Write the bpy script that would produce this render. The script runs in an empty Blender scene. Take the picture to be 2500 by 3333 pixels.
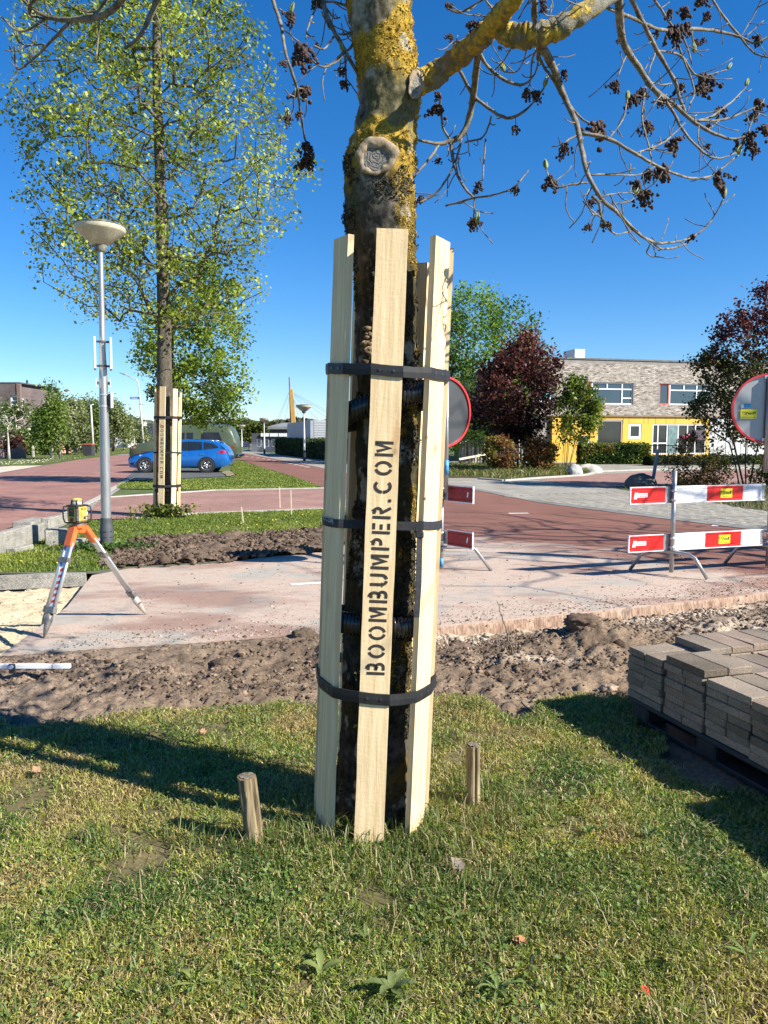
import bpy, bmesh, math, random
import numpy as np
from mathutils import Vector, Matrix, Euler

S = bpy.context.scene
COL = S.collection
R = math.radians
random.seed(7)
RNG = np.random.default_rng(7)

# ------------------------------------------------------------------ camera, sky, sun, exposure
CAM_H = 1.6
FPX, YH = 2500.0, 1424.0
PITCH = math.atan((1666.5 - YH) / FPX)
cam_d = bpy.data.cameras.new('camera')
cam = bpy.data.objects.new('camera', cam_d)
COL.objects.link(cam)
cam.location = (0, 0, CAM_H)
cam.rotation_euler = (math.pi / 2 - PITCH, 0, 0)
cam_d.sensor_fit = 'VERTICAL'
cam_d.angle_y = 2 * math.atan(1666.5 / FPX)
cam_d.clip_start = 0.05
cam_d.clip_end = 3000
S.camera = cam

SUN_EL = 36.5
SUN_DIR = Vector((0.905, -0.425, math.tan(R(SUN_EL)))).normalized()   # towards the sun
w = bpy.data.worlds.new('World')
S.world = w
w.use_nodes = True
nt = w.node_tree
sky = nt.nodes.new('ShaderNodeTexSky')
sky.sky_type = 'NISHITA'
sky.sun_disc = False
sky.sun_elevation = R(SUN_EL)
sky.sun_rotation = math.atan2(SUN_DIR.x, SUN_DIR.y)
sky.altitude = 0
sky.air_density = 1.0
sky.dust_density = 0.0
sky.ozone_density = 3.2
hs = nt.nodes.new('ShaderNodeHueSaturation')
hs.inputs['Saturation'].default_value = 1.22
tint = nt.nodes.new('ShaderNodeMix'); tint.data_type = 'RGBA'; tint.blend_type = 'MULTIPLY'; tint.inputs[0].default_value = 1.0
tint.inputs[7].default_value = (0.80, 0.93, 1.14, 1)
nt.links.new(sky.outputs[0], tint.inputs[6])
nt.links.new(tint.outputs[2], hs.inputs['Color'])
nt.links.new(hs.outputs[0], nt.nodes['Background'].inputs[0])
nt.nodes['Background'].inputs[1].default_value = 0.070
sun_d = bpy.data.lights.new('sun', 'SUN')
sun_d.energy = 5.0
sun_d.angle = R(0.5)
sun_d.color = (1.0, 0.94, 0.84)
sun = bpy.data.objects.new('sun', sun_d)
COL.objects.link(sun)
sun.rotation_euler = SUN_DIR.to_track_quat('Z', 'Y').to_euler()
sun.location = (20, -8, 20)
S.view_settings.view_transform = 'Standard'
S.view_settings.look = 'None'
S.view_settings.exposure = 1.08
S.view_settings.gamma = 1
S.view_settings.use_curve_mapping = False
S.render.engine = 'CYCLES'
S.cycles.use_denoising = True
S.cycles.max_bounces = 6
S.cycles.transparent_max_bounces = 6

# ------------------------------------------------------------------ measuring helpers (survey of the photograph)
_c, _s = math.cos(PITCH), math.sin(PITCH)
def _ray(px, py):
    x = (px - 1250) / FPX; y = -(py - 1666.5) / FPX
    return (x, _c + _s * y, -_s + _c * y)
def G(px, py, z=0.0):
    d = _ray(px, py); t = (z - CAM_H) / d[2]
    return (d[0] * t, d[1] * t)
def G3(px, py, z=0.0):
    g = G(px, py, z); return (g[0], g[1], z)
def P(px, py, Y):
    d = _ray(px, py); t = Y / d[1]
    return (d[0] * t, Y, CAM_H + d[2] * t)
def ZC(Y, z):
    return Y * _c + (CAM_H - z) * _s

# ------------------------------------------------------------------ noise
def _hash(ix, iy, iz, seed):
    h = (ix * 374761393 + iy * 668265263 + iz * 2147483647 + seed * 1274126177) & 0xffffffff
    h = ((h ^ (h >> 13)) * 1274126177) & 0xffffffff
    h = ((h ^ (h >> 16)) * 2246822519) & 0xffffffff
    return ((h ^ (h >> 15)) & 0xffffff) / float(0xffffff)
def vnoise(p, seed=0):
    p = np.asarray(p, dtype=np.float64)
    if p.shape[1] == 2: p = np.concatenate([p, np.zeros((len(p), 1))], 1)
    i = np.floor(p).astype(np.int64); f = p - i
    f = f * f * (3 - 2 * f)
    out = 0
    for dx in (0, 1):
        for dy in (0, 1):
            for dz in (0, 1):
                wt = (f[:, 0] if dx else 1 - f[:, 0]) * (f[:, 1] if dy else 1 - f[:, 1]) * (f[:, 2] if dz else 1 - f[:, 2])
                out = out + wt * _hash(i[:, 0] + dx, i[:, 1] + dy, i[:, 2] + dz, seed)
    return out
def fbm(p, scale=1.0, octaves=4, seed=0, gain=0.5):
    p = np.asarray(p, dtype=np.float64) * scale
    a, t, o = 1.0, 0.0, 0.0
    for k in range(octaves):
        o = o + a * vnoise(p, seed + k * 17); t += a
        a *= gain; p = p * 2.03 + 11.3
    return o / t      # 0..1

# ------------------------------------------------------------------ materials
MATS = {}
def nn(t, ty, **kw):
    n = t.nodes.new(ty)
    for k, v in kw.items(): setattr(n, k, v)
    return n
def ramp2(t, fac, c1, c2, lo=0.35, hi=0.65):
    r = nn(t, 'ShaderNodeValToRGB')
    r.color_ramp.elements[0].position = lo; r.color_ramp.elements[1].position = hi
    r.color_ramp.elements[0].color = (*c1, 1); r.color_ramp.elements[1].color = (*c2, 1)
    t.links.new(fac, r.inputs[0])
    return r.outputs[0]
def noise(t, vec, scale, detail=5, rough=0.55, dist=0.0):
    n = nn(t, 'ShaderNodeTexNoise')
    n.inputs['Scale'].default_value = scale; n.inputs['Detail'].default_value = detail
    n.inputs['Roughness'].default_value = rough; n.inputs['Distortion'].default_value = dist
    t.links.new(vec, n.inputs['Vector'])
    return n.outputs['Fac']
def mixc(t, fac, a, b, mode='MIX'):
    m = nn(t, 'ShaderNodeMix', data_type='RGBA', blend_type=mode)
    for sock, v in ((m.inputs[0], fac), (m.inputs[6], a), (m.inputs[7], b)):
        if isinstance(v, (int, float)): sock.default_value = v
        elif isinstance(v, tuple): sock.default_value = (*v, 1)
        else: t.links.new(v, sock)
    return m.outputs[2]
def math_(t, op, a, b=None, clamp=False):
    m = nn(t, 'ShaderNodeMath', operation=op, use_clamp=clamp)
    for i, v in enumerate((a, b)):
        if v is None: continue
        if isinstance(v, (int, float)): m.inputs[i].default_value = v
        else: t.links.new(v, m.inputs[i])
    return m.outputs[0]
def maprange(t, v, a, b, c=0.0, d=1.0):
    m = nn(t, 'ShaderNodeMapRange', interpolation_type='SMOOTHSTEP')
    t.links.new(v, m.inputs[0])
    for i, x in enumerate((a, b, c, d)): m.inputs[i + 1].default_value = x
    return m.outputs[0]
def bump(t, bsdf, h, strength=0.3, dist=0.01):
    b = nn(t, 'ShaderNodeBump')
    b.inputs['Strength'].default_value = strength; b.inputs['Distance'].default_value = dist
    t.links.new(h, b.inputs['Height']); t.links.new(b.outputs[0], bsdf.inputs['Normal'])
def coords(t, stretch=(1, 1, 1), kind='Object', rnd=False):
    tc = nn(t, 'ShaderNodeTexCoord')
    mp = nn(t, 'ShaderNodeMapping'); mp.inputs['Scale'].default_value = stretch
    t.links.new(tc.outputs[kind], mp.inputs[0])
    if rnd:
        oi = nn(t, 'ShaderNodeObjectInfo')
        ml = math_(t, 'MULTIPLY', oi.outputs['Random'], 57.0)
        t.links.new(ml, mp.inputs['Location'])
    return mp.outputs[0]
def M(name, c1, c2=None, scale=4, rough=0.8, b=0.0, bs=60, metal=0.0, stretch=(1, 1, 1), lo=.35, hi=.65, rnd=False, dist=0.004, spec=None, fine=0.0, coat=0.0):
    if name in MATS: return MATS[name]
    m = bpy.data.materials.new(name); m.use_nodes = True
    t = m.node_tree; p = t.nodes['Principled BSDF']
    p.inputs['Roughness'].default_value = rough; p.inputs['Metallic'].default_value = metal
    if spec is not None: p.inputs['Specular IOR Level'].default_value = spec
    if coat: p.inputs['Coat Weight'].default_value = coat; p.inputs['Coat Roughness'].default_value = .05
    v = coords(t, stretch, rnd=rnd)
    if c2 is None: c2 = tuple(x * .75 for x in c1)
    col = ramp2(t, noise(t, v, scale), c1, c2, lo, hi)
    if fine:
        col = mixc(t, fine, col, ramp2(t, noise(t, v, bs, 3), (0.15, .15, .15), (1.6, 1.6, 1.6), .3, .7), 'MULTIPLY')
    t.links.new(col, p.inputs['Base Color'])
    if b: bump(t, p, noise(t, v, bs, 4), b, dist)
    MATS[name] = m
    return m
def leaf_mat(name, transl=0.35, rough=0.5, attr='Col'):
    if name in MATS: return MATS[name]
    m = bpy.data.materials.new(name); m.use_nodes = True
    t = m.node_tree; p = t.nodes['Principled BSDF']
    a = nn(t, 'ShaderNodeAttribute', attribute_name=attr)
    t.links.new(a.outputs['Color'], p.inputs['Base Color'])
    p.inputs['Roughness'].default_value = rough
    p.inputs['Specular IOR Level'].default_value = 0.3
    tr = nn(t, 'ShaderNodeBsdfTranslucent')
    g = mixc(t, 1.0, a.outputs['Color'], (1.25, 1.3, .5), 'MULTIPLY')
    t.links.new(g, tr.inputs[0])
    mx = nn(t, 'ShaderNodeMixShader'); mx.inputs[0].default_value = transl
    t.links.new(p.outputs[0], mx.inputs[1]); t.links.new(tr.outputs[0], mx.inputs[2])
    t.links.new(mx.outputs[0], t.nodes['Material Output'].inputs[0])
    MATS[name] = m
    return m

# ------------------------------------------------------------------ object helpers
def tag(o, label=None, cat=None, group=None, kind=None):
    if label: o['label'] = label
    if cat: o['category'] = cat
    if group: o['group'] = group
    if kind: o['kind'] = kind
    return o
def thing(name, label, cat, loc=(0, 0, 0), rz=0.0, group=None):
    o = bpy.data.objects.new(name, None); COL.objects.link(o)
    o.empty_display_size = .1
    o.location = loc; o.rotation_euler = (0, 0, rz)
    return tag(o, label, cat, group)
def root_of(o):
    while o.parent: o = o.parent
    return o
def raw_mesh(name, V, F, mat, parent=None, smooth=False, world=True, mi=None, cols=None, kind=None, label=None):
    """V (n,3), F list or array of faces. With world=True vertices are world coordinates, made local to the (unrotated) root."""
    V = np.asarray(V, dtype=np.float32).reshape(-1, 3)
    if parent is not None and world:
        V = V - np.array(root_of(parent).location, dtype=np.float32)
    me = bpy.data.meshes.new(name)
    if isinstance(F, np.ndarray) and F.ndim == 2:
        k = F.shape[1]; n = len(F)
        me.vertices.add(len(V)); me.vertices.foreach_set('co', V.ravel())
        me.loops.add(n * k); me.loops.foreach_set('vertex_index', F.astype(np.int32).ravel())
        me.polygons.add(n)
        me.polygons.foreach_set('loop_start', np.arange(0, n * k, k, dtype=np.int32))
        me.polygons.foreach_set('loop_total', np.full(n, k, dtype=np.int32))
        me.update(calc_edges=True)
    else:
        me.from_pydata([tuple(v) for v in V.tolist()], [], [tuple(f) for f in F]); me.update()
    for mm in (mat if isinstance(mat, (list, tuple)) else [mat]): me.materials.append(mm)
    if mi is not None: me.polygons.foreach_set('material_index', np.asarray(mi, dtype=np.int32))
    if smooth: me.polygons.foreach_set('use_smooth', np.ones(len(me.polygons), dtype=bool))
    if cols is not None:
        ca = me.color_attributes.new('Col', 'FLOAT_COLOR', 'POINT')
        c4 = np.ones((len(V), 4), dtype=np.float32); c4[:, :3] = cols
        ca.data.foreach_set('color', c4.ravel())
    o = bpy.data.objects.new(name, me); COL.objects.link(o)
    if parent is not None: o.parent = parent
    if kind: o['kind'] = kind
    if label: o['label'] = label
    return o

class MB:
    def __init__(s): s.v = []; s.f = []; s.m = []; s.cur = 0
    def add(s, V, F):
        b = len(s.v)
        s.v += [tuple(map(float, v)) for v in V]
        s.f += [tuple(b + i for i in f) for f in F]
        s.m += [s.cur] * len(F)
        return s
    def mat(s, i): s.cur = i; return s
    def box(s, x0, x1, y0, y1, z0, z1, mtx=None):
        V = [Vector((x, y, z)) for x in (x0, x1) for y in (y0, y1) for z in (z0, z1)]
        if mtx is not None: V = [mtx @ v for v in V]
        return s.add(V, [(0, 1, 3, 2), (4, 6, 7, 5), (0, 4, 5, 1), (2, 3, 7, 6), (0, 2, 6, 4), (1, 5, 7, 3)])
    def bbox(s, x0, x1, y0, y1, z0, z1, c=.01, mtx=None):
        """chamfered box"""
        bm = bmesh.new()
        bmesh.ops.create_cube(bm, size=1)
        for v in bm.verts:
            v.co = Vector(((x0 + x1) / 2 + v.co.x * (x1 - x0), (y0 + y1) / 2 + v.co.y * (y1 - y0), (z0 + z1) / 2 + v.co.z * (z1 - z0)))
        bmesh.ops.bevel(bm, geom=list(bm.edges), offset=c, segments=1, affect='EDGES')
        bm.verts.index_update()
        V = [mtx @ v.co if mtx is not None else v.co.copy() for v in bm.verts]
        F = [[v.index for v in f.verts] for f in bm.faces]
        bm.free()
        return s.add(V, F)
    def tube(s, pts, rad, n=8, cap=True, flat=None):
        pts = [Vector(p) for p in pts]; m = len(pts)
        if not hasattr(rad, '__len__'): rad = [rad] * m
        up = None; V = []
        for i in range(m):
            a = pts[max(i - 1, 0)]; b = pts[min(i + 1, m - 1)]
            t = (b - a)
            t = t.normalized() if t.length > 1e-9 else Vector((0, 0, 1))
            if up is None:
                up = t.orthogonal().normalized() if flat is None else Vector(flat)
            up = (up - t * up.dot(t))
            up = up.normalized() if up.length > 1e-6 else t.orthogonal().normalized()
            sd = t.cross(up)
            for k in range(n):
                an = 2 * math.pi * k / n
                V.append(pts[i] + (up * math.cos(an) + sd * math.sin(an)) * rad[i])
        F = [(i * n + k, i * n + (k + 1) % n, (i + 1) * n + (k + 1) % n, (i + 1) * n + k) for i in range(m - 1) for k in range(n)]
        if cap: F += [tuple(range(n - 1, -1, -1)), tuple(range((m - 1) * n, m * n))]
        return s.add(V, F)
    def cyl(s, a, b, r, n=16, r2=None): return s.tube([a, b], [r, r if r2 is None else r2], n)
    def lathe(s, prof, c=(0, 0, 0), n=24):
        V = [(c[0] + r * math.cos(2 * math.pi * k / n), c[1] + r * math.sin(2 * math.pi * k / n), c[2] + z) for r, z in prof for k in range(n)]
        F = [(i * n + k, i * n + (k + 1) % n, (i + 1) * n + (k + 1) % n, (i + 1) * n + k) for i in range(len(prof) - 1) for k in range(n)]
        F += [tuple(range(n - 1, -1, -1)), tuple(range((len(prof) - 1) * n, len(prof) * n))]
        return s.add(V, F)
    def prism(s, poly, mtx, d0, d1):
        """2D poly (u,v) extruded along local z from d0 to d1 through mtx"""
        n = len(poly)
        V = [mtx @ Vector((u, v, d0)) for u, v in poly] + [mtx @ Vector((u, v, d1)) for u, v in poly]
        F = [tuple(range(n - 1, -1, -1)), tuple(range(n, 2 * n))] + [(i, (i + 1) % n, n + (i + 1) % n, n + i) for i in range(n)]
        return s.add(V, F)
    def build(s, name, mats, parent=None, smooth=False, world=False, label=None, kind=None):
        o = raw_mesh(name, s.v, s.f, mats, parent, smooth, world, s.m if isinstance(mats, (list, tuple)) else None, None, kind, label)
        if smooth == 'auto':
            pass
        return o
def copy_tree(o, parent=None):
    c = o.copy(); COL.objects.link(c)
    c.parent = parent
    for ch in list(o.children): copy_tree(ch, c)
    return c
def autosmooth(o, ang=35):
    me = o.data
    me.polygons.foreach_set('use_smooth', np.ones(len(me.polygons), dtype=bool))
    me.set_sharp_from_angle(angle=R(ang))
    return o
def sheet(name, pts, z, mat, thick=0.0, kind='structure', label=None):
    bm = bmesh.new()
    vs = [bm.verts.new((p[0], p[1], z)) for p in pts]
    f = bm.faces.new(vs)
    if f.normal.z < 0: f.normal_flip()
    f.normal_update()
    if f.normal.z < 0: bmesh.ops.reverse_faces(bm, faces=[f])
    if thick:
        n = len(pts)
        lo = [bm.verts.new((p[0], p[1], z - thick)) for p in pts]
        for i in range(n): bm.faces.new((vs[i], vs[(i + 1) % n], lo[(i + 1) % n], lo[i]))
    bmesh.ops.triangulate(bm, faces=[x for x in bm.faces if len(x.verts) > 4])
    me = bpy.data.meshes.new(name); bm.to_mesh(me); bm.free()
    me.materials.append(mat)
    o = bpy.data.objects.new(name, me); COL.objects.link(o)
    o['kind'] = kind
    if label: o['label'] = label
    return o
def pxsheet(name, px, z, mat, thick=0.0, **k): return sheet(name, [G(*p) for p in px], z, mat, thick, **k)
def inpoly(pts, poly):
    x, y = pts[:, 0], pts[:, 1]; r = np.zeros(len(pts), bool); n = len(poly)
    for i in range(n):
        x0, y0 = poly[i]; x1, y1 = poly[(i + 1) % n]
        c = (y0 > y) != (y1 > y)
        with np.errstate(divide='ignore', invalid='ignore'):
            r ^= c & (x < (x1 - x0) * (y - y0) / (y1 - y0 + 1e-12) + x0)
    return r
def text_mesh(name, s, size, mat, parent, mtx, extrude=0.0005, bold=0.0, align='CENTER'):
    cu = bpy.data.curves.new('t', 'FONT'); cu.body = s; cu.size = size; cu.extrude = extrude
    cu.align_x = align; cu.align_y = 'CENTER'; cu.offset = bold
    cu.resolution_u = 2
    o = bpy.data.objects.new('t', cu); COL.objects.link(o)
    bpy.context.view_layer.update()
    dg = bpy.context.evaluated_depsgraph_get()
    me = bpy.data.meshes.new_from_object(o.evaluated_get(dg)); me.name = name
    bpy.data.objects.remove(o); bpy.data.curves.remove(cu)
    me.transform(mtx)
    me.materials.clear(); me.materials.append(mat)
    q = bpy.data.objects.new(name, me); COL.objects.link(q)
    q.parent = parent
    return q
def frame_mtx(o, xdir, ydir):
    x = Vector(xdir).normalized(); y = Vector(ydir).normalized(); z = x.cross(y)
    m = Matrix((x, y, z)).transposed().to_4x4()
    m.translation = Vector(o)
    return m

# ------------------------------------------------------------------ foliage helpers
def leaf_verts(C, size, nrm=None, aspect=1.0, rng=RNG, fold=0.25):
    """kite leaves at C (n,3): 4 verts, 2 tris folded on the midrib"""
    n = len(C)
    d = rng.normal(size=(n, 3)); d /= np.linalg.norm(d, axis=1)[:, None]
    if nrm is None: nrm = rng.normal(size=(n, 3)) + np.array([0, 0, .8])
    nrm = nrm / np.linalg.norm(nrm, axis=1)[:, None]
    u = np.cross(nrm, d); u /= np.linalg.norm(u, axis=1)[:, None] + 1e-9
    v = np.cross(nrm, u)
    s = np.asarray(size).reshape(-1, 1) * np.ones((n, 1))
    a = C - u * s * .5; b = C + v * s * .38 * aspect + nrm * s * fold * .4; c = C + u * s * .55; e = C - v * s * .38 * aspect + nrm * s * fold * .4
    V = np.stack([a, b, c, e], 1).reshape(-1, 3)
    k = np.arange(n)[:, None] * 4
    F = np.concatenate([k + np.array([0, 1, 2]), k + np.array([0, 2, 3])], 0)
    return V, F
def leaves(name, C, size, palette, parent, mat=None, nrm=None, aspect=1.0, seed=1, world=True, kind='stuff', clump=2.0, label=None):
    rng = np.random.default_rng(seed)
    C = np.asarray(C)
    sz = size * rng.uniform(.6, 1.35, len(C))
    V, F = leaf_verts(C, sz, nrm, aspect, rng)
    pal = np.array(palette)
    nz = fbm(C, clump, 3, seed)
    t = np.clip((nz - .3) / .4 * (len(pal) - 1) + rng.normal(0, .6, len(C)), 0, len(pal) - 1.001)
    i = t.astype(int); f = (t - i)[:, None]
    col = pal[i] * (1 - f) + pal[i + 1] * f
    col = col * rng.uniform(.75, 1.25, (len(C), 1))
    return raw_mesh(name, V, F, mat or leaf_mat('leaf'), parent, False, world, None, np.repeat(col, 4, 0), kind, label)
def grow(targets, trunk, step=0.35, up=0.5, seed=0, jitter=.06):
    """attach every target point to the nearest node of the skeleton; returns nodes, parents"""
    rng = np.random.default_rng(seed)
    nodes = [np.array(p, float) for p in trunk]; par = [-1] + list(range(len(trunk) - 1))
    axis = np.array(trunk)
    d = np.min(np.linalg.norm(targets[:, None] - axis[None], axis=2), 1)
    N = np.array(nodes)
    for k in np.argsort(d):
        p = targets[k]
        df = p - N
        L = np.linalg.norm(df, axis=1)
        cost = L + up * np.maximum(0, -df[:, 2] + 0.25 * L)
        cost[0] += 1e3 if len(trunk) > 1 else 0
        j = int(np.argmin(cost)); a = N[j]
        m = max(1, int(L[j] / step)); prev = j
        new = []
        for q in range(1, m + 1):
            t = q / m
            pt = a + (p - a) * t
            if q < m: pt = pt + rng.normal(0, jitter * L[j] * .5, 3) * math.sin(math.pi * t) + np.array([0, 0, -0.08 * L[j] * math.sin(math.pi * t)])
            new.append(pt); par.append(prev); prev = len(nodes) + len(new) - 1
        nodes += new
        N = np.vstack([N, np.array(new)])
    return N, np.array(par)
def skeleton_mesh(name, N, par, r_tip, parent, mat, power=2.4, n=5, rmax=None, ntr=0, trunk_r=None, seed=0, kind=None):
    cnt = np.zeros(len(N)); ch = np.zeros(len(N))
    for i in range(len(N) - 1, 0, -1):
        if ch[i] == 0: cnt[i] += 1
        if par[i] >= 0: cnt[par[i]] += cnt[i]; ch[par[i]] += 1
    rad = r_tip * np.maximum(cnt, 1) ** (1 / power)
    if rmax: rad = np.minimum(rad, rmax)
    V = []; F = []
    ang = np.arange(n) * 2 * np.pi / n
    for i in range(1, len(N)):
        j = par[i]
        if i < ntr: continue
        a, b = N[j], N[i]; t = b - a; L = np.linalg.norm(t)
        if L < 1e-6: continue
        t = t / L; u = np.cross(t, [.31, .52, .79]); u /= np.linalg.norm(u) + 1e-9; v = np.cross(t, u)
        ra = min(rad[j], rad[i] * 1.25) ; rb = rad[i]
        ring = np.outer(np.cos(ang), u) + np.outer(np.sin(ang), v)
        k = len(V) * n
        V.append(a + ring * ra); V.append(b + ring * rb)
        F += [(k + q, k + (q + 1) % n, k + n + (q + 1) % n, k + n + q) for q in range(n)]
    return raw_mesh(name, np.concatenate(V), np.array(F), mat, parent, True, True, kind=kind), rad
def blades(name, XY, zf, h, wd, colf, mat, seed=1, lean=.5, kind='stuff', label=None, parent=None, cat=None):
    rng = np.random.default_rng(seed); n = len(XY)
    h = h * rng.uniform(.45, 1.3, n) if not hasattr(h, '__len__') else h
    az = rng.uniform(0, 2 * np.pi, n); b = rng.uniform(0, 2 * np.pi, n)
    wv = np.stack([np.cos(az), np.sin(az), np.zeros(n)], 1) * (wd * rng.uniform(.6, 1.3, n))[:, None] * .5
    ln = np.stack([np.cos(b), np.sin(b), np.zeros(n)], 1) * (h * rng.uniform(.15, 1.3, n) * lean)[:, None]
    z0 = zf(XY)
    base = np.concatenate([XY, z0[:, None] - .004], 1)
    mid = base + ln * .35 + np.array([0, 0, 1]) * (h * .6)[:, None]
    tip = base + ln + np.array([0, 0, 1]) * (h * rng.uniform(.45, 1.0, n))[:, None]
    V = np.stack([base - wv, base + wv, mid + wv * .8, mid - wv * .8, tip], 1).reshape(-1, 3)
    k = np.arange(n)[:, None] * 5
    F = np.concatenate([k + np.array([0, 1, 2]), k + np.array([0, 2, 3]), k + np.array([3, 2, 4])], 0)
    col = colf(XY, rng)
    o = raw_mesh(name, V, F, mat, parent, False, False, None, np.repeat(col, 5, 0), kind, label)
    if cat: o['category'] = cat
    return o

# ================================================================== THE GROUND
# ---- materials
def mat_vcol(name, rough=.95, bs=120, b=.6, dist=.006, mul=(.55, 1.4), scale=45, spec=.2):
    m = bpy.data.materials.new(name); m.use_nodes = True
    t = m.node_tree; p = t.nodes['Principled BSDF']
    a = nn(t, 'ShaderNodeAttribute', attribute_name='Col')
    v = coords(t)
    f = ramp2(t, noise(t, v, scale, 6, .65), (mul[0],) * 3, (mul[1],) * 3, .3, .7)
    t.links.new(mixc(t, 1.0, a.outputs['Color'], f, 'MULTIPLY'), p.inputs['Base Color'])
    p.inputs['Roughness'].default_value = rough; p.inputs['Specular IOR Level'].default_value = spec
    bump(t, p, noise(t, v, bs, 5, .7), b, dist)
    return m
M_soil = mat_vcol('soil')
M_bark = mat_vcol('bark', .9, 160, .7, .006, (.5, 1.45), 70)
M_grass_far = M('grass_far', (.055, .085, .018), (.10, .13, .030), 1.1, .95, .5, 30, fine=.8, dist=.03)

def mat_road():
    m = bpy.data.materials.new('red_asphalt'); m.use_nodes = True
    t = m.node_tree; p = t.nodes['Principled BSDF']
    v = coords(t)
    base = ramp2(t, noise(t, v, .9, 5), (.15, .062, .041), (.205, .09, .06), .3, .7)
    speck = ramp2(t, noise(t, v, 160, 3, .7), (.62, .62, .62), (1.45, 1.4, 1.35), .3, .7)
    base = mixc(t, .8, base, speck, 'MULTIPLY')
    sep = nn(t, 'ShaderNodeSeparateXYZ'); t.links.new(v, sep.inputs[0])
    xr = math_(t, 'MAXIMUM', math_(t, 'SUBTRACT', sep.outputs[0], 1.3), 0.0)
    val = math_(t, 'ADD', sep.outputs[1], math_(t, 'MULTIPLY', xr, 1.15))
    rot = nn(t, 'ShaderNodeMapping'); rot.inputs['Rotation'].default_value = (0, 0, R(-19)); rot.inputs['Scale'].default_value = (.62, 1.25, 1)
    tc = nn(t, 'ShaderNodeTexCoord'); t.links.new(tc.outputs['Object'], rot.inputs[0])
    st = noise(t, rot.outputs[0], 1.5, 6, .62)
    st2 = noise(t, rot.outputs[0], 7, 8, .75)
    val = math_(t, 'ADD', val, math_(t, 'MULTIPLY', math_(t, 'SUBTRACT', st, .5), 7.0))
    mask = maprange(t, val, 13.6, 11.0)
    mask = math_(t, 'MULTIPLY', mask, maprange(t, st2, .28, .52, .45, 1.0))
    big = noise(t, rot.outputs[0], .8, 4, .6)
    mask = math_(t, 'MULTIPLY', mask, maprange(t, big, .36, .50, .42, 1.0))
    dust = ramp2(t, noise(t, v, 38, 6, .8), (.33, .245, .185), (.58, .475, .385), .32, .68)
    dustg = mixc(t, maprange(t, noise(t, v, 1.1, 4), .5, .62), dust, (.36, .34, .29))
    col = mixc(t, math_(t, 'MULTIPLY', mask, .92), base, dustg)
    t.links.new(col, p.inputs['Base Color'])
    p.inputs['Roughness'].default_value = .92
    bump(t, p, noise(t, v, 150, 4, .7), .5, .006)
    return m
M_road = mat_road()
def mat_bricks(name, c1, c2, mortar, bw, bh, rot=0.0, mort=.01, bias=0.0, rough=.9, bstr=.5, ang=None, xz=False, off=.5, dist=.008, shade=(.75, 1.2)):
    m = bpy.data.materials.new(name); m.use_nodes = True
    t = m.node_tree; p = t.nodes['Principled BSDF']
    tc = nn(t, 'ShaderNodeTexCoord'); mp = nn(t, 'ShaderNodeMapping')
    mp.inputs['Rotation'].default_value = (R(90) if xz else 0, 0, R(rot))
    t.links.new(tc.outputs['Object'], mp.inputs[0])
    b = nn(t, 'ShaderNodeTexBrick'); b.offset = off
    t.links.new(mp.outputs[0], b.inputs['Vector'])
    b.inputs['Color1'].default_value = (*c1, 1); b.inputs['Color2'].default_value = (*c2, 1); b.inputs['Mortar'].default_value = (*mortar, 1)
    b.inputs['Scale'].default_value = 1; b.inputs['Mortar Size'].default_value = mort; b.inputs['Bias'].default_value = bias
    b.inputs['Brick Width'].default_value = bw; b.inputs['Row Height'].default_value = bh; b.inputs['Mortar Smooth'].default_value = .2
    n = ramp2(t, noise(t, tc.outputs['Object'], .7, 5, .6), (shade[0],) * 3, (shade[1],) * 3, .3, .7)
    t.links.new(mixc(t, 1.0, b.outputs['Color'], n, 'MULTIPLY'), p.inputs['Base Color'])
    p.inputs['Roughness'].default_value = rough
    inv = math_(t, 'SUBTRACT', 1.0, b.outputs['Fac'])
    bump(t, p, inv, bstr, dist)
    return m
M_redbrick = mat_bricks('red_brick_paving', (.25, .118, .09), (.315, .155, .12), (.19, .12, .095), .21, .105, 35, .006)
M_redpath = mat_bricks('red_path_paving', (.27, .14, .11), (.35, .19, .15), (.17, .115, .09), .21, .105, 8, .009)
M_grayp = mat_bricks('grey_paving', (.25, .228, .185), (.32, .295, .245), (.18, .17, .15), .3, .15, -25, .008)
M_blackp = mat_bricks('black_block_paving', (.045, .047, .05), (.07, .072, .075), (.14, .14, .13), .21, .105, 0, .014)
M_conc = M('concrete', (.36, .34, .29), (.46, .44, .39), 6, .9, .5, 90, fine=.5)
M_concdark = M('weathered_concrete', (.22, .21, .18), (.36, .34, .29), 7, .92, .6, 70, fine=.7, dist=.006)
M_white_line = M('road_paint', (.62, .60, .56), (.78, .77, .74), 18, .8, .2, 90, fine=.5)
M_dirtgrass = M('rough_verge', (.07, .08, .025), (.14, .12, .055), 2.2, .95, .8, 25, fine=.7, dist=.04)

# ---- the far ground: one sheet each side of the dug-up patch, reaching the horizon
NX0, NX1, NY0, NY1 = -7.0, 9.0, -2.5, 10.0
gm = MB()
for (x0, x1, y0, y1) in ((-900, 900, NY1, 1500), (-900, NX0, -300, NY1), (NX1, 900, -300, NY1), (NX0, NX1, -300, NY0)):
    gm.add([(x0, y0, -.012), (x1, y0, -.012), (x1, y1, -.012), (x0, y1, -.012)], [(0, 1, 2, 3)])
tag(gm.build('ground', M_grass_far), kind='structure')

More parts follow.
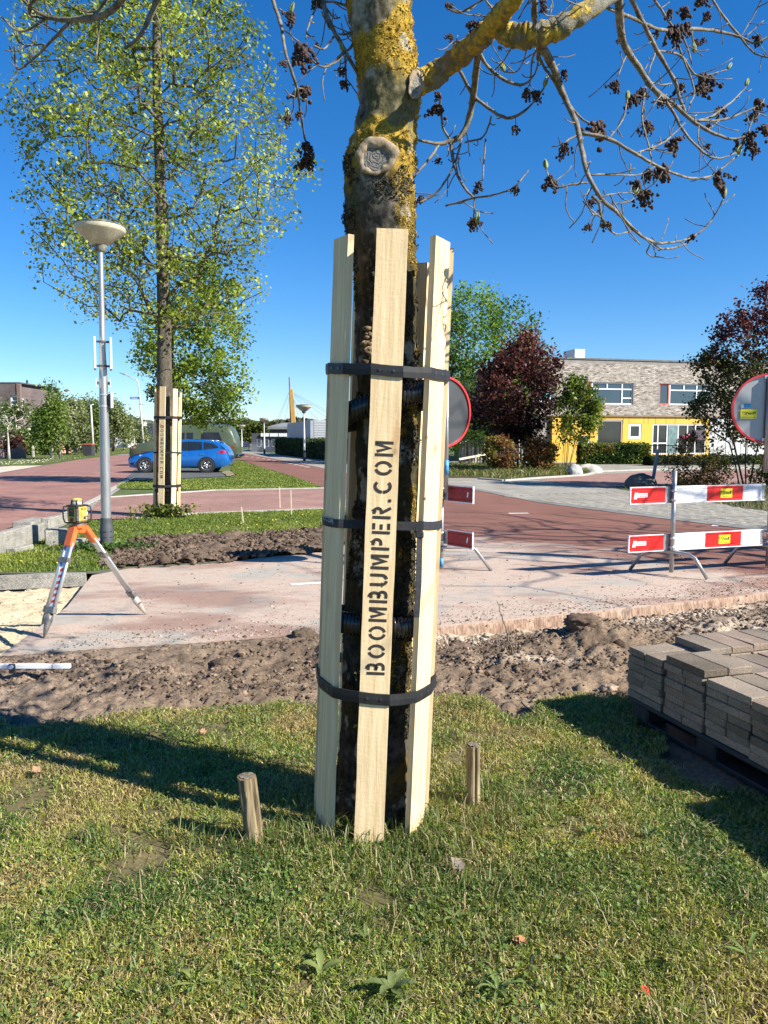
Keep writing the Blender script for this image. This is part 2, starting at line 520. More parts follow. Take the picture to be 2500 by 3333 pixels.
# boundaries near the camera
LB = np.array([G(*p) for p in ((-900, 2420), (0, 2352), (250, 2333), (430, 2318), (700, 2292), (1000, 2272), (1400, 2262), (1560, 2268), (1620, 2300), (1690, 2330), (1760, 2290), (2060, 2262), (3200, 2262))])
def lawn_edge(x): return np.interp(x, LB[:, 0], LB[:, 1])
SE = np.array([(-9.0, 3.4)] + [G(*p) for p in ((5, 2130), (300, 2108), (600, 2090), (1000, 2062), (1430, 2037), (2000, 1982), (2500, 1926))] + [(9.0, 9.62)])
def slab_edge(x): return np.interp(x, SE[:, 0], SE[:, 1])

def lawn_z(XY):
    XY = np.asarray(XY)
    r = np.hypot(XY[:, 0] + .05, XY[:, 1] - 3.15)
    return (fbm(XY, .9, 3, 3) - .5) * .05 + (fbm(XY, 7, 3, 5) - .5) * .018
def is_lawn(XY):
    e = lawn_edge(XY[:, 0]) + (fbm(XY, 3.5, 4, 9) - .5) * .5
    bare = ((XY[:, 0] - 2.3) / .85) ** 2 + ((XY[:, 1] - 3.85) / .75) ** 2 < 1 + (fbm(XY, 5, 3, 21) - .5) * 1.2
    return (XY[:, 1] < e) & ~bare
def soil_base(XY):
    x, y = XY[:, 0], XY[:, 1]
    z = (fbm(XY, 1.3, 3, 31) - .5) * .10 + (fbm(XY, 7, 5, 33, .62) - .5) * .11 + (.5 - np.abs(fbm(XY, 12, 4, 35, .6) - .5) * 2) * .05 - .03 + (fbm(XY, 32, 2, 36) - .5) * .05
    z = z - .03
    d = slab_edge(x) - y                     # distance in front of the slab
    k = np.clip((x - .0) / .7, 0, 1)         # the trench opens to the right
    tr = np.exp(-np.maximum(0, d - .25) ** 2 / .10)
    z = z * (1 - .6 * tr * k) - .085 * tr * k
    fl = np.exp(-np.maximum(0, d) ** 2 / .03) * (1 - k)
    z = z * (1 - fl) + fl * (.0 - .012)
    z += (.13 + .12 * fbm(XY, 9, 3, 37)) * np.exp(-(((x - 1.75) / .42) ** 2 + ((y - 6.05) / .26) ** 2))        # dug heap
    z += .07 * np.exp(-(((x + .35) / .35) ** 2 + ((y - 5.75) / .3) ** 2))
    z = np.where(y > slab_edge(x) - .0, np.minimum(z, -.19), z)
    lm = np.clip((lawn_edge(x) - y) / .35, 0, 1)
    z = z * (1 - lm) + lm * (-.030 + (z + .03) * .25)
    # the sand pit on the left
    return z
def sand_mask(XY):
    return inpoly(XY, [G(-2200, 1885), G(0, 1888), G(290, 1873), G(218, 1975), G(5, 2130), G(-700, 2290), G(-3500, 2290)])
def soil_z(XY):
    z = soil_base(XY)
    sm = sand_mask(XY)
    return np.where(sm, -.11 + (fbm(XY, 2.3, 4, 41) - .5) * .10 + (fbm(XY, 12, 3, 43) - .5) * .03, z)

def grid(x0, x1, y0, y1, s, s2=None):
    xs = np.arange(x0, x1 + s, s); ys = np.arange(y0, y1 + (s2 or s), s2 or s)
    X, Y = np.meshgrid(xs, ys); XY = np.stack([X.ravel(), Y.ravel()], 1)
    nx, ny = len(xs), len(ys)
    i = np.arange(nx - 1)[None, :] + np.arange(ny - 1)[:, None] * nx
    F = np.stack([i, i + 1, i + nx + 1, i + nx], -1).reshape(-1, 4)
    return XY, F
def compact(V, F, *arrs):
    used = np.unique(F); mp = np.zeros(len(V), int); mp[used] = np.arange(len(used))
    return (V[used], mp[F]) + tuple(a[used] for a in arrs)

# soil
XY, F = grid(NX0, NX1, 2.0, NY1 + .02, .024, .022)
cen = XY[F].mean(1)
keep = ((cen[:, 1] > lawn_edge(cen[:, 0]) - .8) | ((cen[:, 0] > .9) & (cen[:, 0] < 3.6))) & (cen[:, 1] < slab_edge(cen[:, 0]) + .35) | sand_mask(cen) | (cen[:, 0] < -3.2)
F = F[keep]
XY2, F, = compact(XY, F)
z = soil_z(XY2)
n1 = fbm(XY2, 9, 4, 51)[:, None]; n2 = fbm(XY2, 2.0, 3, 53)[:, None]
col = np.array([.085, .056, .036]) * (1 - n1) + np.array([.26, .195, .135]) * n1
col = col * (.75 + .55 * n2)
d = slab_edge(XY2[:, 0]) - XY2[:, 1]
pale = np.exp(-np.maximum(0, d - .1) ** 2 / .07) * np.clip((XY2[:, 0] + .1) / .5, 0, 1) * np.clip((fbm(XY2, 3.5, 4, 57) - .38) * 6, 0, 1)
pale += np.exp(-(((XY2[:, 0] - 1.15) / .35) ** 2 + ((XY2[:, 1] - 5.55) / .12) ** 2)) * .9
pale += np.exp(-(((XY2[:, 0] - 3.6) / 1.2) ** 2 + ((XY2[:, 1] - 6.55) / .35) ** 2)) * .9
pale = np.clip(pale, 0, 1)[:, None]
col = col * (1 - pale) + (np.array([.50, .41, .31]) * (.7 + .5 * n1)) * pale
left = np.clip((-.8 - XY2[:, 0]) / 1.6, 0, 1)[:, None]
col = col * (1 - .35 * left) + np.array([.30, .235, .18]) * .35 * left
sm = sand_mask(XY2)[:, None]
sc = np.array([.56, .46, .29]) * (.72 + .5 * fbm(XY2, 5, 4, 59)[:, None])
col = np.where(sm, sc, col)
raw_mesh('soil', np.concatenate([XY2, z[:, None]], 1), F, M_soil, None, True, False, None, col, 'structure')

# lawn underlay
XY, F = grid(NX0, NX1, NY0, 5.6, .04)
cen = XY[F].mean(1)
F = F[is_lawn(cen)]
XY2, F = compact(XY, F)
z = lawn_z(XY2) - .012
n1 = fbm(XY2, 6, 4, 61)[:, None]; n2 = fbm(XY2, 1.6, 3, 63)[:, None]
col = np.array([.06, .06, .018]) * (1 - n1) + np.array([.20, .165, .075]) * n1
col = col * (1 - .3 * n2) + np.array([.17, .125, .08]) * .3 * n2
raw_mesh('lawn', np.concatenate([XY2, z[:, None]], 1), F, M_soil, None, True, False, None, col, 'structure')

# blades of the near lawn, thinning with distance
def grass_col(XY, rng):
    a = fbm(XY, 2.3, 4, 71); b = fbm(XY, 6.5, 3, 73)
    pal = np.array([[.34, .27, .11], [.33, .32, .07], [.24, .29, .05], [.14, .22, .04], [.06, .125, .028]])
    t = np.clip(((a - .33) / .34) * 4 * .72 + (b - .5) * 3.4 + rng.normal(0, .8, len(XY)) + .3, 0, 3.999)
    i = t.astype(int); f = (t - i)[:, None]
    c = pal[i] * (1 - f) + pal[i + 1] * f
    dead = rng.random(len(XY)) < .19
    c = np.where(dead[:, None], np.array([.44, .35, .19]), c)
    return c * rng.uniform(.6, 1.55, (len(XY), 1))
M_blade = leaf_mat('grass_blade', .3, .45)
rng = np.random.default_rng(11)
def near_pts(n, y0, y1, wfun, rng=rng):
    y = y0 + (y1 - y0) * rng.random(n); x = (rng.random(n) * 2 - 1) * wfun(y)
    p = np.stack([x, y], 1)
    dens = fbm(p, 3.2, 3, 75) * .8 + fbm(p, 9, 2, 76) * .5
    p = p[(dens > rng.uniform(.34, .72, n)) & is_lawn(p)]
    # none inside the trunk
    return p[np.hypot(p[:, 0] + .06, p[:, 1] - 3.17) > .14]
wf = lambda y: .53 * y + .35
pts = np.concatenate([near_pts(230000, 1.7, 3.2, wf), near_pts(220000, 3.2, 5.3, wf)])
blades('grass', pts, lawn_z, .023, .0048, grass_col, M_blade, 5, 1.1, label='short patchy lawn grass, yellow green with straw')
# longer tufts round the boards and stakes and here and there
cs = [(-.05, 2.93, .30, 900), (-.3, 2.98, .12, 300), (.27, 3.0, .16, 500), (-.51, 2.92, .13, 420), (.42, 3.28, .14, 420), (.2, 2.6, .25, 420), (.75, 2.5, .3, 600), (.35, 2.2, .25, 380), (-.6, 2.3, .3, 350)]
rg = np.random.default_rng(3)
tp = []
for (cx, cy, r, n) in cs:
    tp.append(np.stack([rg.normal(cx, r, n), rg.normal(cy, r * .6, n)], 1))
for k in range(60):
    cx, cy = rg.uniform(-2.2, 2.4), rg.uniform(1.9, 4.6); n = rg.integers(25, 70)
    tp.append(np.stack([rg.normal(cx, .045, n), rg.normal(cy, .045, n)], 1))
tp = np.concatenate(tp); tp = tp[is_lawn(tp)]; tp = tp[np.hypot(tp[:, 0] + .06, tp[:, 1] - 3.17) > .14]
def tuft_col(XY, rng):
    t = rng.random((len(XY), 1)); c = np.array([.07, .135, .028]) * (1 - t) + np.array([.17, .20, .055]) * t
    dead = rng.random(len(XY)) < .2
    return np.where(dead[:, None], np.array([.36, .29, .16]), c)
blades('grass_tufts', tp, lawn_z, .085, .0042, tuft_col, M_blade, 6, .8, label='longer grass tufts standing round the boards and stumps')
n = 26000; cp_ = np.stack([rg.uniform(-2.4, 2.6, n), rg.uniform(1.7, 4.7, n)], 1); cp_ = cp_[is_lawn(cp_)]
cp_ = cp_[fbm(cp_, 2.6, 4, 141) + rg.normal(0, .03, len(cp_)) > .53]
V_, F_ = leaf_verts(np.concatenate([cp_, (lawn_z(cp_) + rg.uniform(.008, .026, len(cp_)))[:, None]], 1), .0145 * rg.uniform(.5, 1.5, len(cp_)), np.tile([0, 0, 1.], (len(cp_), 1)) + rg.normal(0, .45, (len(cp_), 3)), 1.1, rg, .5)
t_ = rg.random((len(cp_), 1)); raw_mesh('clover', V_, F_, M_blade, None, False, False, None, np.repeat(np.array([.07, .14, .03]) * (1 - t_) + np.array([.22, .28, .09]) * t_, 4, 0), 'stuff', 'patches of small broad leaved weeds in the near lawn')
# straw and dead clippings lying about
n = 9000; st = np.stack([rg.uniform(-3, 3, n), rg.uniform(1.6, 5.2, n)], 1); st = st[is_lawn(st)]
blades('dry_grass', st, lambda q: lawn_z(q) + .012, .02, .0035, lambda q, r: np.array([.42, .34, .19]) * r.uniform(.5, 1.25, (len(q), 1)), M_blade, 8, 3.2, label='dry straw coloured clippings lying on the lawn')

# fibres and roots on the dug soil
n = 16000; st = np.stack([rg.uniform(-3.6, 4.6, n), rg.uniform(4.0, 7.6, n)], 1)
st = st[(st[:, 1] < slab_edge(st[:, 0]) - .06) & (st[:, 1] > lawn_edge(st[:, 0]) - .2) & ~sand_mask(st)]
blades('root_fibres', st, lambda q: soil_z(q) + .006, .02, .004, lambda q, r: np.where(r.random((len(q), 1)) < .4, np.array([.30, .23, .15]), np.array([.10, .07, .05])) * r.uniform(.5, 1.4, (len(q), 1)), M_blade, 9, 3.0, label='dead roots and straw strewn over the dug brown soil')

# clods
_ico = None
def ico():
    global _ico
    if _ico is None:
        bm = bmesh.new(); bmesh.ops.create_icosphere(bm, subdivisions=1, radius=1)
        _ico = (np.array([v.co[:] for v in bm.verts]), np.array([[v.index for v in f.verts] for f in bm.faces])); bm.free()
    return _ico
def clods(name, C, size, colf, mat, seed=1, kind='stuff', label=None, parent=None, flat=.7, cat=None):
    rng = np.random.default_rng(seed); v, f = ico(); n = len(C)
    sz = size * rng.lognormal(0, .45, n) if not hasattr(size, '__len__') else size
    sc = rng.uniform(.6, 1.3, (n, 1, 3)) * np.array([1, 1, flat])
    jit = rng.uniform(.72, 1.25, (n, len(v), 1))
    a = rng.uniform(0, 6.28, n); ca, sa = np.cos(a), np.sin(a)
    W = v[None] * jit * sc * sz[:, None, None]
    X = W[..., 0] * ca[:, None] - W[..., 1] * sa[:, None]; Y = W[..., 0] * sa[:, None] + W[..., 1] * ca[:, None]
    W = np.stack([X, Y, W[..., 2]], -1) + C[:, None]
    F = (np.arange(n)[:, None, None] * len(v) + f[None]).reshape(-1, 3)
    o = raw_mesh(name, W.reshape(-1, 3), F, mat, parent, False, True, None, np.repeat(colf(rng, n), len(v), 0), kind, label)
    if cat: o['category'] = cat
    return o
def on_soil(p, sink=.0):
    return np.concatenate([p, (soil_z(p) + sink)[:, None]], 1)
n = 62000; p = np.stack([rg.uniform(-3.6, 4.6, n), rg.uniform(4.0, 7.8, n)], 1)
p = p[(p[:, 1] < slab_edge(p[:, 0]) - .05) & (p[:, 1] > lawn_edge(p[:, 0]) - .12) & ~sand_mask(p)]
p = p[fbm(p, 2.6, 3, 81) > rg.uniform(.3, .62, len(p))]
clods('soil_clods', on_soil(p), .0076 * rg.lognormal(0, .55, len(p)), lambda r, n: (np.array([.065, .044, .029]) + r.random((n, 1)) ** 1.6 * np.array([.25, .185, .135])), M_soil, 3, label='crumbly brown clods of dug soil')
n = 1500; x = rg.uniform(.35, 5.2, n); p = np.stack([x, slab_edge(x) - .08 - np.abs(rg.normal(0, .17, n))], 1)
p = p[fbm(p, 2.2, 3, 83) > .42]
clods('rubble', on_soil(p, .002), .012, lambda r, n: np.array([.46, .37, .28]) * r.uniform(.5, 1.2, (n, 1)), M_soil, 4, label='pale stone rubble in the trench below the slab edge')
n = 2600; x = rg.uniform(-2.6, 5.0, n); p = np.stack([x, slab_edge(x) + .02 + np.abs(rg.normal(0, .35, n))], 1)
clods('path_grit', np.concatenate([p, np.full((n, 1), .002)], 1), .0052, lambda r, n: np.where(r.random((n, 1)) < .5, np.array([.16, .12, .085]), np.array([.42, .34, .27])) * r.uniform(.5, 1.2, (n, 1)), M_soil, 24, label='grit and soil crumbs spilled along the path edge')
n = 900; p = np.stack([rg.uniform(-2.5, 4.5, n), rg.uniform(6.5, 11.5, n)], 1)
clods('path_crumbs', np.concatenate([p, np.full((n, 1), .002)], 1), .0055, lambda r, n: np.array([.13, .10, .08]) * r.uniform(.5, 1.5, (n, 1)), M_soil, 25, label='scattered dark crumbs on the dusty path')
n = 1300; p = np.stack([rg.uniform(-6, -2.2, n), rg.uniform(5.3, 8.8, n)], 1); p = p[sand_mask(p)]
clods('sand_crumbs', on_soil(p, .0), .012, lambda r, n: np.array([.58, .50, .36]) * r.uniform(.45, 1.1, (n, 1)), M_soil, 5, label='crumbs of pale sand in the dug pit')
# a few big lumps are things of their own
for k, (px, py, zz, s, lab, c) in enumerate(((1936, 1990, -.05, .06, 'dark stone lump standing on the trench edge by the slab', (.14, .13, .12)),
        (1890, 2085, -.02, .11, 'dark clod on top of the dug heap behind the paver stack', (.13, .09, .065)),
        (1500, 2095, -.05, .07, 'brown clod beside the dry twig at the foot of the slab', (.15, .10, .075)),
        (720, 2145, .0, .07, 'dark clod of soil left of the boarded tree', (.12, .085, .06)),
        (990, 2070, .0, .085, 'dark turf lump right against the boarded tree at the path edge', (.11, .08, .055)),
        (1985, 2215, 0, .05, 'pale rounded clod near the far corner of the paver stack', (.36, .27, .2)))):
    bm = bmesh.new(); bmesh.ops.create_icosphere(bm, subdivisions=4, radius=1)
    V = np.array([v.co[:] for v in bm.verts]); Fs = np.array([[v.index for v in f.verts] for f in bm.faces]); bm.free()
    V = V * (.35 + .9 * fbm(V + k * 7, 1.6, 5, 90 + k, .62)[:, None] + .5 * np.abs(fbm(V + k, 5, 3, 60)[:, None] - .5)) * s * 1.1 * np.array([1.3, .9, .7])
    g = np.array(G(px, py, zz)); zz = float(soil_z(g[None])[0])
    o = raw_mesh('soil_clod', V, Fs, M_soil, None, False, False, None, np.tile(np.array(c), (len(V), 1)) * (.8 + .4 * fbm(V, 30, 3, 5)[:, None]))
    o.location = (g[0], g[1], zz + s * .12); tag(o, lab, 'clod')

# ---- paved surfaces
road_px_top = [(300, 1872), (420, 1850), (560, 1842), (700, 1832), (880, 1812), (1060, 1795), (1180, 1752), (1205, 1690), (1140, 1652), (1100, 1600), (1060, 1590), (960, 1552), (832, 1514), (786, 1498), (650, 1464), (560, 1448)]
road_px_right = [(600, 1447), (700, 1461), (775, 1472), (832, 1481), (905, 1496), (1025, 1518), (1150, 1545), (1300, 1572), (1450, 1590), (1560, 1597), (1750, 1635), (2000, 1668), (2200, 1693), (2500, 1730)]
pts = [(float(a), float(b)) for a, b in SE[1:-1]] + [(9.0, 9.62), (14, 11.2), (30, 14), (30, 17), (14, 12.8), (9.5, 12.1)] + [G(*p) for p in reversed(road_px_right)] + [G(*p) for p in reversed(road_px_top)] + [G(218, 1975)]
sheet('road', pts, 0.0, M_road, .2)
# the sawn pink foundation showing below the road surface
M_found = M('sawn_foundation', (.25, .155, .105), (.40, .285, .205), 9, .95, .8, 60, stretch=(1, 1, .25), fine=.6, dist=.01)
fv = []; ff = []
xs = np.arange(.0, 9.0, .05)
for i, x in enumerate(xs):
    y = float(slab_edge(x)); o = .012 + .006 * float(vnoise(np.array([[x * 9, 3.3, 0]]), 5)[0])
    fv += [(x, y + .05, -.010), (x, y - o * .55, -.012), (x, y - o, -.03), (x, y - o - .012, -.10), (x, y - o - .004, -.2)]
    if i: b = 5 * i; ff += [(b - 5 + q, b + q, b + q + 1, b - 4 + q) for q in range(4)]
tag(raw_mesh('road_foundation', fv, ff, M_found, None, True, False), kind='structure')

pxsheet('street', [(-1500, 1850), (-200, 1830), (0, 1785), (100, 1728), (230, 1668), (330, 1618), (370, 1590), (420, 1563), (470, 1520), (560, 1490), (640, 1462), (590, 1455), (520, 1460), (470, 1468), (420, 1478), (330, 1487), (250, 1497), (140, 1516), (0, 1540), (-900, 1640)], 0.0, M_redbrick)
pxsheet('side_street', [(-900, 1638), (0, 1539), (140, 1515), (0, 1517), (-900, 1560)], .004, M('cream_paving', (.50, .43, .33), (.58, .50, .39), 3, .9, .2, 60, fine=.3))
pxsheet('gutter', [(-200, 1860), (0, 1812), (110, 1752), (260, 1690), (340, 1628), (395, 1590), (372, 1586), (328, 1616), (228, 1664), (100, 1722), (0, 1780), (-200, 1822)], .004, mat_bricks('gutter_paving', (.27, .255, .225), (.33, .31, .28), (.15, .14, .12), .3, .15, 60, .01))
pxsheet('brick_path', [(330, 1622), (700, 1598), (1060, 1592), (1100, 1598), (1150, 1620), (1155, 1650), (1060, 1656), (640, 1672), (440, 1688), (265, 1692)], .008, M_redpath)
pxsheet('parking_bay', [(392, 1566), (735, 1551), (722, 1536), (690, 1526), (440, 1526), (424, 1545)], .008, M_blackp)
pxsheet('bare_patch', [(738, 1552), (752, 1551), (764, 1546), (758, 1539), (744, 1534), (726, 1535), (722, 1541), (735, 1546)], .030, M('bare_earth', (.17, .145, .07), (.26, .21, .12), 2, .95, .3, 20))
# concrete strips beside the brick path
def strip(name, px, w, z, h, mat):
    g = [Vector((*G(*p), 0)) for p in px]; m = MB()
    for a, b in zip(g[:-1], g[1:]):
        t = (b - a).normalized(); s = Vector((-t.y, t.x, 0)) * w / 2
        q = [a - s, b - s, b + s, a + s]
        m.add([(v.x, v.y, z) for v in q] + [(v.x, v.y, z + h) for v in q], [(4, 5, 6, 7), (0, 1, 5, 4), (1, 2, 6, 5), (2, 3, 7, 6), (3, 0, 4, 7)])
    return tag(m.build(name, mat), kind='structure')
strip('path_kerb', [(440, 1690), (640, 1674), (1060, 1658), (1150, 1652)], .12, 0, .035, M_conc)
strip('path_kerb', [(340, 1621), (700, 1597), (1060, 1590)], .12, 0, .035, M_conc)
strip('street_kerb', [(0, 1783), (100, 1726), (230, 1667), (330, 1617), (372, 1588), (430, 1556)], .14, 0, .03, M_conc)
strip('pit_kerb', [(-500, 1905), (-100, 1880), (0, 1874), (280, 1862)], .10, -.16, .16, M_concdark)
# middle lawns
M_lawn2 = M('middle_lawn', (.060, .082, .016), (.125, .14, .030), .9, .95, .6, 22, fine=.8, dist=.03)
lawn_a = [G(*p) for p in ((270, 1700), (440, 1692), (640, 1676), (1060, 1660), (1140, 1656), (1205, 1692), (1180, 1750), (1060, 1792), (880, 1810), (700, 1830), (560, 1840), (420, 1848), (300, 1862), (0, 1868), (-500, 1900), (-500, 1870), (0, 1806), (120, 1760))]
lawn_b = [G(*p) for p in ((395, 1592), (560, 1594), (700, 1596), (1050, 1588), (960, 1554), (832, 1517), (786, 1501), (760, 1500), (752, 1530), (775, 1550), (735, 1556), (392, 1570), (374, 1586))]
verge = [G(*p) for p in ((-300, 1545), (0, 1519), (135, 1511), (230, 1497), (330, 1484), (440, 1468), (540, 1458), (560, 1448), (300, 1458), (180, 1480), (0, 1503), (-300, 1530))]
sheet('lawn', lawn_a, .012, M_lawn2); sheet('lawn', lawn_b, .012, M_lawn2); sheet('verge', verge, .004, M_lawn2)
soil2_poly = [G(*p) for p in ((330, 1852), (380, 1800), (430, 1765), (520, 1752), (700, 1748), (900, 1740), (1060, 1722), (1185, 1718), (1190, 1750), (1060, 1796), (880, 1812), (700, 1834), (560, 1843), (420, 1852))]
XY, F = grid(-5.5, .2, 8.6, 14.5, .035)
cen = XY[F].mean(1)
pp = np.stack([cen[:, 0], cen[:, 1]], 1) + (np.stack([fbm(cen, 3, 3, 5), fbm(cen, 3, 3, 6)], 1) - .5) * .35
F = F[inpoly(pp, soil2_poly)]
XY2, F = compact(XY, F)
z = .02 + (fbm(XY2, 2, 3, 7) - .35) * .12 + (fbm(XY2, 8, 4, 8) - .5) * .16
n1 = fbm(XY2, 7, 4, 9)[:, None]
raw_mesh('soil', np.concatenate([XY2, np.maximum(z, .014)[:, None]], 1), F, M_soil, None, True, False, None, np.array([.06, .04, .027]) * (1 - n1) + np.array([.20, .145, .105]) * n1, 'structure')
cc = poly_pts_ = None
def poly_pts(poly, n, rng):
    a = np.array(poly); lo, hi = a.min(0), a.max(0)
    p = rng.uniform(lo, hi, (n, 2)); return p[inpoly(p, poly)]
def g2col(XY, rng):
    t = np.clip(fbm(XY, .8, 4, 91) + rng.normal(0, .18, len(XY)), 0, 1)[:, None]
    return (np.array([.085, .15, .022]) * (1 - t) + np.array([.26, .29, .05]) * t) * rng.uniform(.7, 1.3, (len(XY), 1))
p = poly_pts(lawn_a, 120000, rg); q = p + (np.stack([fbm(p, 3, 3, 5), fbm(p, 3, 3, 6)], 1) - .5) * .35
p = p[~inpoly(q, soil2_poly)]; p = p[fbm(p, 2.5, 3, 95) > rg.uniform(.2, .55, len(p))]
blades('grass', p, lambda q: np.full(len(q), .012), .05, .014, g2col, M_blade, 12, .8, label='mown grass of the lawn round the street lamp and second tree')
p2_ = poly_pts(soil2_poly, 7000, rg); clods('soil_clods', np.concatenate([p2_, rg.uniform(.02, .07, (len(p2_), 1))], 1), .022, lambda r, n: np.array([.05, .034, .022]) + r.random((n, 1)) * np.array([.13, .095, .07]), M_soil, 23, label='dark crumbly clods of the dug strip beside the lamp post')
p = poly_pts(lawn_b, 90000, rg)
blades('grass', p, lambda q: np.full(len(q), .012), .05, .03, g2col, M_blade, 13, .8, label='mown grass of the lawn beside the parked cars')
p = poly_pts(verge, 26000, rg)
blades('grass', p, lambda q: np.full(len(q), .004), .07, .07, g2col, M_blade, 14, .8, label='verge grass on the far side of the street')
# daisies and dandelions
def dots(name, pts, col, size, label):
    C = np.concatenate([pts, np.full((len(pts), 1), .05)], 1)
    V, F = leaf_verts(C, size, np.tile([[0, -.5, 1.]], (len(C), 1)), 2.4, np.random.default_rng(4), 0)
    raw_mesh(name, V, F, M(name + '_petal', col, col, 3, .8), None, False, False, None, None, 'stuff', label)
dots('daisies', poly_pts([G(*p) for p in ((0, 1516), (150, 1505), (200, 1490), (0, 1506))], 230, rg), (.70, .70, .52), .05, 'white daisies dotted in the far verge')
dots('dandelions', poly_pts(lawn_a, 60, rg), (.75, .62, .05), .022, 'yellow dandelions in the middle lawn')

# white marks on the red path
def dash(px, py, L, W, ang, lab=None):
    x, y = G(px, py); c, s = math.cos(R(ang)), math.sin(R(ang))
    q = [(x + c * a - s * b, y + s * a + c * b) for a, b in ((-L / 2, -W / 2), (L / 2, -W / 2), (L / 2, W / 2), (-L / 2, W / 2))]
    return sheet('lane_marking', q, .004, M_white_line)
dash(1005, 1900, .40, .10, 19); dash(1688, 1671, .42, .16, 5); dash(2334, 1707, .7, .12, 60)
dl0, dl1 = Vector(G(768, 1482)), Vector(G(1010, 1548))
for k in range(14):
    f = (k / 13) ** 1.0
    px = 768 + (1000 - 768) * (1 - (1 - f) ** 1.0); py = 1482 + 38 * f ** 1.25
    dash(px, py, .55, .28, 112)
for k in range(4): dash(392 + k * 16, 1479.5 + k * .2, .5, .5, 10)

# ---- grey pavement on the right, red bricks and planting beds behind it
gp = [G(*p) for p in ((1150, 1545), (1300, 1572), (1450, 1590), (1560, 1597), (1750, 1635), (2000, 1668), (2200, 1693), (2500, 1730))] + [(9.5, 12.1), (14, 12.8), (40, 18), (60, 44), (40, 52), (-2, 54)] + [G(1040, 1497), G(930, 1483), G(800, 1464), G(700, 1452), G(650, 1448), G(600, 1447), G(700, 1461), G(775, 1472), G(905, 1496), G(1025, 1518)]
sheet('pavement', gp, .004, M_grayp)
pxsheet('gutter', [(1150, 1546), (1300, 1573), (1450, 1591), (1560, 1598), (1750, 1636), (2000, 1669), (2200, 1694), (2500, 1731), (2500, 1718), (2200, 1684), (2000, 1660), (1750, 1628), (1560, 1592), (1450, 1585), (1300, 1568), (1150, 1543)], .0085, mat_bricks('dark_gutter', (.17, .165, .145), (.22, .21, .19), (.1, .1, .09), .3, .3, -25, .01))
pxsheet('brick_yard', [(1740, 1561), (1830, 1556), (1905, 1549), (1960, 1543), (2120, 1536), (2700, 1528), (3000, 1560), (2900, 1600), (2500, 1592), (2060, 1594), (1950, 1586), (1850, 1577)], .008, M_redpath)
strip('yard_kerb', [(1560, 1560), (1640, 1566), (1760, 1557), (1905, 1548), (1930, 1541), (1905, 1533)], .15, 0, .06, M_conc)
strip('yard_kerb', [(1950, 1536), (2120, 1530), (2700, 1520)], .15, 0, .06, M_conc)
bed1 = [G(*p) for p in ((1430, 1556), (1560, 1556), (1625, 1565), (1760, 1554), (1900, 1546), (1925, 1538), (1900, 1526), (1780, 1519), (1560, 1517), (1380, 1520), (1300, 1535))]
bed2 = [G(*p) for p in ((2000, 1590), (2060, 1600), (2150, 1612), (2330, 1640), (2420, 1655), (2700, 1690), (3000, 1650), (2900, 1585), (2500, 1575), (2200, 1580))]
sheet('planting_bed', bed1, .012, M_dirtgrass); sheet('planting_bed', bed2, .012, M_dirtgrass)
dryc = lambda XY, rng: np.where(rng.random((len(XY), 1)) < .45, np.array([.26, .23, .09]), np.array([.09, .12, .03])) * rng.uniform(.6, 1.4, (len(XY), 1))
blades('rough_grass', poly_pts(bed1, 22000, rg), lambda q: np.full(len(q), .012) + .12 * (fbm(q, .8, 2, 3)), .22, .035, dryc, M_blade, 15, 1.0, label='rough dry grass in the bed under the purple tree')
blades('rough_grass', poly_pts(bed2, 9000, rg), lambda q: np.full(len(q), .012), .13, .022, lambda q, r: dryc(q, r) * .6, M_blade, 16, 1.0, label='dark low growth in the bed behind the barrier')
# individual pavers in the near part of the grey pavement
PV = thing('paver_field', 'grey rectangular pavers of the pavement laid in rows behind the barrier', 'paving', (*G(2250, 1650), 0))
del PV['category']; PV['kind'] = 'structure'
e0 = Vector(G(1750, 1634)); e1 = Vector(G(2500, 1728)); ed = (e1 - e0).normalized(); en = Vector((-ed.y, ed.x))
if en.y < 0: en = -en
if True:
    rp = random.Random(5)
    bm_ = MB().bbox(-.146, .146, -.071, .071, -.02, .012, .004)
    base = bm_.build('paver', M('grey_paver', (.24, .22, .175), (.33, .305, .25), .5, .9, .3, 60, rnd=True, fine=.4), PV)
    me = base.data; items = []
    for j in range(34):
        for i in range(-6, 46):
            c = e0 + ed * (i * .3 + (j % 2) * .15) + en * (.33 + j * .15)
            pc = np.array([[c.x, c.y]])
            # seen inside the frame and not in a bed
            if c.y < 10.2 or c.x > 9.5 or c.x < 3.0: continue
            if inpoly(pc, bed2)[0] or inpoly(pc, [G(1740, 1561), G(1830, 1556), G(2120, 1536), G(3000, 1560), G(2900, 1600), G(2500, 1592), G(2060, 1594), G(1950, 1586), G(1850, 1577)])[0]: continue
            if (c.x / c.y) > .51: continue
            items.append((c.y, c.x))
    items.sort()
    a = math.atan2(ed.y, ed.x)
    for k, (y, x) in enumerate(items[:300]):
        o = base if k == 0 else base.copy()
        if k: COL.objects.link(o)
        o.location = (x - PV.location.x, y - PV.location.y, rp.uniform(-.003, .003)); o.rotation_euler = (rp.uniform(-.01, .01), rp.uniform(-.01, .01), a)
    mm = MB()
    for (y, x) in items[300:]:
        mt = Matrix.Translation((x - PV.location.x, y - PV.location.y, rp.uniform(-.003, .003))) @ Matrix.Rotation(a, 4, 'Z')
        mm.box(-.146, .146, -.071, .071, -.02, .012, mt)
    mm.build('pavers_beyond', MATS['grey_paver'], PV, kind='stuff')

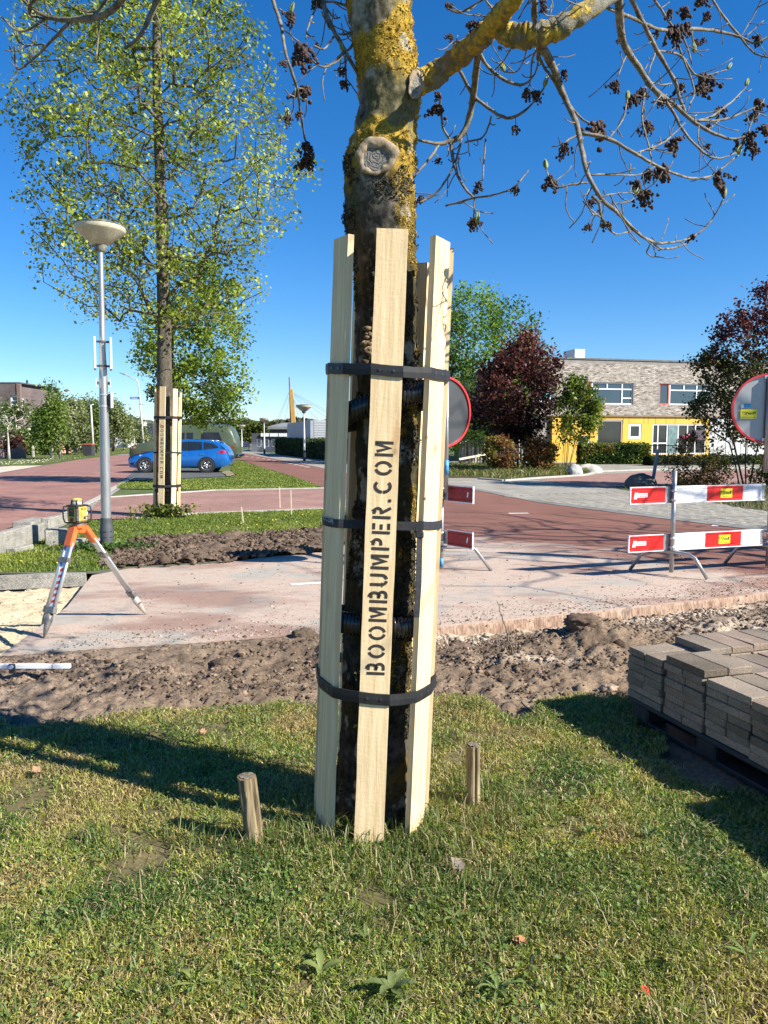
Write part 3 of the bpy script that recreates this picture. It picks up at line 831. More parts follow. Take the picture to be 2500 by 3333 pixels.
# ================================================================== THE NEAR TREE
TY = 3.17
tab = np.array([  # px y, left, right
    (-420, 1105, 1325), (-150, 1120, 1332), (0, 1128, 1338), (60, 1136, 1342), (150, 1150, 1347), (240, 1163, 1356), (300, 1168, 1372), (350, 1166, 1372), (400, 1160, 1358), (450, 1150, 1352), (520, 1130, 1351), (570, 1118, 1346), (650, 1117, 1354), (700, 1120, 1357), (750, 1126, 1354),
    (850, 1150, 1354), (1000, 1156, 1356), (1150, 1157, 1360), (1300, 1158, 1358), (1600, 1155, 1357), (1800, 1140, 1352), (2000, 1118, 1345), (2300, 1108, 1338), (2500, 1098, 1338), (2640, 1085, 1342), (2720, 1070, 1350), (2790, 1055, 1365)])
zs = []; cx = []; hw = []
for y, l, r in tab:
    x, _, z_ = P((l + r) / 2, y, TY)
    zs.append(z_); cx.append(x); hw.append((r - l) / 2 * ZC(TY, z_) / FPX)
o_ = np.argsort(zs); zs = np.array(zs)[o_]; cx = np.array(cx)[o_]; hw = np.array(hw)[o_]
ztop = 6.6
zs = np.append(zs, [5.2, ztop]); cx = np.append(cx, [cx[-1] - .06, cx[-1] - .05]); hw = np.append(hw, [hw[-1] * .75, .05])
hw *= .975
def tk(z): return np.interp(z, zs, cx), np.interp(z, zs, hw)
W1 = np.array(P(1224, 512, TY - .16)); W2 = np.array(P(1350, 275, TY - .10))
NA, dz = 150, .0085
zr = np.concatenate([np.arange(-.06, 3.9, dz), np.arange(3.9, ztop, .06)])
TH, ZZ = np.meshgrid(np.arange(NA) * 2 * np.pi / NA, zr)
CX = np.interp(ZZ, zs, cx); HW = np.interp(ZZ, zs, hw)
dirx, diry = np.cos(TH), np.sin(TH)
Pn = np.stack([CX + dirx * HW, TY + diry * HW, ZZ], -1).reshape(-1, 3)
dsp = (fbm(Pn, 5, 3, 101) - .5) * .018
crust = np.clip(fbm(Pn, 34, 4, 103) - .42, 0, 1) * .035
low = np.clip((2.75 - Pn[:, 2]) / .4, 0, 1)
# vertical furrows on the lower bark
fur = fbm(Pn * np.array([1, 1, .22]), 42, 3, 104)
furrow = np.abs(fur - .5) * -.022 * low
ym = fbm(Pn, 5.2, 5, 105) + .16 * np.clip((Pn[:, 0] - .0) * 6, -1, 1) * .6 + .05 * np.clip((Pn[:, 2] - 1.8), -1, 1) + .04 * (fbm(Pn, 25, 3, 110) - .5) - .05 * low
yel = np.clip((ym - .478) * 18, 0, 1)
km = fbm(Pn, 7, 5, 107)
blk = np.clip((km - .60) * 14, 0, 1) * (1 - yel * .6)
dw1 = np.linalg.norm((Pn - W1) * np.array([1, .7, 1.05]), axis=1)
bulge = .030 * np.exp(-(dw1 / .115) ** 2) * (diry.ravel() < .1)
clean = np.clip((dw1 - .07) / .02, 0, 1)
fine_ = (fbm(Pn, 70, 3, 119) - .5) * .010 + np.abs(fbm(Pn * np.array([1, 1, .5]), 30, 3, 120) - .5) * -.012
disp = dsp + fine_ * clean + crust * (.35 + .65 * yel + blk) * clean + furrow + bulge
Pn[:, 0] += dirx.ravel() * disp; Pn[:, 1] += diry.ravel() * disp
ridx = np.arange(NA); i = np.arange(len(zr) - 1)[:, None] * NA
F = np.stack([i + ridx, i + (ridx + 1) % NA, i + NA + (ridx + 1) % NA, i + NA + ridx], -1).reshape(-1, 4)
g1 = fbm(Pn, 14, 4, 111)[:, None]
g2 = np.clip((fbm(Pn, 40, 4, 121)[:, None] - .3) * 2.5, 0, 1)
grey = (np.array([.06, .052, .040]) * (1 - g1) + np.array([.27, .24, .19]) * g1) * (.45 + .9 * g2)
oliv = np.array([.115, .10, .030])
ylc = np.array([.24, .145, .018]) * (1 - g1) + np.array([.50, .335, .045]) * g1
ylc = ylc * (.55 + .75 * fbm(Pn, 48, 3, 118)[:, None])
om = np.clip((fbm(Pn, 6, 4, 113) - .47) * 10, 0, 1)[:, None]
c = grey * (1 - om * .7) + oliv * om * .7
c = c * (1 - .62 * low[:, None])  # shade behind the boards painted in: lower bark and its lichen darkened
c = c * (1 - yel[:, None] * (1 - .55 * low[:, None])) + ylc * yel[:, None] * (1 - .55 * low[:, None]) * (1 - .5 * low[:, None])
c = c * (1 - blk[:, None] * .85) + np.array([.022, .020, .016]) * blk[:, None] * .85
pl = np.clip((fbm(Pn, 11, 4, 115) - .64) * 15, 0, 1)[:, None]
c = c * (1 - pl * .6) + np.array([.42, .41, .36]) * pl * .6
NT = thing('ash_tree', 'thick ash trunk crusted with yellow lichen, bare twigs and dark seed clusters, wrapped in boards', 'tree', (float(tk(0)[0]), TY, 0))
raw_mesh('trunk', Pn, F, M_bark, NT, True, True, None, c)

# lichen flakes that roughen the outline
sel = np.where((yel > .7) & (Pn[:, 2] > .3) & (Pn[:, 2] < 3.6) & (clean > .9))[0]
rl = np.random.default_rng(9); s1 = rl.choice(sel, min(10000, len(sel)), False)
nr = np.stack([dirx.ravel()[s1], diry.ravel()[s1], np.zeros(len(s1))], 1)
V, Fl = leaf_verts(Pn[s1] + nr * .002, .0062 * rl.uniform(.5, 1.6, len(s1)), nr + rl.normal(0, .45, (len(s1), 3)), 1.2, rl, .5)
lc = np.array([.20, .12, .012]) + rl.random((len(s1), 1)) * np.array([.34, .25, .05])
raw_mesh('lichen', V, Fl, M_bark, NT, False, True, None, np.repeat(lc, 4, 0), 'stuff')
sel = np.where(((blk > .5) | ((Pn[:, 2] < 2.7) & (km > .52))) & (Pn[:, 2] > .1) & (Pn[:, 2] < 3.6) & (clean > .9))[0]; s1 = rl.choice(sel, min(11000, len(sel)), False)
nr = np.stack([dirx.ravel()[s1], diry.ravel()[s1], np.zeros(len(s1))], 1)
V, Fl = leaf_verts(Pn[s1] + nr * .004, .010 * rl.uniform(.5, 1.7, len(s1)), nr + rl.normal(0, .5, (len(s1), 3)), 1.2, rl, .5)
raw_mesh('moss', V, Fl, M_bark, NT, False, True, None, np.repeat(np.array([.025, .023, .015]) + rl.random((len(s1), 1)) * np.array([.06, .055, .035]), 4, 0), 'stuff')

# pruning scars: callus ring and weathered end grain
M_callus = M('callus', (.20, .145, .085), (.40, .31, .195), 22, .8, .6, 60, fine=.4)
def mat_endgrain():
    m = bpy.data.materials.new('end_grain'); m.use_nodes = True
    t = m.node_tree; p = t.nodes['Principled BSDF']; v = coords(t)
    wv = nn(t, 'ShaderNodeTexWave', wave_type='RINGS', rings_direction='Y'); wv.inputs['Scale'].default_value = 24; wv.inputs['Distortion'].default_value = 9
    wv.inputs['Detail'].default_value = 4; wv.inputs['Detail Scale'].default_value = 3
    t.links.new(v, wv.inputs['Vector'])
    t.links.new(ramp2(t, wv.outputs['Fac'], (.13, .12, .105), (.22, .21, .185), .1, .9), p.inputs['Base Color'])
    p.inputs['Roughness'].default_value = .95
    bump(t, p, wv.outputs['Fac'], .6, .004)
    return m
M_end = mat_endgrain()
def scar(center, nrm, a, b, tr, tilt=0, name='pruning_scar', lopen=True):
    n = Vector(nrm).normalized(); up = Vector((0, 0, 1)); sx = up.cross(n).normalized() * -1; sy = n.cross(sx) * -1
    sy = Vector((0, 0, 1)) - n * n.z; sy.normalize(); sx = sy.cross(n)
    rot = Matrix.Rotation(tilt, 3, n); sx = rot @ sx; sy = rot @ sy
    C = Vector(center) - Vector(NT.location)
    m = MB(); N = 56; k = 14; V = []
    for i in range(N):
        an = 2 * math.pi * i / N
        wob = 1 + .06 * math.sin(3 * an + 1) + .04 * math.sin(7 * an)
        cc = C + sx * math.cos(an) * a * wob + sy * math.sin(an) * b * wob
        rad = (sx * math.cos(an) * b + sy * math.sin(an) * a).normalized()
        th = tr * (1.0 + .42 * math.sin(an + .3) + .15 * math.sin(5 * an) + .08 * math.sin(11 * an))
        for q in range(k):
            bb = 2 * math.pi * q / k
            V.append(cc + rad * math.cos(bb) * th * 1.5 + n * math.sin(bb) * th * .75)
    m.add(V, [(i * k + q, i * k + (q + 1) % k, ((i + 1) % N) * k + (q + 1) % k, ((i + 1) % N) * k + q) for i in range(N) for q in range(k)])
    ring = m.build(name, M_callus, NT, True)
    d = MB(); V = [Vector((0, 0, 0))]; Fd = []
    for r_ in (.5, 1.0):
        for i in range(32): V.append(Vector((math.cos(i / 16 * math.pi) * a * r_, 0, math.sin(i / 16 * math.pi) * b * r_)))
    Fd = [(0, 1 + i, 1 + (i + 1) % 32) for i in range(32)] + [(1 + i, 33 + i, 33 + (i + 1) % 32, 1 + (i + 1) % 32) for i in range(32)]
    d.add(V, Fd); do = d.build('end_grain', M_end, ring)
    do.matrix_local = Matrix((sx, -n, sy)).transposed().to_4x4(); do.location = C + n * tr * .15
    return ring
def surf(c3, off=0):
    x, h = tk(c3[2]); return x, h
x_, h_ = tk(W1[2])
scar((W1[0], TY - math.sqrt(max(h_ ** 2 - (W1[0] - x_) ** 2, 0)) - .026, W1[2]), (-.13, -1, .05), .064, .056, .0105)
x_, h_ = tk(W2[2])
scar((x_ + h_ * .80, TY - h_ * .66 - .016, W2[2]), (.62, -.85, .10), .025, .053, .0065, tilt=-.35)
# small burr in the shade between the boards
clods('burr', np.stack([np.full(40, P(1200, 1130, 3.03)[0]) + rl.normal(0, .014, 40), np.full(40, 3.055) + rl.normal(0, .008, 40), np.full(40, P(1200, 1130, 3.03)[2]) + rl.normal(0, .028, 40)], 1), .010,
      lambda r, n: np.array([.20, .15, .09]) * r.uniform(.4, 1.3, (n, 1)), M_bark, 6, kind=None, parent=NT)

# ---- limbs and twigs traced from the photograph, each given its own depth
def Yf(px, py):
    return 3.17 + .34 * math.sin(px / 190.0 + 1.3) * min(1, abs(px - 1240) / 420) + .22 * math.sin(py / 130.0 + px / 330.0) * min(1, abs(px - 1240) / 300) + .00025 * (px - 1240) * (1 if px > 1240 else .6)
M_twig = M('ash_twig', (.085, .07, .045), (.25, .22, .165), 30, .85, .5, 150, fine=.4)
def mat_limb():
    m = bpy.data.materials.new('lichened_limb'); m.use_nodes = True
    t = m.node_tree; p = t.nodes['Principled BSDF']; v = coords(t)
    g = ramp2(t, noise(t, v, 40, 5), (.13, .12, .09), (.29, .27, .21), .3, .7)
    ye = ramp2(t, noise(t, v, 70, 4), (.30, .19, .02), (.64, .46, .07), .3, .7)
    f = maprange(t, noise(t, v, 8, 8, .72), .44, .52)
    t.links.new(mixc(t, f, g, ye), p.inputs['Base Color'])
    p.inputs['Roughness'].default_value = .9
    bump(t, p, math_(t, 'ADD', noise(t, v, 120, 5, .7), f), .8, .008)
    return m
M_limb = mat_limb()
K = .7535
def smooth_px(pl, k=5):
    """Catmull-Rom through the traced points"""
    p = [pl[0]] + list(pl) + [pl[-1]]; out = []
    for i in range(1, len(p) - 2):
        for q in range(k):
            t = q / k; a, b, c, d = [np.array(x, float) for x in p[i - 1:i + 3]]
            out.append(.5 * ((2 * b) + (c - a) * t + (2 * a - 5 * b + 4 * c - d) * t * t + (3 * b - a - 3 * c + d) * t ** 3))
    out.append(np.array(pl[-1], float)); return out
def trace(pl, ox, wob=0.0, rk=1.0, seed=0, k=5):
    r0 = pl[0][2] if len(pl[0]) > 2 else 4; rr = []
    full = []
    last = r0
    for i, q in enumerate(pl):
        if len(q) > 2: last = q[2]
        full.append((q[0], q[1], last))
    rg_ = random.Random(seed); pts = []; rad = []
    for x, y, r in smooth_px(full, k):
        px, py = ox + x * K, y * K
        px += rg_.uniform(-wob, wob); py += rg_.uniform(-wob, wob)
        p = P(px, py, Yf(px, py)); pts.append(p); rad.append(max(.0016, r * K * ZC(p[1], p[2]) / FPX * rk * (1 + rg_.uniform(-.12, .12))))
    return pts, rad
def local(pts, o): L = Vector(o.location); return [Vector(p) - L for p in pts]
limb_lines = [[(95, 385, 62), (130, 360, 56), (200, 335, 50), (300, 262, 47), (400, 180, 44), (470, 110, 46), (515, 50, 42), (560, 0, 38), (600, -70, 34)],
              [(490, 120, 38), (540, 148, 46), (600, 155, 50), (660, 150, 50), (740, 128, 47), (830, 75, 43), (920, 18, 38), (1010, -40, 34), (1100, -90, 30), (1250, -110, 24), (1400, -60, 18), (1560, -70, 12), (1700, -60, 8)],
 [(1560 - 1659, -240, 40), (1350 - 1659, -120, 30), (1165 - 1659, -58, 24), (900 - 1659, -110, 20), (695 - 1659, -58, 18), (560 - 1659, -55, 16), (250 - 1659, -55, 12), (80 - 1659, -55, 8)]]
for pl in limb_lines:
    pts, rad = trace(pl, 1250, 1.0, 1.0, 3, 8)
    m = MB(); m.tube(local(pts, NT), rad, 20)
    o = m.build('limb', M_limb, NT, True)
    me = o.data; V = np.array([v.co[:] for v in me.vertices]); c0 = V.mean(0)
tw2 = [
 [(410,200,16),(395,330,14),(380,450,14),(350,560,12),(310,600,12),(240,620,8),(145,605,5)], [(240,620,6),(200,680,6),(125,770,4)], [(290,620,8),(300,700,7),(340,800,6),(390,855,5)],
 [(335,600,5),(300,720,5),(230,830,5),(155,875,5)], [(265,890,4),(390,855,5),(480,840,4),(560,810,4),(625,735,3)], [(390,855,4),(388,940,3),(400,970,3)], [(440,600,4),(425,780,3)],
 [(465,500,4),(430,590,4),(350,615,4)], [(240,400,4),(255,550,5),(290,610,6)], [(330,310,7),(380,400,8),(430,450,7),(530,510,7),(620,470,5),(690,380,4)],
 [(410,220,8),(450,290,7),(530,350,7),(600,365,6),(650,320,4),(665,270,4)], [(680,200,18),(730,290,16),(770,400,14),(830,530,13),(850,620,11),(880,750,10),(940,860,9),(1000,910,8),(1080,990,7),(1160,1045,6),(1260,1045,5),(1340,1020,4),(1400,970,4),(1440,910,3),(1465,860,3)],
 [(660,200,6),(680,270,6),(720,330,6),(800,450,6),(850,510,5),(910,545,5)], [(850,575,8),(970,600,8),(1080,660,7),(1170,710,6),(1300,765,5),(1400,765,5),(1470,720,4),(1530,670,4)],
 [(850,580,5),(790,610,4),(760,650,3)], [(880,790,5),(820,795,4),(740,805,4),(700,730,3)], [(890,755,4),(1000,755,4),(1100,755,3),(1170,720,3)], [(900,850,8),(930,880,6),(940,940,6),(1000,1010,4),(1080,990,3)],
 [(940,940,4),(880,890,3),(850,820,2)], [(980,880,4),(1060,870,3),(1100,830,3)], [(930,850,4),(1010,835,3),(1080,835,3)], [(1160,1045,5),(1135,1090,3),(1165,1110,3),(1175,1095,3)], [(1160,1045,4),(1200,1075,4),(1290,1060,4),(1350,1015,3)],
 [(1010,-40,18),(1030,170,16),(1100,290,14),(1170,390,12),(1250,450,10),(1330,520,8),(1410,570,7),(1500,600,5),(1560,590,4)], [(1050,-40,10),(1110,80,10),(1180,220,9),(1250,340,8),(1290,460,7),(1330,520,7)],
 [(1170,390,8),(1240,470,7),(1290,560,6),(1370,650,5),(1440,685,4),(1520,660,3)], [(1330,520,6),(1450,520,5),(1570,480,4),(1640,440,3)], [(1330,520,5),(1400,510,5),(1500,440,4),(1565,375,3)],
 [(960,30,8),(1100,90,8),(1200,130,8),(1330,125,8),(1440,135,7),(1540,160,6),(1600,185,5),(1680,150,4)], [(1400,-30,5),(1480,90,5),(1540,160,5)], [(1540,160,5),(1600,230,4),(1680,250,4)],
 [(1180,220,5),(1280,240,5),(1340,320,4),(1380,330,3)], [(1260,170,5),(1300,270,5),(1340,390,4),(1320,450,3)], [(1130,380,5),(1115,500,4),(1140,620,4),(1160,700,3)], [(1090,660,4),(1200,620,4),(1260,570,3),(1300,530,3)],
 [(970,600,3),(1030,520,3),(1050,430,3)], [(1130,350,3),(1200,365,3),(1240,360,3)], [(1360,540,3),(1360,620,3),(1400,650,3)], [(650,-30,14),(650,90,12)], [(668,200,5),(640,260,4),(630,370,3)],
 [(625,190,4),(600,270,3),(570,310,3),(520,310,3)], [(560,190,4),(520,260,3),(480,300,3)], [(1050,230,4),(1010,330,3)], [(1170,230,4),(1140,320,3)], [(480,60,5),(440,0,4),(420,-30,4)], [(270,30,3),(300,50,4),(340,50,4),(440,-10,4)], [(470,80,4),(400,60,3)],
 [(1150,-30,6),(1230,90,5),(1300,180,4),(1330,280,3)], [(1540,160,3),(1600,60,3),(1630,0,3)], [(1560,160,3),(1640,90,3)], [(1330,130,3),(1340,230,3)], [(1290,460,3),(1200,440,3),(1160,430,3)], [(1450,520,3),(1400,560,3)], [(1560,480,3),(1580,540,3)],
 [(1600,440,3),(1590,520,3),(1540,650,3)], [(1380,330,3),(1480,300,3)], [(330,180,4),(280,180,3)], [(640,-20,3),(580,80,3)], [(700,0,3),(690,60,3),(760,75,3)], [(860,30,4),(780,0,3)]]
tw1 = [
 [(1165,-40,9),(1210,100,8),(1240,250,7),(1280,370,6),(1300,500,5),(1320,610,4),(1345,700,3)], [(1380,-30,12),(1430,110,10),(1490,220,9),(1550,330,7)], [(1380,10,5),(1340,90,4),(1320,170,3)], [(1535,130,6),(1490,150,4),(1460,145,3)],
 [(1480,230,6),(1430,280,5),(1380,285,4),(1330,240,3)], [(1540,170,8),(1510,210,6),(1480,225,6)], [(1490,240,5),(1500,400,4)], [(1440,160,5),(1400,210,4),(1355,195,3)], [(1400,5,5),(1470,15,5),(1540,60,5)], [(1400,20,4),(1440,75,4),(1470,75,3)],
 [(1205,40,4),(1250,60,3)], [(1230,130,4),(1290,180,3)], [(1470,240,3),(1470,330,3)], [(1390,50,4),(1425,125,3)], [(1290,380,3),(1330,385,3)], [(1275,380,3),(1265,480,3),(1245,515,3)],
 [(560,-40,16),(460,60,14),(330,85,12),(230,80,10),(160,50,8),(100,0,6),(80,-40,6)], [(200,78,6),(120,130,5),(60,125,4),(10,75,4)], [(300,95,8),(220,180,6),(150,250,5),(80,300,5),(65,260,4),(65,200,4)], [(695,-40,14),(640,90,12),(600,160,8),(540,210,6)],
 [(190,190,4),(110,195,4),(75,175,3)], [(470,-30,6),(420,50,5),(350,40,4)], [(430,75,5),(425,170,4),(415,260,3)], [(250,-40,8),(150,0,6),(130,60,6),(190,80,5)]]
m = MB()
rtw = random.Random(17)
tips = []; TWP = []
for oi, (arr, ox) in enumerate(((tw2, 1250), (tw1, 0))):
    for k, pl in enumerate(arr):
        pts, rad = trace(pl, ox, 1.2, 1.0, k * 3 + oi)
        TWP += [tuple(q_) for q_ in pts]
        big = pl[0][2] >= 9
        if big:
            mb = MB().tube(local(pts, NT), rad, 8); mb.build('branch', M_twig, NT, True)
        else: m.tube(local(pts, NT), rad, 6)
        # knots and short spurs along the twig
        for q in range(2, len(pts) - 1, 3):
            if rtw.random() < .55:
                p = Vector(pts[q]) - Vector(NT.location); L = rtw.uniform(.012, .05)
                d = Vector((rtw.uniform(-1, 1), rtw.uniform(-1, 1), rtw.uniform(-.6, 1))).normalized()
                m.tube([p, p + d * L * .6, p + d * L + Vector((0, 0, L * .3))], [.0028, .0022, .0026], 5)
        for q in range(3, len(pts) - 2, 4):
            if rtw.random() < .55 and pl[0][2] < 20:
                p = Vector(pts[q]) - Vector(NT.location); ax_ = (Vector(pts[q + 1]) - Vector(pts[q - 1])).normalized()
                sd_ = ax_.cross(Vector((rtw.uniform(-1, 1), rtw.uniform(-1, 1), rtw.uniform(-1, 1)))).normalized(); L = rtw.uniform(.06, .20); cur = [p]
                dr_ = (ax_ * .7 + sd_).normalized()
                for k_ in range(5):
                    dr_ = (dr_ + Vector((rtw.uniform(-.25, .25), rtw.uniform(-.25, .25), .16 if k_ > 1 else -.12))).normalized(); cur.append(cur[-1] + dr_ * L / 5)
                m.tube(cur, [.0028, .0025, .0023, .0021, .0020, .0024], 5)
        tips.append((pts[-1], pts[-2]))
m.build('twigs', M_twig, NT, True, kind='stuff')
# opening green buds at the tips
M_bud = M('ash_bud', (.16, .20, .05), (.30, .33, .10), 60, .6, .2)
bm_proto = []
for v in range(3):
    b = MB(); rb = random.Random(v)
    for q in range(4):
        a = q * 1.6 + v; dx, dy = math.cos(a) * .006, math.sin(a) * .006
        b.tube([(0, 0, 0), (dx, dy, .014), (dx * 1.1, dy * 1.1, .028), (dx * .5, dy * .5, .042 + .01 * q / 3)], [.002, .0042, .0036, .001], 6)
    bm_proto.append(b)
nb = 0
for k, (p, q) in enumerate(tips):
    if k % 5 == 0 or k in (9, 11, 13, 27):
        bo = bm_proto[k % 3].build('bud', M_bud, NT, True) if nb < 3 else bpy.data.objects.new('bud', budm[k % 3])
        if nb < 3:
            if nb == 0: budm = {}
            budm[nb] = bo.data
            if nb == 2 and len(budm) < 3: pass
        else: COL.objects.link(bo); bo.parent = NT
        bo.location = Vector(p) - Vector(NT.location); d = Vector(p) - Vector(q); d.z = abs(d.z) + .02
        bo.rotation_euler = d.to_track_quat('Z', 'Y').to_euler(); nb += 1
# dark hanging seed clusters
M_seed = M('dried_flower_cluster', (.022, .013, .011), (.095, .055, .042), 90, .9, .5, 200)
protos = []
for v in range(5):
    rq = np.random.default_rng(40 + v); n = 150
    # strings of knobs fanning down
    C = []
    for s_ in range(11):
        d = np.array([rq.normal(0, .55), rq.normal(0, .55), -rq.uniform(.3, 1.1)]); d /= np.linalg.norm(d); L = rq.uniform(.022, .062)
        for t in np.linspace(.15, 1, 9): C.append(d * L * t + rq.normal(0, .0042, 3))
    C = np.array(C)
    V, Fq = ico(); sz = rq.uniform(.0035, .0075, len(C))
    W = V[None] * sz[:, None, None] * rq.uniform(.7, 1.3, (len(C), len(V), 1)) + C[:, None]
    Fq = (np.arange(len(C))[:, None, None] * len(V) + Fq[None]).reshape(-1, 3)
    protos.append((W.reshape(-1, 3), Fq))
pm = [None] * 5
cl2 = [(650,410,.8),(570,560,.6),(1010,370,.9),(780,320,.6),(940,550,1.5),(780,640,.9),(715,790,.9),(1215,735,1.3),(1150,750,.8),(1440,770,1.5),(1110,840,1.2),(965,975,.6),(885,985,.5),(390,960,.8),(232,470,1.0),(240,700,.5),(1250,620,1.1),(1380,350,1.6),(1250,130,1.4),(1300,50,1.1),(1400,70,.8),(1620,170,.9),(1070,430,1),(1135,540,.9),(1280,380,.9),(1200,440,.8),(1450,480,.9),(1605,455,1.1),(1580,590,1.4),(1640,560,1.1),(1600,650,.8),(1400,640,.5),(400,810,.8),(570,820,.5),(1330,1030,.6),(1350,190,.7),(385,110,.7),(235,420,.6),(160,860,.5),(1300,120,1.2),(900,880,.5),(1095,800,.8),(1600,500,.9),(620,400,.7),(1360,10,.9),(1010,190,.3),(500,215,.3),(690,40,.5),(1120,400,.8),(1380,380,1.1),(1380,180,.5),(1180,150,.5),(1230,60,.7),(1400,550,.5),(290,165,.5),(680,15,.4),(275,30,.5)]
cl1 = [(1270,85,.9),(1300,205,1.4),(1320,390,1.1),(1245,515,.6),(1290,500,.5),(1320,690,1.2),(1320,630,.9),(1230,280,.5),(1480,310,.6),(1490,370,.6),(1370,20,.8),(1370,200,.3),(1340,710,.6)]
pp_ = 0; STK = MB()
for arr, ox in ((cl2, 1250), (cl1, 0)):
    for (zx, zy, s_) in arr:
        v = pp_ % 5; px, py = ox + zx * K, zy * K - 12
        if pm[v] is None:
            o = raw_mesh('seed_cluster', protos[v][0], protos[v][1], M_seed, NT, False, False); pm[v] = o.data
        else:
            o = bpy.data.objects.new('seed_cluster', pm[v]); COL.objects.link(o); o.parent = NT
        o.location = Vector(P(px, py, Yf(px, py))) - Vector(NT.location)
        o.scale = (s_ * .98, s_ * .98, s_ * 1.12); o.rotation_euler = (rtw.uniform(-.3, .3), rtw.uniform(-.3, .3), rtw.uniform(0, 6)); pp_ += 1
        cw = np.array(P(px, py, Yf(px, py))); tw_ = np.array(TWP); dd_ = np.linalg.norm(tw_ - cw, axis=1) + np.maximum(0, cw[2] - tw_[:, 2]) * 1.5; k_ = int(np.argmin(dd_))
        a_ = Vector(tw_[k_]) - Vector(NT.location); b_ = Vector(cw) - Vector(NT.location)
        if (a_ - b_).length > .012: STK.tube([a_, a_.lerp(b_, .5) + Vector((0, 0, .006)), b_, b_ + Vector((0, 0, -.02))], [.0018, .0016, .0015, .0012], 5)
STK.build('cluster_stalks', M_twig, NT, True, kind='stuff')
# the crown above the frame: bare ascending branches (cast the dappled shade)
rc = np.random.default_rng(12); T_ = []
while len(T_) < 460:
    p = np.array([rc.normal(.7, 2.3), rc.normal(3.2, 1.7), rc.uniform(3.7, 8.2)])
    r_ = math.hypot(p[0] - .3, p[1] - 3.2)
    if r_ > 4.6 or p[1] < .4: continue
    zc = p[1] * _c + (CAM_H - p[2]) * _s
    if zc > .1:
        u = ((p[2] - CAM_H) * _c + p[1] * _s) / zc
        if u < .735: continue
    T_.append(p)
N_, par_ = grow(np.array(T_), [(float(tk(z)[0]), TY, z) for z in (3.75, 4.2, 4.7, 5.2, 5.8, 6.4)], .5, .6, 3)
skeleton_mesh('crown_branches', N_, par_, .0042, NT, M_twig, 2.3, 5, .07, kind='stuff')

# ================================================================== BOARD GUARDS
def mat_pine(name, c1, c2, knot=(.34, .17, .07)):
    m = bpy.data.materials.new(name); m.use_nodes = True
    t = m.node_tree; p = t.nodes['Principled BSDF']
    tc = nn(t, 'ShaderNodeTexCoord'); oi = nn(t, 'ShaderNodeObjectInfo')
    off = nn(t, 'ShaderNodeVectorMath', operation='ADD'); sc = nn(t, 'ShaderNodeVectorMath', operation='SCALE')
    cmb = nn(t, 'ShaderNodeCombineXYZ')
    t.links.new(math_(t, 'MULTIPLY', oi.outputs['Random'], 3.7), cmb.inputs[0]); t.links.new(math_(t, 'MULTIPLY', oi.outputs['Random'], 23.0), cmb.inputs[2])
    t.links.new(tc.outputs['Object'], off.inputs[0]); t.links.new(cmb.outputs[0], off.inputs[1])
    def mp(s):
        q = nn(t, 'ShaderNodeMapping'); q.inputs['Scale'].default_value = s; t.links.new(off.outputs[0], q.inputs[0]); return q.outputs[0]
    gr = noise(t, mp((1, 1, .045)), 62, 5, .6, .6)
    gr2 = noise(t, mp((1, 1, .02)), 17, 3, .5, 1.2)
    col = ramp2(t, gr, c1, c2, .35, .65)
    col = mixc(t, math_(t, 'MULTIPLY', maprange(t, gr2, .52, .56), .22), col, tuple(x * .72 for x in c1))
    vo = nn(t, 'ShaderNodeTexVoronoi'); vo.inputs['Scale'].default_value = 6.0; vo.inputs['Randomness'].default_value = 1
    t.links.new(mp((1.0, .3, .62)), vo.inputs['Vector'])
    kd = maprange(t, vo.outputs['Distance'], .085, .045)
    col = mixc(t, math_(t, 'MULTIPLY', kd, .75), col, knot)
    kr = maprange(t, vo.outputs['Distance'], .20, .09, 0, .28)
    col = mixc(t, kr, col, tuple(x * .62 for x in c1))
    st = maprange(t, noise(t, mp((1.6, 1, .35)), 9, 3, .5), .68, .72, 0, .5)
    col = mixc(t, st, col, (.48, .26, .09))
    t.links.new(col, p.inputs['Base Color'])
    p.inputs['Roughness'].default_value = .72; p.inputs['Specular IOR Level'].default_value = .3
    hgt = math_(t, 'ADD', math_(t, 'MULTIPLY', noise(t, mp((1, 1, .12)), 120, 4, .7), 1.0), math_(t, 'MULTIPLY', noise(t, mp((.3, 1, 1)), 90, 3, .6), .7))
    bump(t, p, hgt, .55, .0022)
    return m
M_pine = mat_pine('pine_board', (.70, .50, .27), (.84, .67, .40))
M_rubber = M('rubber_strap', (.008, .008, .009), (.016, .0165, .018), 20, .6, .4, 60, stretch=(1, 1, .3), dist=.003)
M_web = M('webbing', (.012, .014, .018), (.024, .026, .032), 60, .75, .6, 300)
M_paint = M('stencil_paint', (.018, .016, .014), (.05, .042, .034), 60, .8, lo=.3, hi=.75)
M_hose = M('black_hose', (.012, .012, .013), (.020, .020, .021), 20, .24)
M_zinc = M('screw_metal', (.07, .07, .075), (.12, .12, .12), 20, .4, metal=.7)

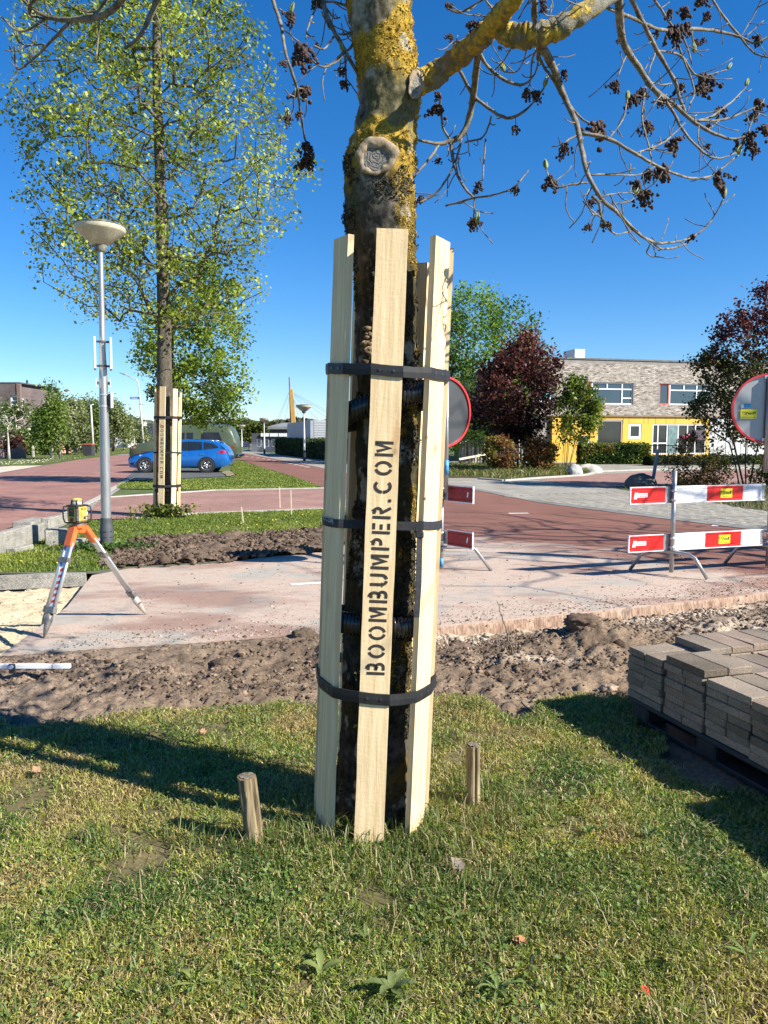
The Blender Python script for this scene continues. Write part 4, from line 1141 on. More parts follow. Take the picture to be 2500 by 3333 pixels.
SW = .165      # stencil stroke
def arc(cx, cy, rx, ry, a0, a1, n=7): return [(cx + rx * math.cos(R(a0 + (a1 - a0) * i / n)), cy + ry * math.sin(R(a0 + (a1 - a0) * i / n))) for i in range(n + 1)]
h = SW / 2
GL = {
 'B': ([[(h, 0), (h, 1)], [(.27, 1 - h), (.42, 1 - h)] + arc(.42, .735, .16, .735 - .5 - .06 + .09, 90, -90) + [(.27, .5)], [(.27, .5), (.46, .5)] + arc(.46, .29, .175, .21, 90, -90) + [(.27, h)]], .72),
 'O': ([arc(.40, .5, .40 - h, .5 - h, 101, 259, 12), arc(.40, .5, .40 - h, .5 - h, 79, -79, 12)], .80),
 'M': ([[(h, 0), (h, 1)], [(.27, .90), (.46, .22), (.68, .98)], [(.83 - h, 0), (.83 - h, 1)]], .83),
 'U': ([[(h, 1), (h, .36)] + arc(.35, .36, .35 - h, .36 - h, 180, 258, 6), arc(.35, .36, .35 - h, .36 - h, 282, 360, 6) + [(.70 - h, 1)]], .70),
 'P': ([[(h, 0), (h, 1)], [(.27, 1 - h), (.42, 1 - h)] + arc(.42, .70, .175, .30 - h, 90, -90) + [(.27, .48)]], .66),
 'E': ([[(h, 0), (h, 1)], [(.25, 1 - h), (.60, 1 - h)], [(.25, .5), (.55, .5)], [(.25, h), (.60, h)]], .60),
 'R': ([[(h, 0), (h, 1)], [(.27, 1 - h), (.42, 1 - h)] + arc(.42, .72, .165, .28 - h, 90, -90) + [(.27, .52)], [(.36, .47), (.62, 0)]], .68),
 '.': ([[(h + .02, 0), (h + .02, .17)]], .24),
 'C': ([arc(.40, .5, .40 - h, .5 - h, 48, 176, 10), arc(.40, .5, .40 - h, .5 - h, 184, 312, 10)], .76)}
def stroke(pl, w):
    n = len(pl); V = []; 
    for i in range(n):
        a = Vector(pl[max(0, i - 1)]); b = Vector(pl[i]); c = Vector(pl[min(n - 1, i + 1)])
        d1 = (b - a).normalized() if i else (c - b).normalized(); d2 = (c - b).normalized() if i < n - 1 else d1
        t = (d1 + d2).normalized(); k = 1 / max(.45, t.dot(d1)); s = Vector((-t.y, t.x)) * w / 2 * k
        V += [b + s, b - s]
    return V, [(2 * i, 2 * i + 1, 2 * i + 3, 2 * i + 2) for i in range(n - 1)]
def stencil_mesh(s, cap, total, mtx):
    adv = [GL[c][1] for c in s]; gap = (total / cap - sum(adv)) / (len(s) - 1); x = 0; m = MB()
    for c in s:
        for pl in GL[c][0]:
            V, F = stroke(pl, SW)
            m.add([mtx @ Vector(((x + v[0]) * cap, v[1] * cap, 0)) for v in V], F)
        x += GL[c][1] + gap
    return m

def board_mesh(w_, t_, L, seed, wane=0.0):
    n = 64; V = []; cs = [(-1, -1), (1, -1), (1, 1), (-1, 1)]
    for i in range(n + 1):
        z = L * i / n
        for k, (sx, sy) in enumerate(cs):
            q = np.array([[z * 7, k * 9.1, seed]])
            e = (float(vnoise(q, 2)[0]) - .5) * .0028
            ww = 0
            if wane and k == 1:
                ww = wane * max(0, float(vnoise(np.array([[z * 5, 1.7, seed]]), 4)[0]) - .25) + wane * .3 * float(vnoise(np.array([[z * 45, 1.7, seed]]), 4)[0])
            V.append((sx * w_ / 2 + e - ww, sy * t_ / 2 + e * .4 + (ww * .25 if k == 1 else 0), z))
    F = [(i * 4 + k, i * 4 + (k + 1) % 4, (i + 1) * 4 + (k + 1) % 4, (i + 1) * 4 + k) for i in range(n) for k in range(4)] + [(3, 2, 1, 0), (n * 4, n * 4 + 1, n * 4 + 2, n * 4 + 3)]
    return V, F
BW, BT = .117, .024
def tree_guard(label, base, lean, azs, Rg, tops, bots, straps, webz, hoses, text, text_z, text_len, up, trunk_r, seed=0, hull_tilt=(0, 0), wane_idx=()):
    """base: world point at the ring centre on the ground; lean: (dx,dy) per metre"""
    T = thing('tree_guard', label, 'tree guard', tuple(base))
    Lm = Vector((lean[0], lean[1], 1)).normalized()
    def cen(z): return Vector((lean[0] * z, lean[1] * z, z))
    objs = []
    for k, a in enumerate(azs):
        # a measured from the camera side (-y), positive to the right
        n = Vector((math.sin(R(a)), -math.cos(R(a)), 0)); ao = (a * 1.10 if a < 0 else a * 1.17) if abs(a) < 90 else (math.copysign(94, a) if abs(a) < 120 else a); x = Vector((math.cos(R(ao)), math.sin(R(ao)), 0))
        zax = (Lm + n * .0).normalized(); x = (x - zax * x.dot(zax)).normalized(); yax = zax.cross(x)   # yax points inwards
        L = tops[k] - bots[k]
        V, F = board_mesh(BW, BT, L, seed + k * 3.3, .012 if k in wane_idx else 0)
        o = raw_mesh('board', V, F, M_pine, T, False, False)
        p0 = cen(bots[k]) + n * (Rg - BT / 2)
        o.matrix_local = Matrix(((x.x, yax.x, zax.x, p0.x), (x.y, yax.y, zax.y, p0.y), (x.z, yax.z, zax.z, p0.z), (0, 0, 0, 1)))
        objs.append((a, n, x, o))
    # lettering on the front board
    fi = min(range(len(azs)), key=lambda i: abs(azs[i])); fb = objs[fi][3]
    cap = .069
    if up: mt = Matrix(((0, -1, 0, .036), (0, 0, -1, -BT / 2 - .0012), (1, 0, 0, text_z - bots[fi]), (0, 0, 0, 1)))
    else: mt = Matrix(((0, 1, 0, -.034), (0, 0, -1, -BT / 2 - .0012), (-1, 0, 0, text_z - bots[fi]), (0, 0, 0, 1)))
    stencil_mesh(text, cap, text_len, mt).build('lettering', M_paint, fb)
    # corner loop of the hull
    def loop(z, off, hgt, skip=(), tilt=(0, 0)):
        pts = []
        for (a, n, x, o) in sorted(objs, key=lambda q: q[0]):
            c_ = cen(z) + n * Rg
            if any(abs(a - s_) < 1 for s_ in skip): c_ = cen(z) + n * (Rg - BT - .012); pts += [c_ - x * BW * .5, c_ + x * BW * .5]
            else: pts += [c_ - x * (BW / 2 + .002) + n * off, c_ + x * (BW / 2 + .002) + n * off]
        return [p + Vector((0, 0, tilt[0] * p.x + tilt[1] * p.y)) for p in pts]
    def band(name, z, hgt, th, mat, skip=(), screws=True, tilt=(0, 0), label=None):
        inn = loop(z, .0015, hgt, skip, tilt); out = loop(z, .0015 + th, hgt, skip, tilt); n = len(inn); m = MB(); V = []
        # refine with slight sag between boards
        def fine(L_):
            r = []
            for i in range(n):
                a, b = L_[i], L_[(i + 1) % n]
                for q in range(3): r.append(a.lerp(b, q / 3) + Vector((0, 0, (-.002 * math.sin(math.pi * q / 3)))))
            return r
        inn, out = fine(inn), fine(out); n = len(inn)
        for i in range(n):
            for pt, dz in ((out[i], -hgt / 2), (out[i].lerp(inn[i], -.25), 0), (out[i], hgt / 2), (inn[i], hgt / 2), (inn[i], -hgt / 2)): V.append(pt + Vector((0, 0, dz)))
        F = [(i * 5 + k, ((i + 1) % n) * 5 + k, ((i + 1) % n) * 5 + (k + 1) % 5, i * 5 + (k + 1) % 5) for i in range(n) for k in range(5)]
        m.add(V, F); s = m.build(name, mat, T, label=label)
        if screws:
            for (a, n_, x, o) in objs:
                for sx in (-.028, .026):
                    c_ = cen(z) + n_ * (Rg + th + .001) + x * sx; c_.z += tilt[0] * c_.x + tilt[1] * c_.y
                    MB().cyl(c_, c_ + n_ * .004, .0062, 8).build('screw', M_zinc, s)
        return s
    for (z, hgt) in straps: band('rubber_strap', z, hgt, .006, M_rubber, tilt=hull_tilt)
    wb = band('webbing_strap', webz, .034, .002, M_web, skip=(azs[fi],), screws=False, tilt=(hull_tilt[0] * .5, -.06))
    # corrugated hoses
    for (z, tl, rr) in hoses:
        N = 300; k = 14; V = []
        for i in range(N):
            an = 2 * math.pi * i / N; c_ = cen(z) + Vector((math.cos(an) * rr, math.sin(an) * rr, math.cos(an) * tl[0] + math.sin(an) * tl[1]))
            rad = Vector((math.cos(an), math.sin(an), 0)); tr = .040 + (.006 if i % 4 < 2 else -.007)
            for q in range(k):
                b = 2 * math.pi * q / k; V.append(c_ + rad * math.cos(b) * tr * .72 + Vector((0, 0, 1)) * math.sin(b) * tr)
        F = [(i * k + q, ((i + 1) % N) * k + q, ((i + 1) % N) * k + (q + 1) % k, i * k + (q + 1) % k) for i in range(N) for q in range(k)]
        MB().add(V, F).build('corrugated_hose', M_hose, T, True)
    return T, objs, cen, wb
az7 = [-154, -103, -53, -1, 50, 103, 154]
ztop_ = [2.33, 1.885, 2.362, P(1281, 743, 2.915)[2], 2.352, P(1472, 817, 3.21)[2], P(1358, 859, 3.38)[2]]
NG, gobs, gcen, gweb = tree_guard('pale pine boards strapped round the near ash trunk, stencilled upwards in black letters', (-.056, 3.158, 0), (.0385, 0), az7, .247,
     ztop_, [-.04, -.05, -.05, -.035, -.045, -.05, -.04], [(P(1268, 1190, 2.9)[2], .042), (P(1210, 2265, 2.9)[2], .045)], P(1250, 1722, 2.9)[2],
     [(P(1250, 1318, 3.0)[2], (.055, -.02), .187), (P(1200, 2050, 3.0)[2], (-.012, -.02), .187)], 'BOOMBUMPER.COM', P(1240, 2195, 2.915)[2], P(1250, 1435, 2.915)[2] - P(1240, 2195, 2.915)[2], True, .12, 1, (-.055, .05), (2,))
# .COM printed on the webbing at the left board and the hanging tail on the right board
a, n_, x_b, o_b = gobs[2]
c_ = gcen(P(1070, 1697, 3.0)[2] + .004) + n_ * (.247 + .005) - x_b * .028
M_print = M('grey_print', (.30, .31, .34), (.40, .41, .44), 50, .8)
text_mesh('lettering', 'R.COM', .030, M_print, gweb, Matrix(((x_b.x, 0, n_.x, c_.x), (x_b.y, 0, n_.y, c_.y), (x_b.z - .12, 1, n_.z, c_.z), (0, 0, 0, 1))), .0002, .0003)
a, n_, x_b, o_b = gobs[4]
e = [Vector(P(1366, 1742, 2.955)), Vector(P(1364, 1800, 2.945)), Vector(P(1362, 1900, 2.94)), Vector(P(1355, 2010, 2.94))]
sd = (x_b * .85 + Vector((0, -.5, 0))).normalized() * .0125; V = []
for p in e:
    q = p - Vector(NG.location); V += [q - sd, q + sd, q + sd + n_ * .002, q - sd + n_ * .002]
MB().add(V, [(i * 4 + k, i * 4 + (k + 1) % 4, i * 4 + 4 + (k + 1) % 4, i * 4 + 4 + k) for i in range(3) for k in range(4)] + [(3, 2, 1, 0), (12, 13, 14, 15)]).build('strap_tail', M_web, gweb)
kn = Vector(P(1366, 1740, 2.955)) - Vector(NG.location)
MB().bbox(-.016, .016, -.008, .008, -.014, .014, .004, Matrix.Translation(kn)).build('buckle', M_web, gweb)
# screw holes and resin knots standing in the right board
for (px, py) in ((1388, 1424), (1391, 1622)):
    q = Vector(P(px, py, 2.99)) - Vector(NG.location)
    zl = q.z; c_ = gcen(zl) + n_ * (.247 + .0005) + x_b * (q - gcen(zl)).dot(x_b)
    MB().cyl(c_, c_ - n_ * .003, .0065, 10).build('drill_hole', M('drill_hole', (.10, .05, .025), (.2, .09, .04), 40, .9), o_b).matrix_parent_inverse = o_b.matrix_local.inverted()

# ================================================================== SHORT STUMP POSTS
M_oldwood = M('weathered_post', (.13, .095, .05), (.33, .26, .145), 9, .95, .9, 60, stretch=(1, 1, .12), fine=.5, dist=.008)
def stump(label, base_px, top_px, r, seed, slit):
    g = Vector(G3(*base_px)); g.z = float(lawn_z(np.array([[g.x, g.y]]))[0]) - .02
    tp = Vector(P(*top_px, g.y + .01)); T = thing('stump_post', label, 'post', tuple(g), 0, 'old tree stake stumps in the near lawn')
    ax = tp - g; N = 40; Kn = 30; V = []; m = MB()
    for i in range(N + 1):
        f = i / N; c_ = ax * f
        for k in range(Kn):
            a = 2 * math.pi * k / Kn
            q = np.array([[math.cos(a) * 2, math.sin(a) * 2, f * 1.3 + seed]])
            rr = r * (1 + (float(fbm(q, 1.5, 3, 5)[0]) - .5) * .25 + .03 * math.sin(k * 9))
            da = (a - slit + math.pi) % (2 * math.pi) - math.pi
            if abs(da) < .22: rr *= .62 + .9 * abs(da)
            V.append(c_ + Vector((math.cos(a) * rr, math.sin(a) * rr, .010 * (float(fbm(q, 4, 2, 6)[0]) - .5) if i == N else 0)))
    F = [(i * Kn + k, i * Kn + (k + 1) % Kn, (i + 1) * Kn + (k + 1) % Kn, (i + 1) * Kn + k) for i in range(N) for k in range(Kn)]
    F += [tuple(range(N * Kn, N * Kn + Kn))]
    m.add(V, F); autosmooth(m.build('post', M_oldwood, T), 40)
    m = MB()
    V = [ax + Vector((0, 0, .004))] + [ax + Vector((math.cos(2 * math.pi * k / 24) * r * .8, math.sin(2 * math.pi * k / 24) * r * .8, .002 + .004 * rtw.random())) for k in range(24)]
    m.add(V, [(0, 1 + k, 1 + (k + 1) % 24) for k in range(24)]).build('split_top', M('rotten_end_grain', (.07, .06, .045), (.22, .19, .13), 60, .95, .8, 120), T)
stump('split brown post stump leaning in the grass left of the boarded tree', (832, 2735), (803, 2527), .037, 1, -.7)
stump('grey lichened post stump in the grass right of the boarded tree', (1540, 2625), (1541, 2425), .030, 5, -1.3)

# dry twig stuck in the soil right of the tree, sticks in the grass
def stick(label, pxs, Ys, r, name='stick', mat=None):
    pts = [Vector(P(px, py, Y)) for (px, py), Y in zip(pxs, Ys)]
    rg_ = random.Random(len(label)); p2 = []
    for a, b in zip(pts[:-1], pts[1:]):
        for q in range(4): p2.append(a.lerp(b, q / 4) + Vector((rg_.uniform(-1, 1), rg_.uniform(-1, 1), rg_.uniform(-1, 1))) * r * 1.2)
    p2.append(pts[-1]); T = thing(name, label, 'stick', tuple(p2[0]))
    m = MB().tube([p - p2[0] for p in p2], [r * (1 - .6 * i / len(p2)) for i in range(len(p2))], 6)
    for i in range(2, len(p2) - 2, 3):
        q = p2[i] - p2[0]; m.tube([q, q + Vector((rg_.uniform(-.03, .03), rg_.uniform(-.02, .02), .03))], [r * .5, r * .2], 5)
    m.build('stem', mat or M_twig, T, True)
stick('thin dry twig standing upright in the soil right of the tree', [(1668, 2130), (1655, 2080), (1640, 2020), (1617, 1955)], [5.35, 5.33, 5.31, 5.3], .006)
M_mossy = M('mossy_twig', (.20, .19, .06), (.38, .36, .12), 30, .9)
def on_lawn(pxs, dz=.02): return [P(px, py, G(px, py)[1] - .02) for px, py in pxs]
for lab, pts_, r_ in (('mossy yellow twig lying bent in the grass left of the tree', [(720, 2432), (745, 2405), (790, 2388), (845, 2388)], .006),
                      ('brown stick lying across the lawn edge near the paver stack', [(1700, 2290), (1760, 2335), (1800, 2375), (1825, 2385)], .006),
                      ('thin stick in the shade left of the paver stack', [(1790, 2345), (1850, 2352), (1900, 2357)], .004),
                      ('right angled twig in the lawn between the stump and the paver stack', [(1880, 2525), (1882, 2500), (1980, 2517)], .004),
                      ('short dark stick lying on the lawn right of the boards', [(1470, 2338), (1510, 2350), (1545, 2365)], .005)):
    stick(lab, pts_, [G(a_, b_)[1] - .015 for a_, b_ in pts_], r_, mat=M_mossy if 'mossy' in lab else None)

# broad-leaved weeds in the lawn
M_weed = leaf_mat('weed_leaf', .3, .4)
def weed(label, px, py, n, L, w_, colr, seed, erect=.4, name='plantain'):
    x, y = G(px, py); z = float(lawn_z(np.array([[x, y]]))[0]); T = thing(name, label, 'weed', (x, y, z)); rr = random.Random(seed)
    prot = None
    for k in range(n):
        a = 2 * math.pi * k / n + rr.uniform(-.3, .3); l = L * rr.uniform(.65, 1.15); e_ = erect * rr.uniform(.5, 1.3); V = []; F = []
        for i in range(7):
            t = i / 6; wd = w_ * (math.sin(math.pi * min(1, t * .92 + .06)) ** .8) * (.35 if t < .15 else 1)
            d = Vector((math.cos(a), math.sin(a), 0)); s = Vector((-d.y, d.x, 0)); c_ = d * l * t + Vector((0, 0, l * e_ * math.sin(math.pi * t * .62) + .012))
            V += [c_ - s * wd / 2 + Vector((0, 0, wd * .18)), c_, c_ + s * wd / 2 + Vector((0, 0, wd * .18))]
            if i: b = 3 * i; F += [(b - 3, b - 2, b + 1, b), (b - 2, b - 1, b + 2, b + 1)]
        raw_mesh('leaf', V, F, M_weed, T, True, False, None, np.tile(np.array(colr) * rr.uniform(.8, 1.25), (len(V), 1)))
GC1, GC2 = (.15, .22, .075), (.10, .19, .04)
weed('broad plantain rosette at the bottom centre of the lawn', 1275, 3215, 7, .075, .026, (.17, .22, .075), 1, .35)
weed('small pale plantain left of the bottom centre', 1045, 3150, 4, .062, .024, (.22, .27, .08), 2, .5)
weed('narrow leaved rosette in the lawn below the front board', 1190, 3050, 7, .05, .010, (.15, .20, .06), 3, .6, 'dandelion_plant')
weed('long leaved rosette at the bottom right of the lawn', 2430, 3130, 6, .10, .012, (.15, .22, .06), 4, .35, 'dandelion_plant')
weed('dark leafy rosette in the right lawn near the shade edge', 2110, 2745, 9, .05, .012, (.07, .13, .04), 5, .6, 'dandelion_plant')
weed('small upright weed in the middle of the right lawn', 1915, 2735, 5, .04, .013, (.12, .18, .05), 6, .8, 'dandelion_plant')
weed('light green narrow weed left of the bottom centre', 640, 3205, 5, .075, .010, (.24, .28, .08), 8, .35)
weed('weed rosette beside the left stump post', 690, 2680, 12, .08, .009, (.18, .23, .07), 9, .35, 'dandelion_plant')
weed('toothed weed right of the front board', 1480, 2985, 7, .05, .014, (.17, .23, .06), 11, .3, 'dandelion_plant')
weed('narrow leaved weed at the lower right beside the bare patch', 1620, 3230, 9, .08, .010, (.16, .22, .07), 13, .4)
# fallen leaves
M_dead = leaf_mat('dead_leaf', .15, .8)
for k, (px, py, s_, c_, lab) in enumerate(((660, 2402, .035, (.42, .25, .14), 'brown fallen leaf left of the tree in the sun'), (120, 2525, .04, (.42, .26, .15), 'curled brown leaf at the left edge of the shadow'), 
        (2110, 3262, .018, (.5, .06, .03), 'tiny red petal at the bottom right'), (1690, 3080, .03, (.4, .2, .09), 'rusty leaf in the right lawn'),
        (1490, 2830, .05, (.24, .20, .16), 'grey bark chip on the bare patch right of the boards'))):
    x, y = G(px, py); z = float(lawn_z(np.array([[x, y]]))[0]) + .025
    V, F = leaf_verts(np.zeros((3, 3)) + np.random.default_rng(k).normal(0, .004, (3, 3)), s_, np.array([[.1, -.4, 1.]] * 3), 1.5, np.random.default_rng(k), .8)
    o = raw_mesh('fallen_leaf' if 'chip' not in lab else 'bark_chip', V, F, M_dead, None, False, False, None, np.tile(np.array(c_), (len(V), 1))); o.location = (x, y, z); tag(o, lab, 'leaf' if 'chip' not in lab else 'bark')

# ================================================================== PAVER STACK ON ITS PALLET
pc0 = Vector(P(2047, 2100, 4.30)); d0 = Vector(G(2050, 2263, .125)); d1 = Vector(G(2325, 2408, .125))
pd = (d1 - d0).normalized(); pn = Vector((-pd.y, pd.x)); 
if pn.x < 0: pn = -pn
PX0 = Vector((pc0.x, pc0.y))
M_paver = M('concrete_paver', (.115, .09, .062), (.29, .235, .175), 1.3, .95, .7, 110, rnd=True, fine=.45, dist=.005)
M_paverp = M('pink_paver', (.16, .115, .08), (.33, .25, .185), 1.3, .95, .7, 110, rnd=True, fine=.45, dist=.005)
PST = thing('paver_stack', 'stack of grey brown concrete pavers loaded on the black pallet at the right', 'paver stack', (PX0.x, PX0.y, 0))
pmesh = []
for v in range(4):
    bm = bmesh.new(); bmesh.ops.create_cube(bm, size=1)
    for q in bm.verts: q.co = Vector((q.co.x * .294, q.co.y * .145, q.co.z * .0385))
    bmesh.ops.bevel(bm, geom=list(bm.edges), offset=.004, segments=1, affect='EDGES')
    rr = random.Random(v)
    for q in bm.verts: q.co += Vector((rr.uniform(-1, 1), rr.uniform(-1, 1), rr.uniform(-1, 1))) * .0014
    me = bpy.data.meshes.new('paver'); bm.to_mesh(me); bm.free(); me.materials.append(M_paverp if v == 3 else M_paver); pmesh.append(me)
rp = random.Random(3); LH = .0405
angd = math.atan2(pd.y, pd.x)
def lay(u, v, z, along):
    o = bpy.data.objects.new('paver', rp.choice(pmesh)); COL.objects.link(o); o.parent = PST
    p = pd * u + pn * v
    o.location = (p.x, p.y, z); o.rotation_euler = (rp.uniform(-.012, .012), rp.uniform(-.012, .012), angd + (0 if along else math.pi / 2) + rp.uniform(-.018, .018))
for cu in range(4):
    off = (0, .008, .004, .012)[cu] ; nu = cu * .307 + .15 + off; shift = rp.uniform(-.012, .012) - (0, .0, .0, .0)[cu]
    for cv in range(4):
        top = {0: 7, 1: 8, 2: 7, 3: 7}[cu]
        if cu == 0 and cv >= 1: top = 8
        if cu == 1 and cv >= 1: top = 8 if cv == 1 and False else 7
        if cu == 0 and cv == 0: top = 7
        nv = cv * .302 + .15 + shift
        for l in range(top):
            z = .125 + LH * (l + .5); a = rp.random() < .55
            if l == top - 1: a = not (cu == 0 and cv == 0)
            jx, jy = rp.uniform(-.007, .007), rp.uniform(-.007, .007)
            if a:
                for s_ in (-1, 1): lay(nu + jx, nv + s_ * .0745 + jy, z, True)
            else:
                for s_ in (-1, 1): lay(nu + s_ * .0745 + jx, nv + jy, z, False)
PAL = thing('pallet', 'black plastic pallet under the stack of pavers', 'pallet', (PX0.x, PX0.y, 0))
M_plastic = M('black_plastic', (.014, .015, .018), (.024, .026, .03), 6, .5, .2, 40)
mt = Matrix.Rotation(angd, 4, 'Z'); sgn = 1 if (Matrix.Rotation(angd, 3, 'Z') @ Vector((0, 1, 0))).xy.dot(pn) > 0 else -1
def pb(u0, u1, v0, v1, z0, z1, c=.006, name='deck'):
    a_, b_ = (v0, v1) if sgn > 0 else (-v1, -v0)
    return MB().bbox(u0, u1, a_, b_, z0, z1, c, mt).build(name, M_plastic, PAL)
pb(.0, 1.24, .0, 1.22, .098, .123)
for i in range(3):
    for j in range(3): pb(.02 + i * .53, .16 + i * .53, .02 + j * .52, .16 + j * .52, .0, .098, .01, 'foot')
for j in range(3): pb(.0, 1.24, .03 + j * .52, .13 + j * .52, -.012, .012, .004, 'runner')

# ================================================================== STREET LAMP
M_galv = M('galvanised_steel', (.34, .34, .335), (.50, .50, .49), 5, .42, .1, 60, metal=.7, fine=.12, stretch=(1, 1, .15))
M_alu = M('aluminium', (.62, .63, .64), (.74, .75, .76), 8, .35, .1, 60, metal=.7)
M_dark = M('dark_rubber', (.045, .052, .058), (.07, .078, .085), 10, .6, .3, 50)
M_bowl = M('lamp_bowl', (.50, .45, .32), (.62, .57, .43), 9, .5, .15, 50, fine=.25)
M_cap = M('lamp_cap', (.06, .06, .055), (.30, .30, .24), 14, .8, .4, 60)
M_whiteplate = M('white_plate', (.60, .61, .62), (.72, .73, .74), 5, .5)
lampx, lampy = G(348, 1790)
def street_lamp(label, x, y, H, rb, group, s=1.0, detail=True):
    T = thing('street_lamp', label, 'street lamp', (x, y, 0), 0, group)
    m = MB().lathe([(rb, 0), (rb, H * .32), (rb * .96, H * .36), (rb * .8, H * .55), (rb * .58, H * .62), (rb * .5, H * .95)], n=20); autosmooth(m.build('pole', M_galv if detail else M('painted_pole', (.62, .62, .58), (.7, .7, .66), 4, .6), T))
    m = MB().lathe([(rb * 1.3, 0), (rb * 1.3, .30 * s), (rb * 1.16, .34 * s), (rb * 1.16, .42 * s)], n=20); autosmooth(m.build('foot_sleeve', M_dark, T))
    z0 = H - .345 * s
    m = MB().lathe([(.05 * s, z0), (.07 * s, z0 + .02 * s), (.085 * s, z0 + .075 * s)], n=24); autosmooth(m.build('lamp_collar', M_cap, T))
    m = MB().lathe([(.085 * s, z0 + .075 * s), (.10 * s, z0 + .085 * s), (.29 * s, z0 + .235 * s), (.305 * s, z0 + .255 * s), (.305 * s, z0 + .30 * s)], n=40); autosmooth(m.build('lamp_bowl', M_bowl, T), 50)
    m = MB().lathe([(.312 * s, z0 + .30 * s), (.314 * s, z0 + .312 * s), (.25 * s, z0 + .33 * s), (.1 * s, z0 + .345 * s)], n=40); autosmooth(m.build('lamp_cap', M_cap, T))
    return T
LH_ = P(325, 725, lampy)[2]
SL = street_lamp('tall grey lamp post with a pale cone lamp and sign backs, behind the survey tripod', lampx, lampy, LH_, .068, None, 1.1)
SL.rotation_euler = (0, R(.75), R(20))
for a_ in range(6):
    c_ = R(a_ * 60 + 15); q = Vector((math.cos(c_), math.sin(c_), 0))
    for zz in (.1, .19, .27): MB().bbox(-.018, .018, -.002, .002, -.006, .006, .001, Matrix.Translation(q * .0895 + Vector((0, 0, zz))) @ Matrix.Rotation(c_ + math.pi / 2, 4, 'Z')).build('sleeve_slot', M('slot_shadow', (.012, .012, .014), (.02, .02, .02)), SL)
def zpx(px, py): return P(px, py, lampy)[2]
# long white plates edge on (seen as two thin uprights)
ztp, zbt = zpx(320, 1100), zpx(330, 1203)
for sx, nm in ((-1, 'sign_plate'), (1, 'sign_plate')):
    MB().bbox(sx * .105 - .016, sx * .105 + .016, -.15, .16, zbt, ztp, .006).build(nm, M_whiteplate, SL)
for zz in (ztp - .05, zbt + .05):
    MB().box(-.10, .10, -.012, .012, zz - .014, zz + .014).build('bracket', M_dark, SL)
    m = MB().lathe([(.060, zz - .012), (.060, zz + .012)], n=20); m.build('clamp_ring', M_dark, SL)
z1, z2 = zpx(332, 1232), zpx(332, 1262)
for sx in (-1, 1): MB().box(sx * .092 - .004, sx * .092 + .004, -.07, .07, z2, z1).build('small_plate', M_whiteplate, SL); MB().box(min(sx * .06, sx * .09), max(sx * .06, sx * .09), -.01, .01, (z1 + z2) / 2 - .02, (z1 + z2) / 2 + .02).build('bracket', M_dark, SL)
z1, z2 = zpx(360, 1277), zpx(360, 1329)
MB().bbox(.085, .125, -.10, .10, z2, z1, .008).build('junction_box', M_whiteplate, SL); MB().box(.06, .085, -.05, .05, z2 + .02, z1 - .02).build('box_bracket', M_dark, SL)
for zz in (zpx(340, 1285), zpx(340, 1322)): MB().lathe([(.0655, zz - .008), (.0655, zz + .008)], n=20).build('clamp_ring', M_alu, SL)

# ================================================================== SURVEY TRIPOD AND LASER
M_orange = M('orange_paint', (.72, .13, .025), (.80, .17, .035), 8, .45, .15, 60)
M_tape_r = M('red_tape', (.68, .06, .025), (.75, .08, .035), 8, .5); M_tape_w = M('white_tape', (.75, .75, .73), (.82, .82, .8), 8, .5)
M_boot = M('steel_spike', (.13, .12, .11), (.30, .28, .25), 14, .5, .3, 60, metal=.5)
hd = Vector(P(256, 1705, 6.35)); TR = thing('survey_tripod', 'orange headed aluminium survey tripod standing on the dusty path', 'tripod', (hd.x, hd.y, 0))
L0 = Vector((hd.x, hd.y, 0))
feet = [Vector(G3(142, 2078)) - L0, Vector(G3(476, 2000)) - L0, Vector(G3(134, 2064, -.10)) - L0]
top = Vector((0, 0, hd.z))
m = MB(); m.prism([(math.cos(R(a)) * .075, math.sin(R(a)) * .075) for a in (-75, -45, 45, 75, 165, 195)], Matrix.Translation((0, 0, hd.z - .03)), 0, .022); m.build('head_plate', M_orange, TR)
MB().lathe([(.055, hd.z - .07), (.06, hd.z - .03)], n=18).build('head', M_orange, TR)
MB().lathe([(.05, hd.z - .008), (.05, hd.z + .006)], n=18).build('head_disc', M_boot, TR)
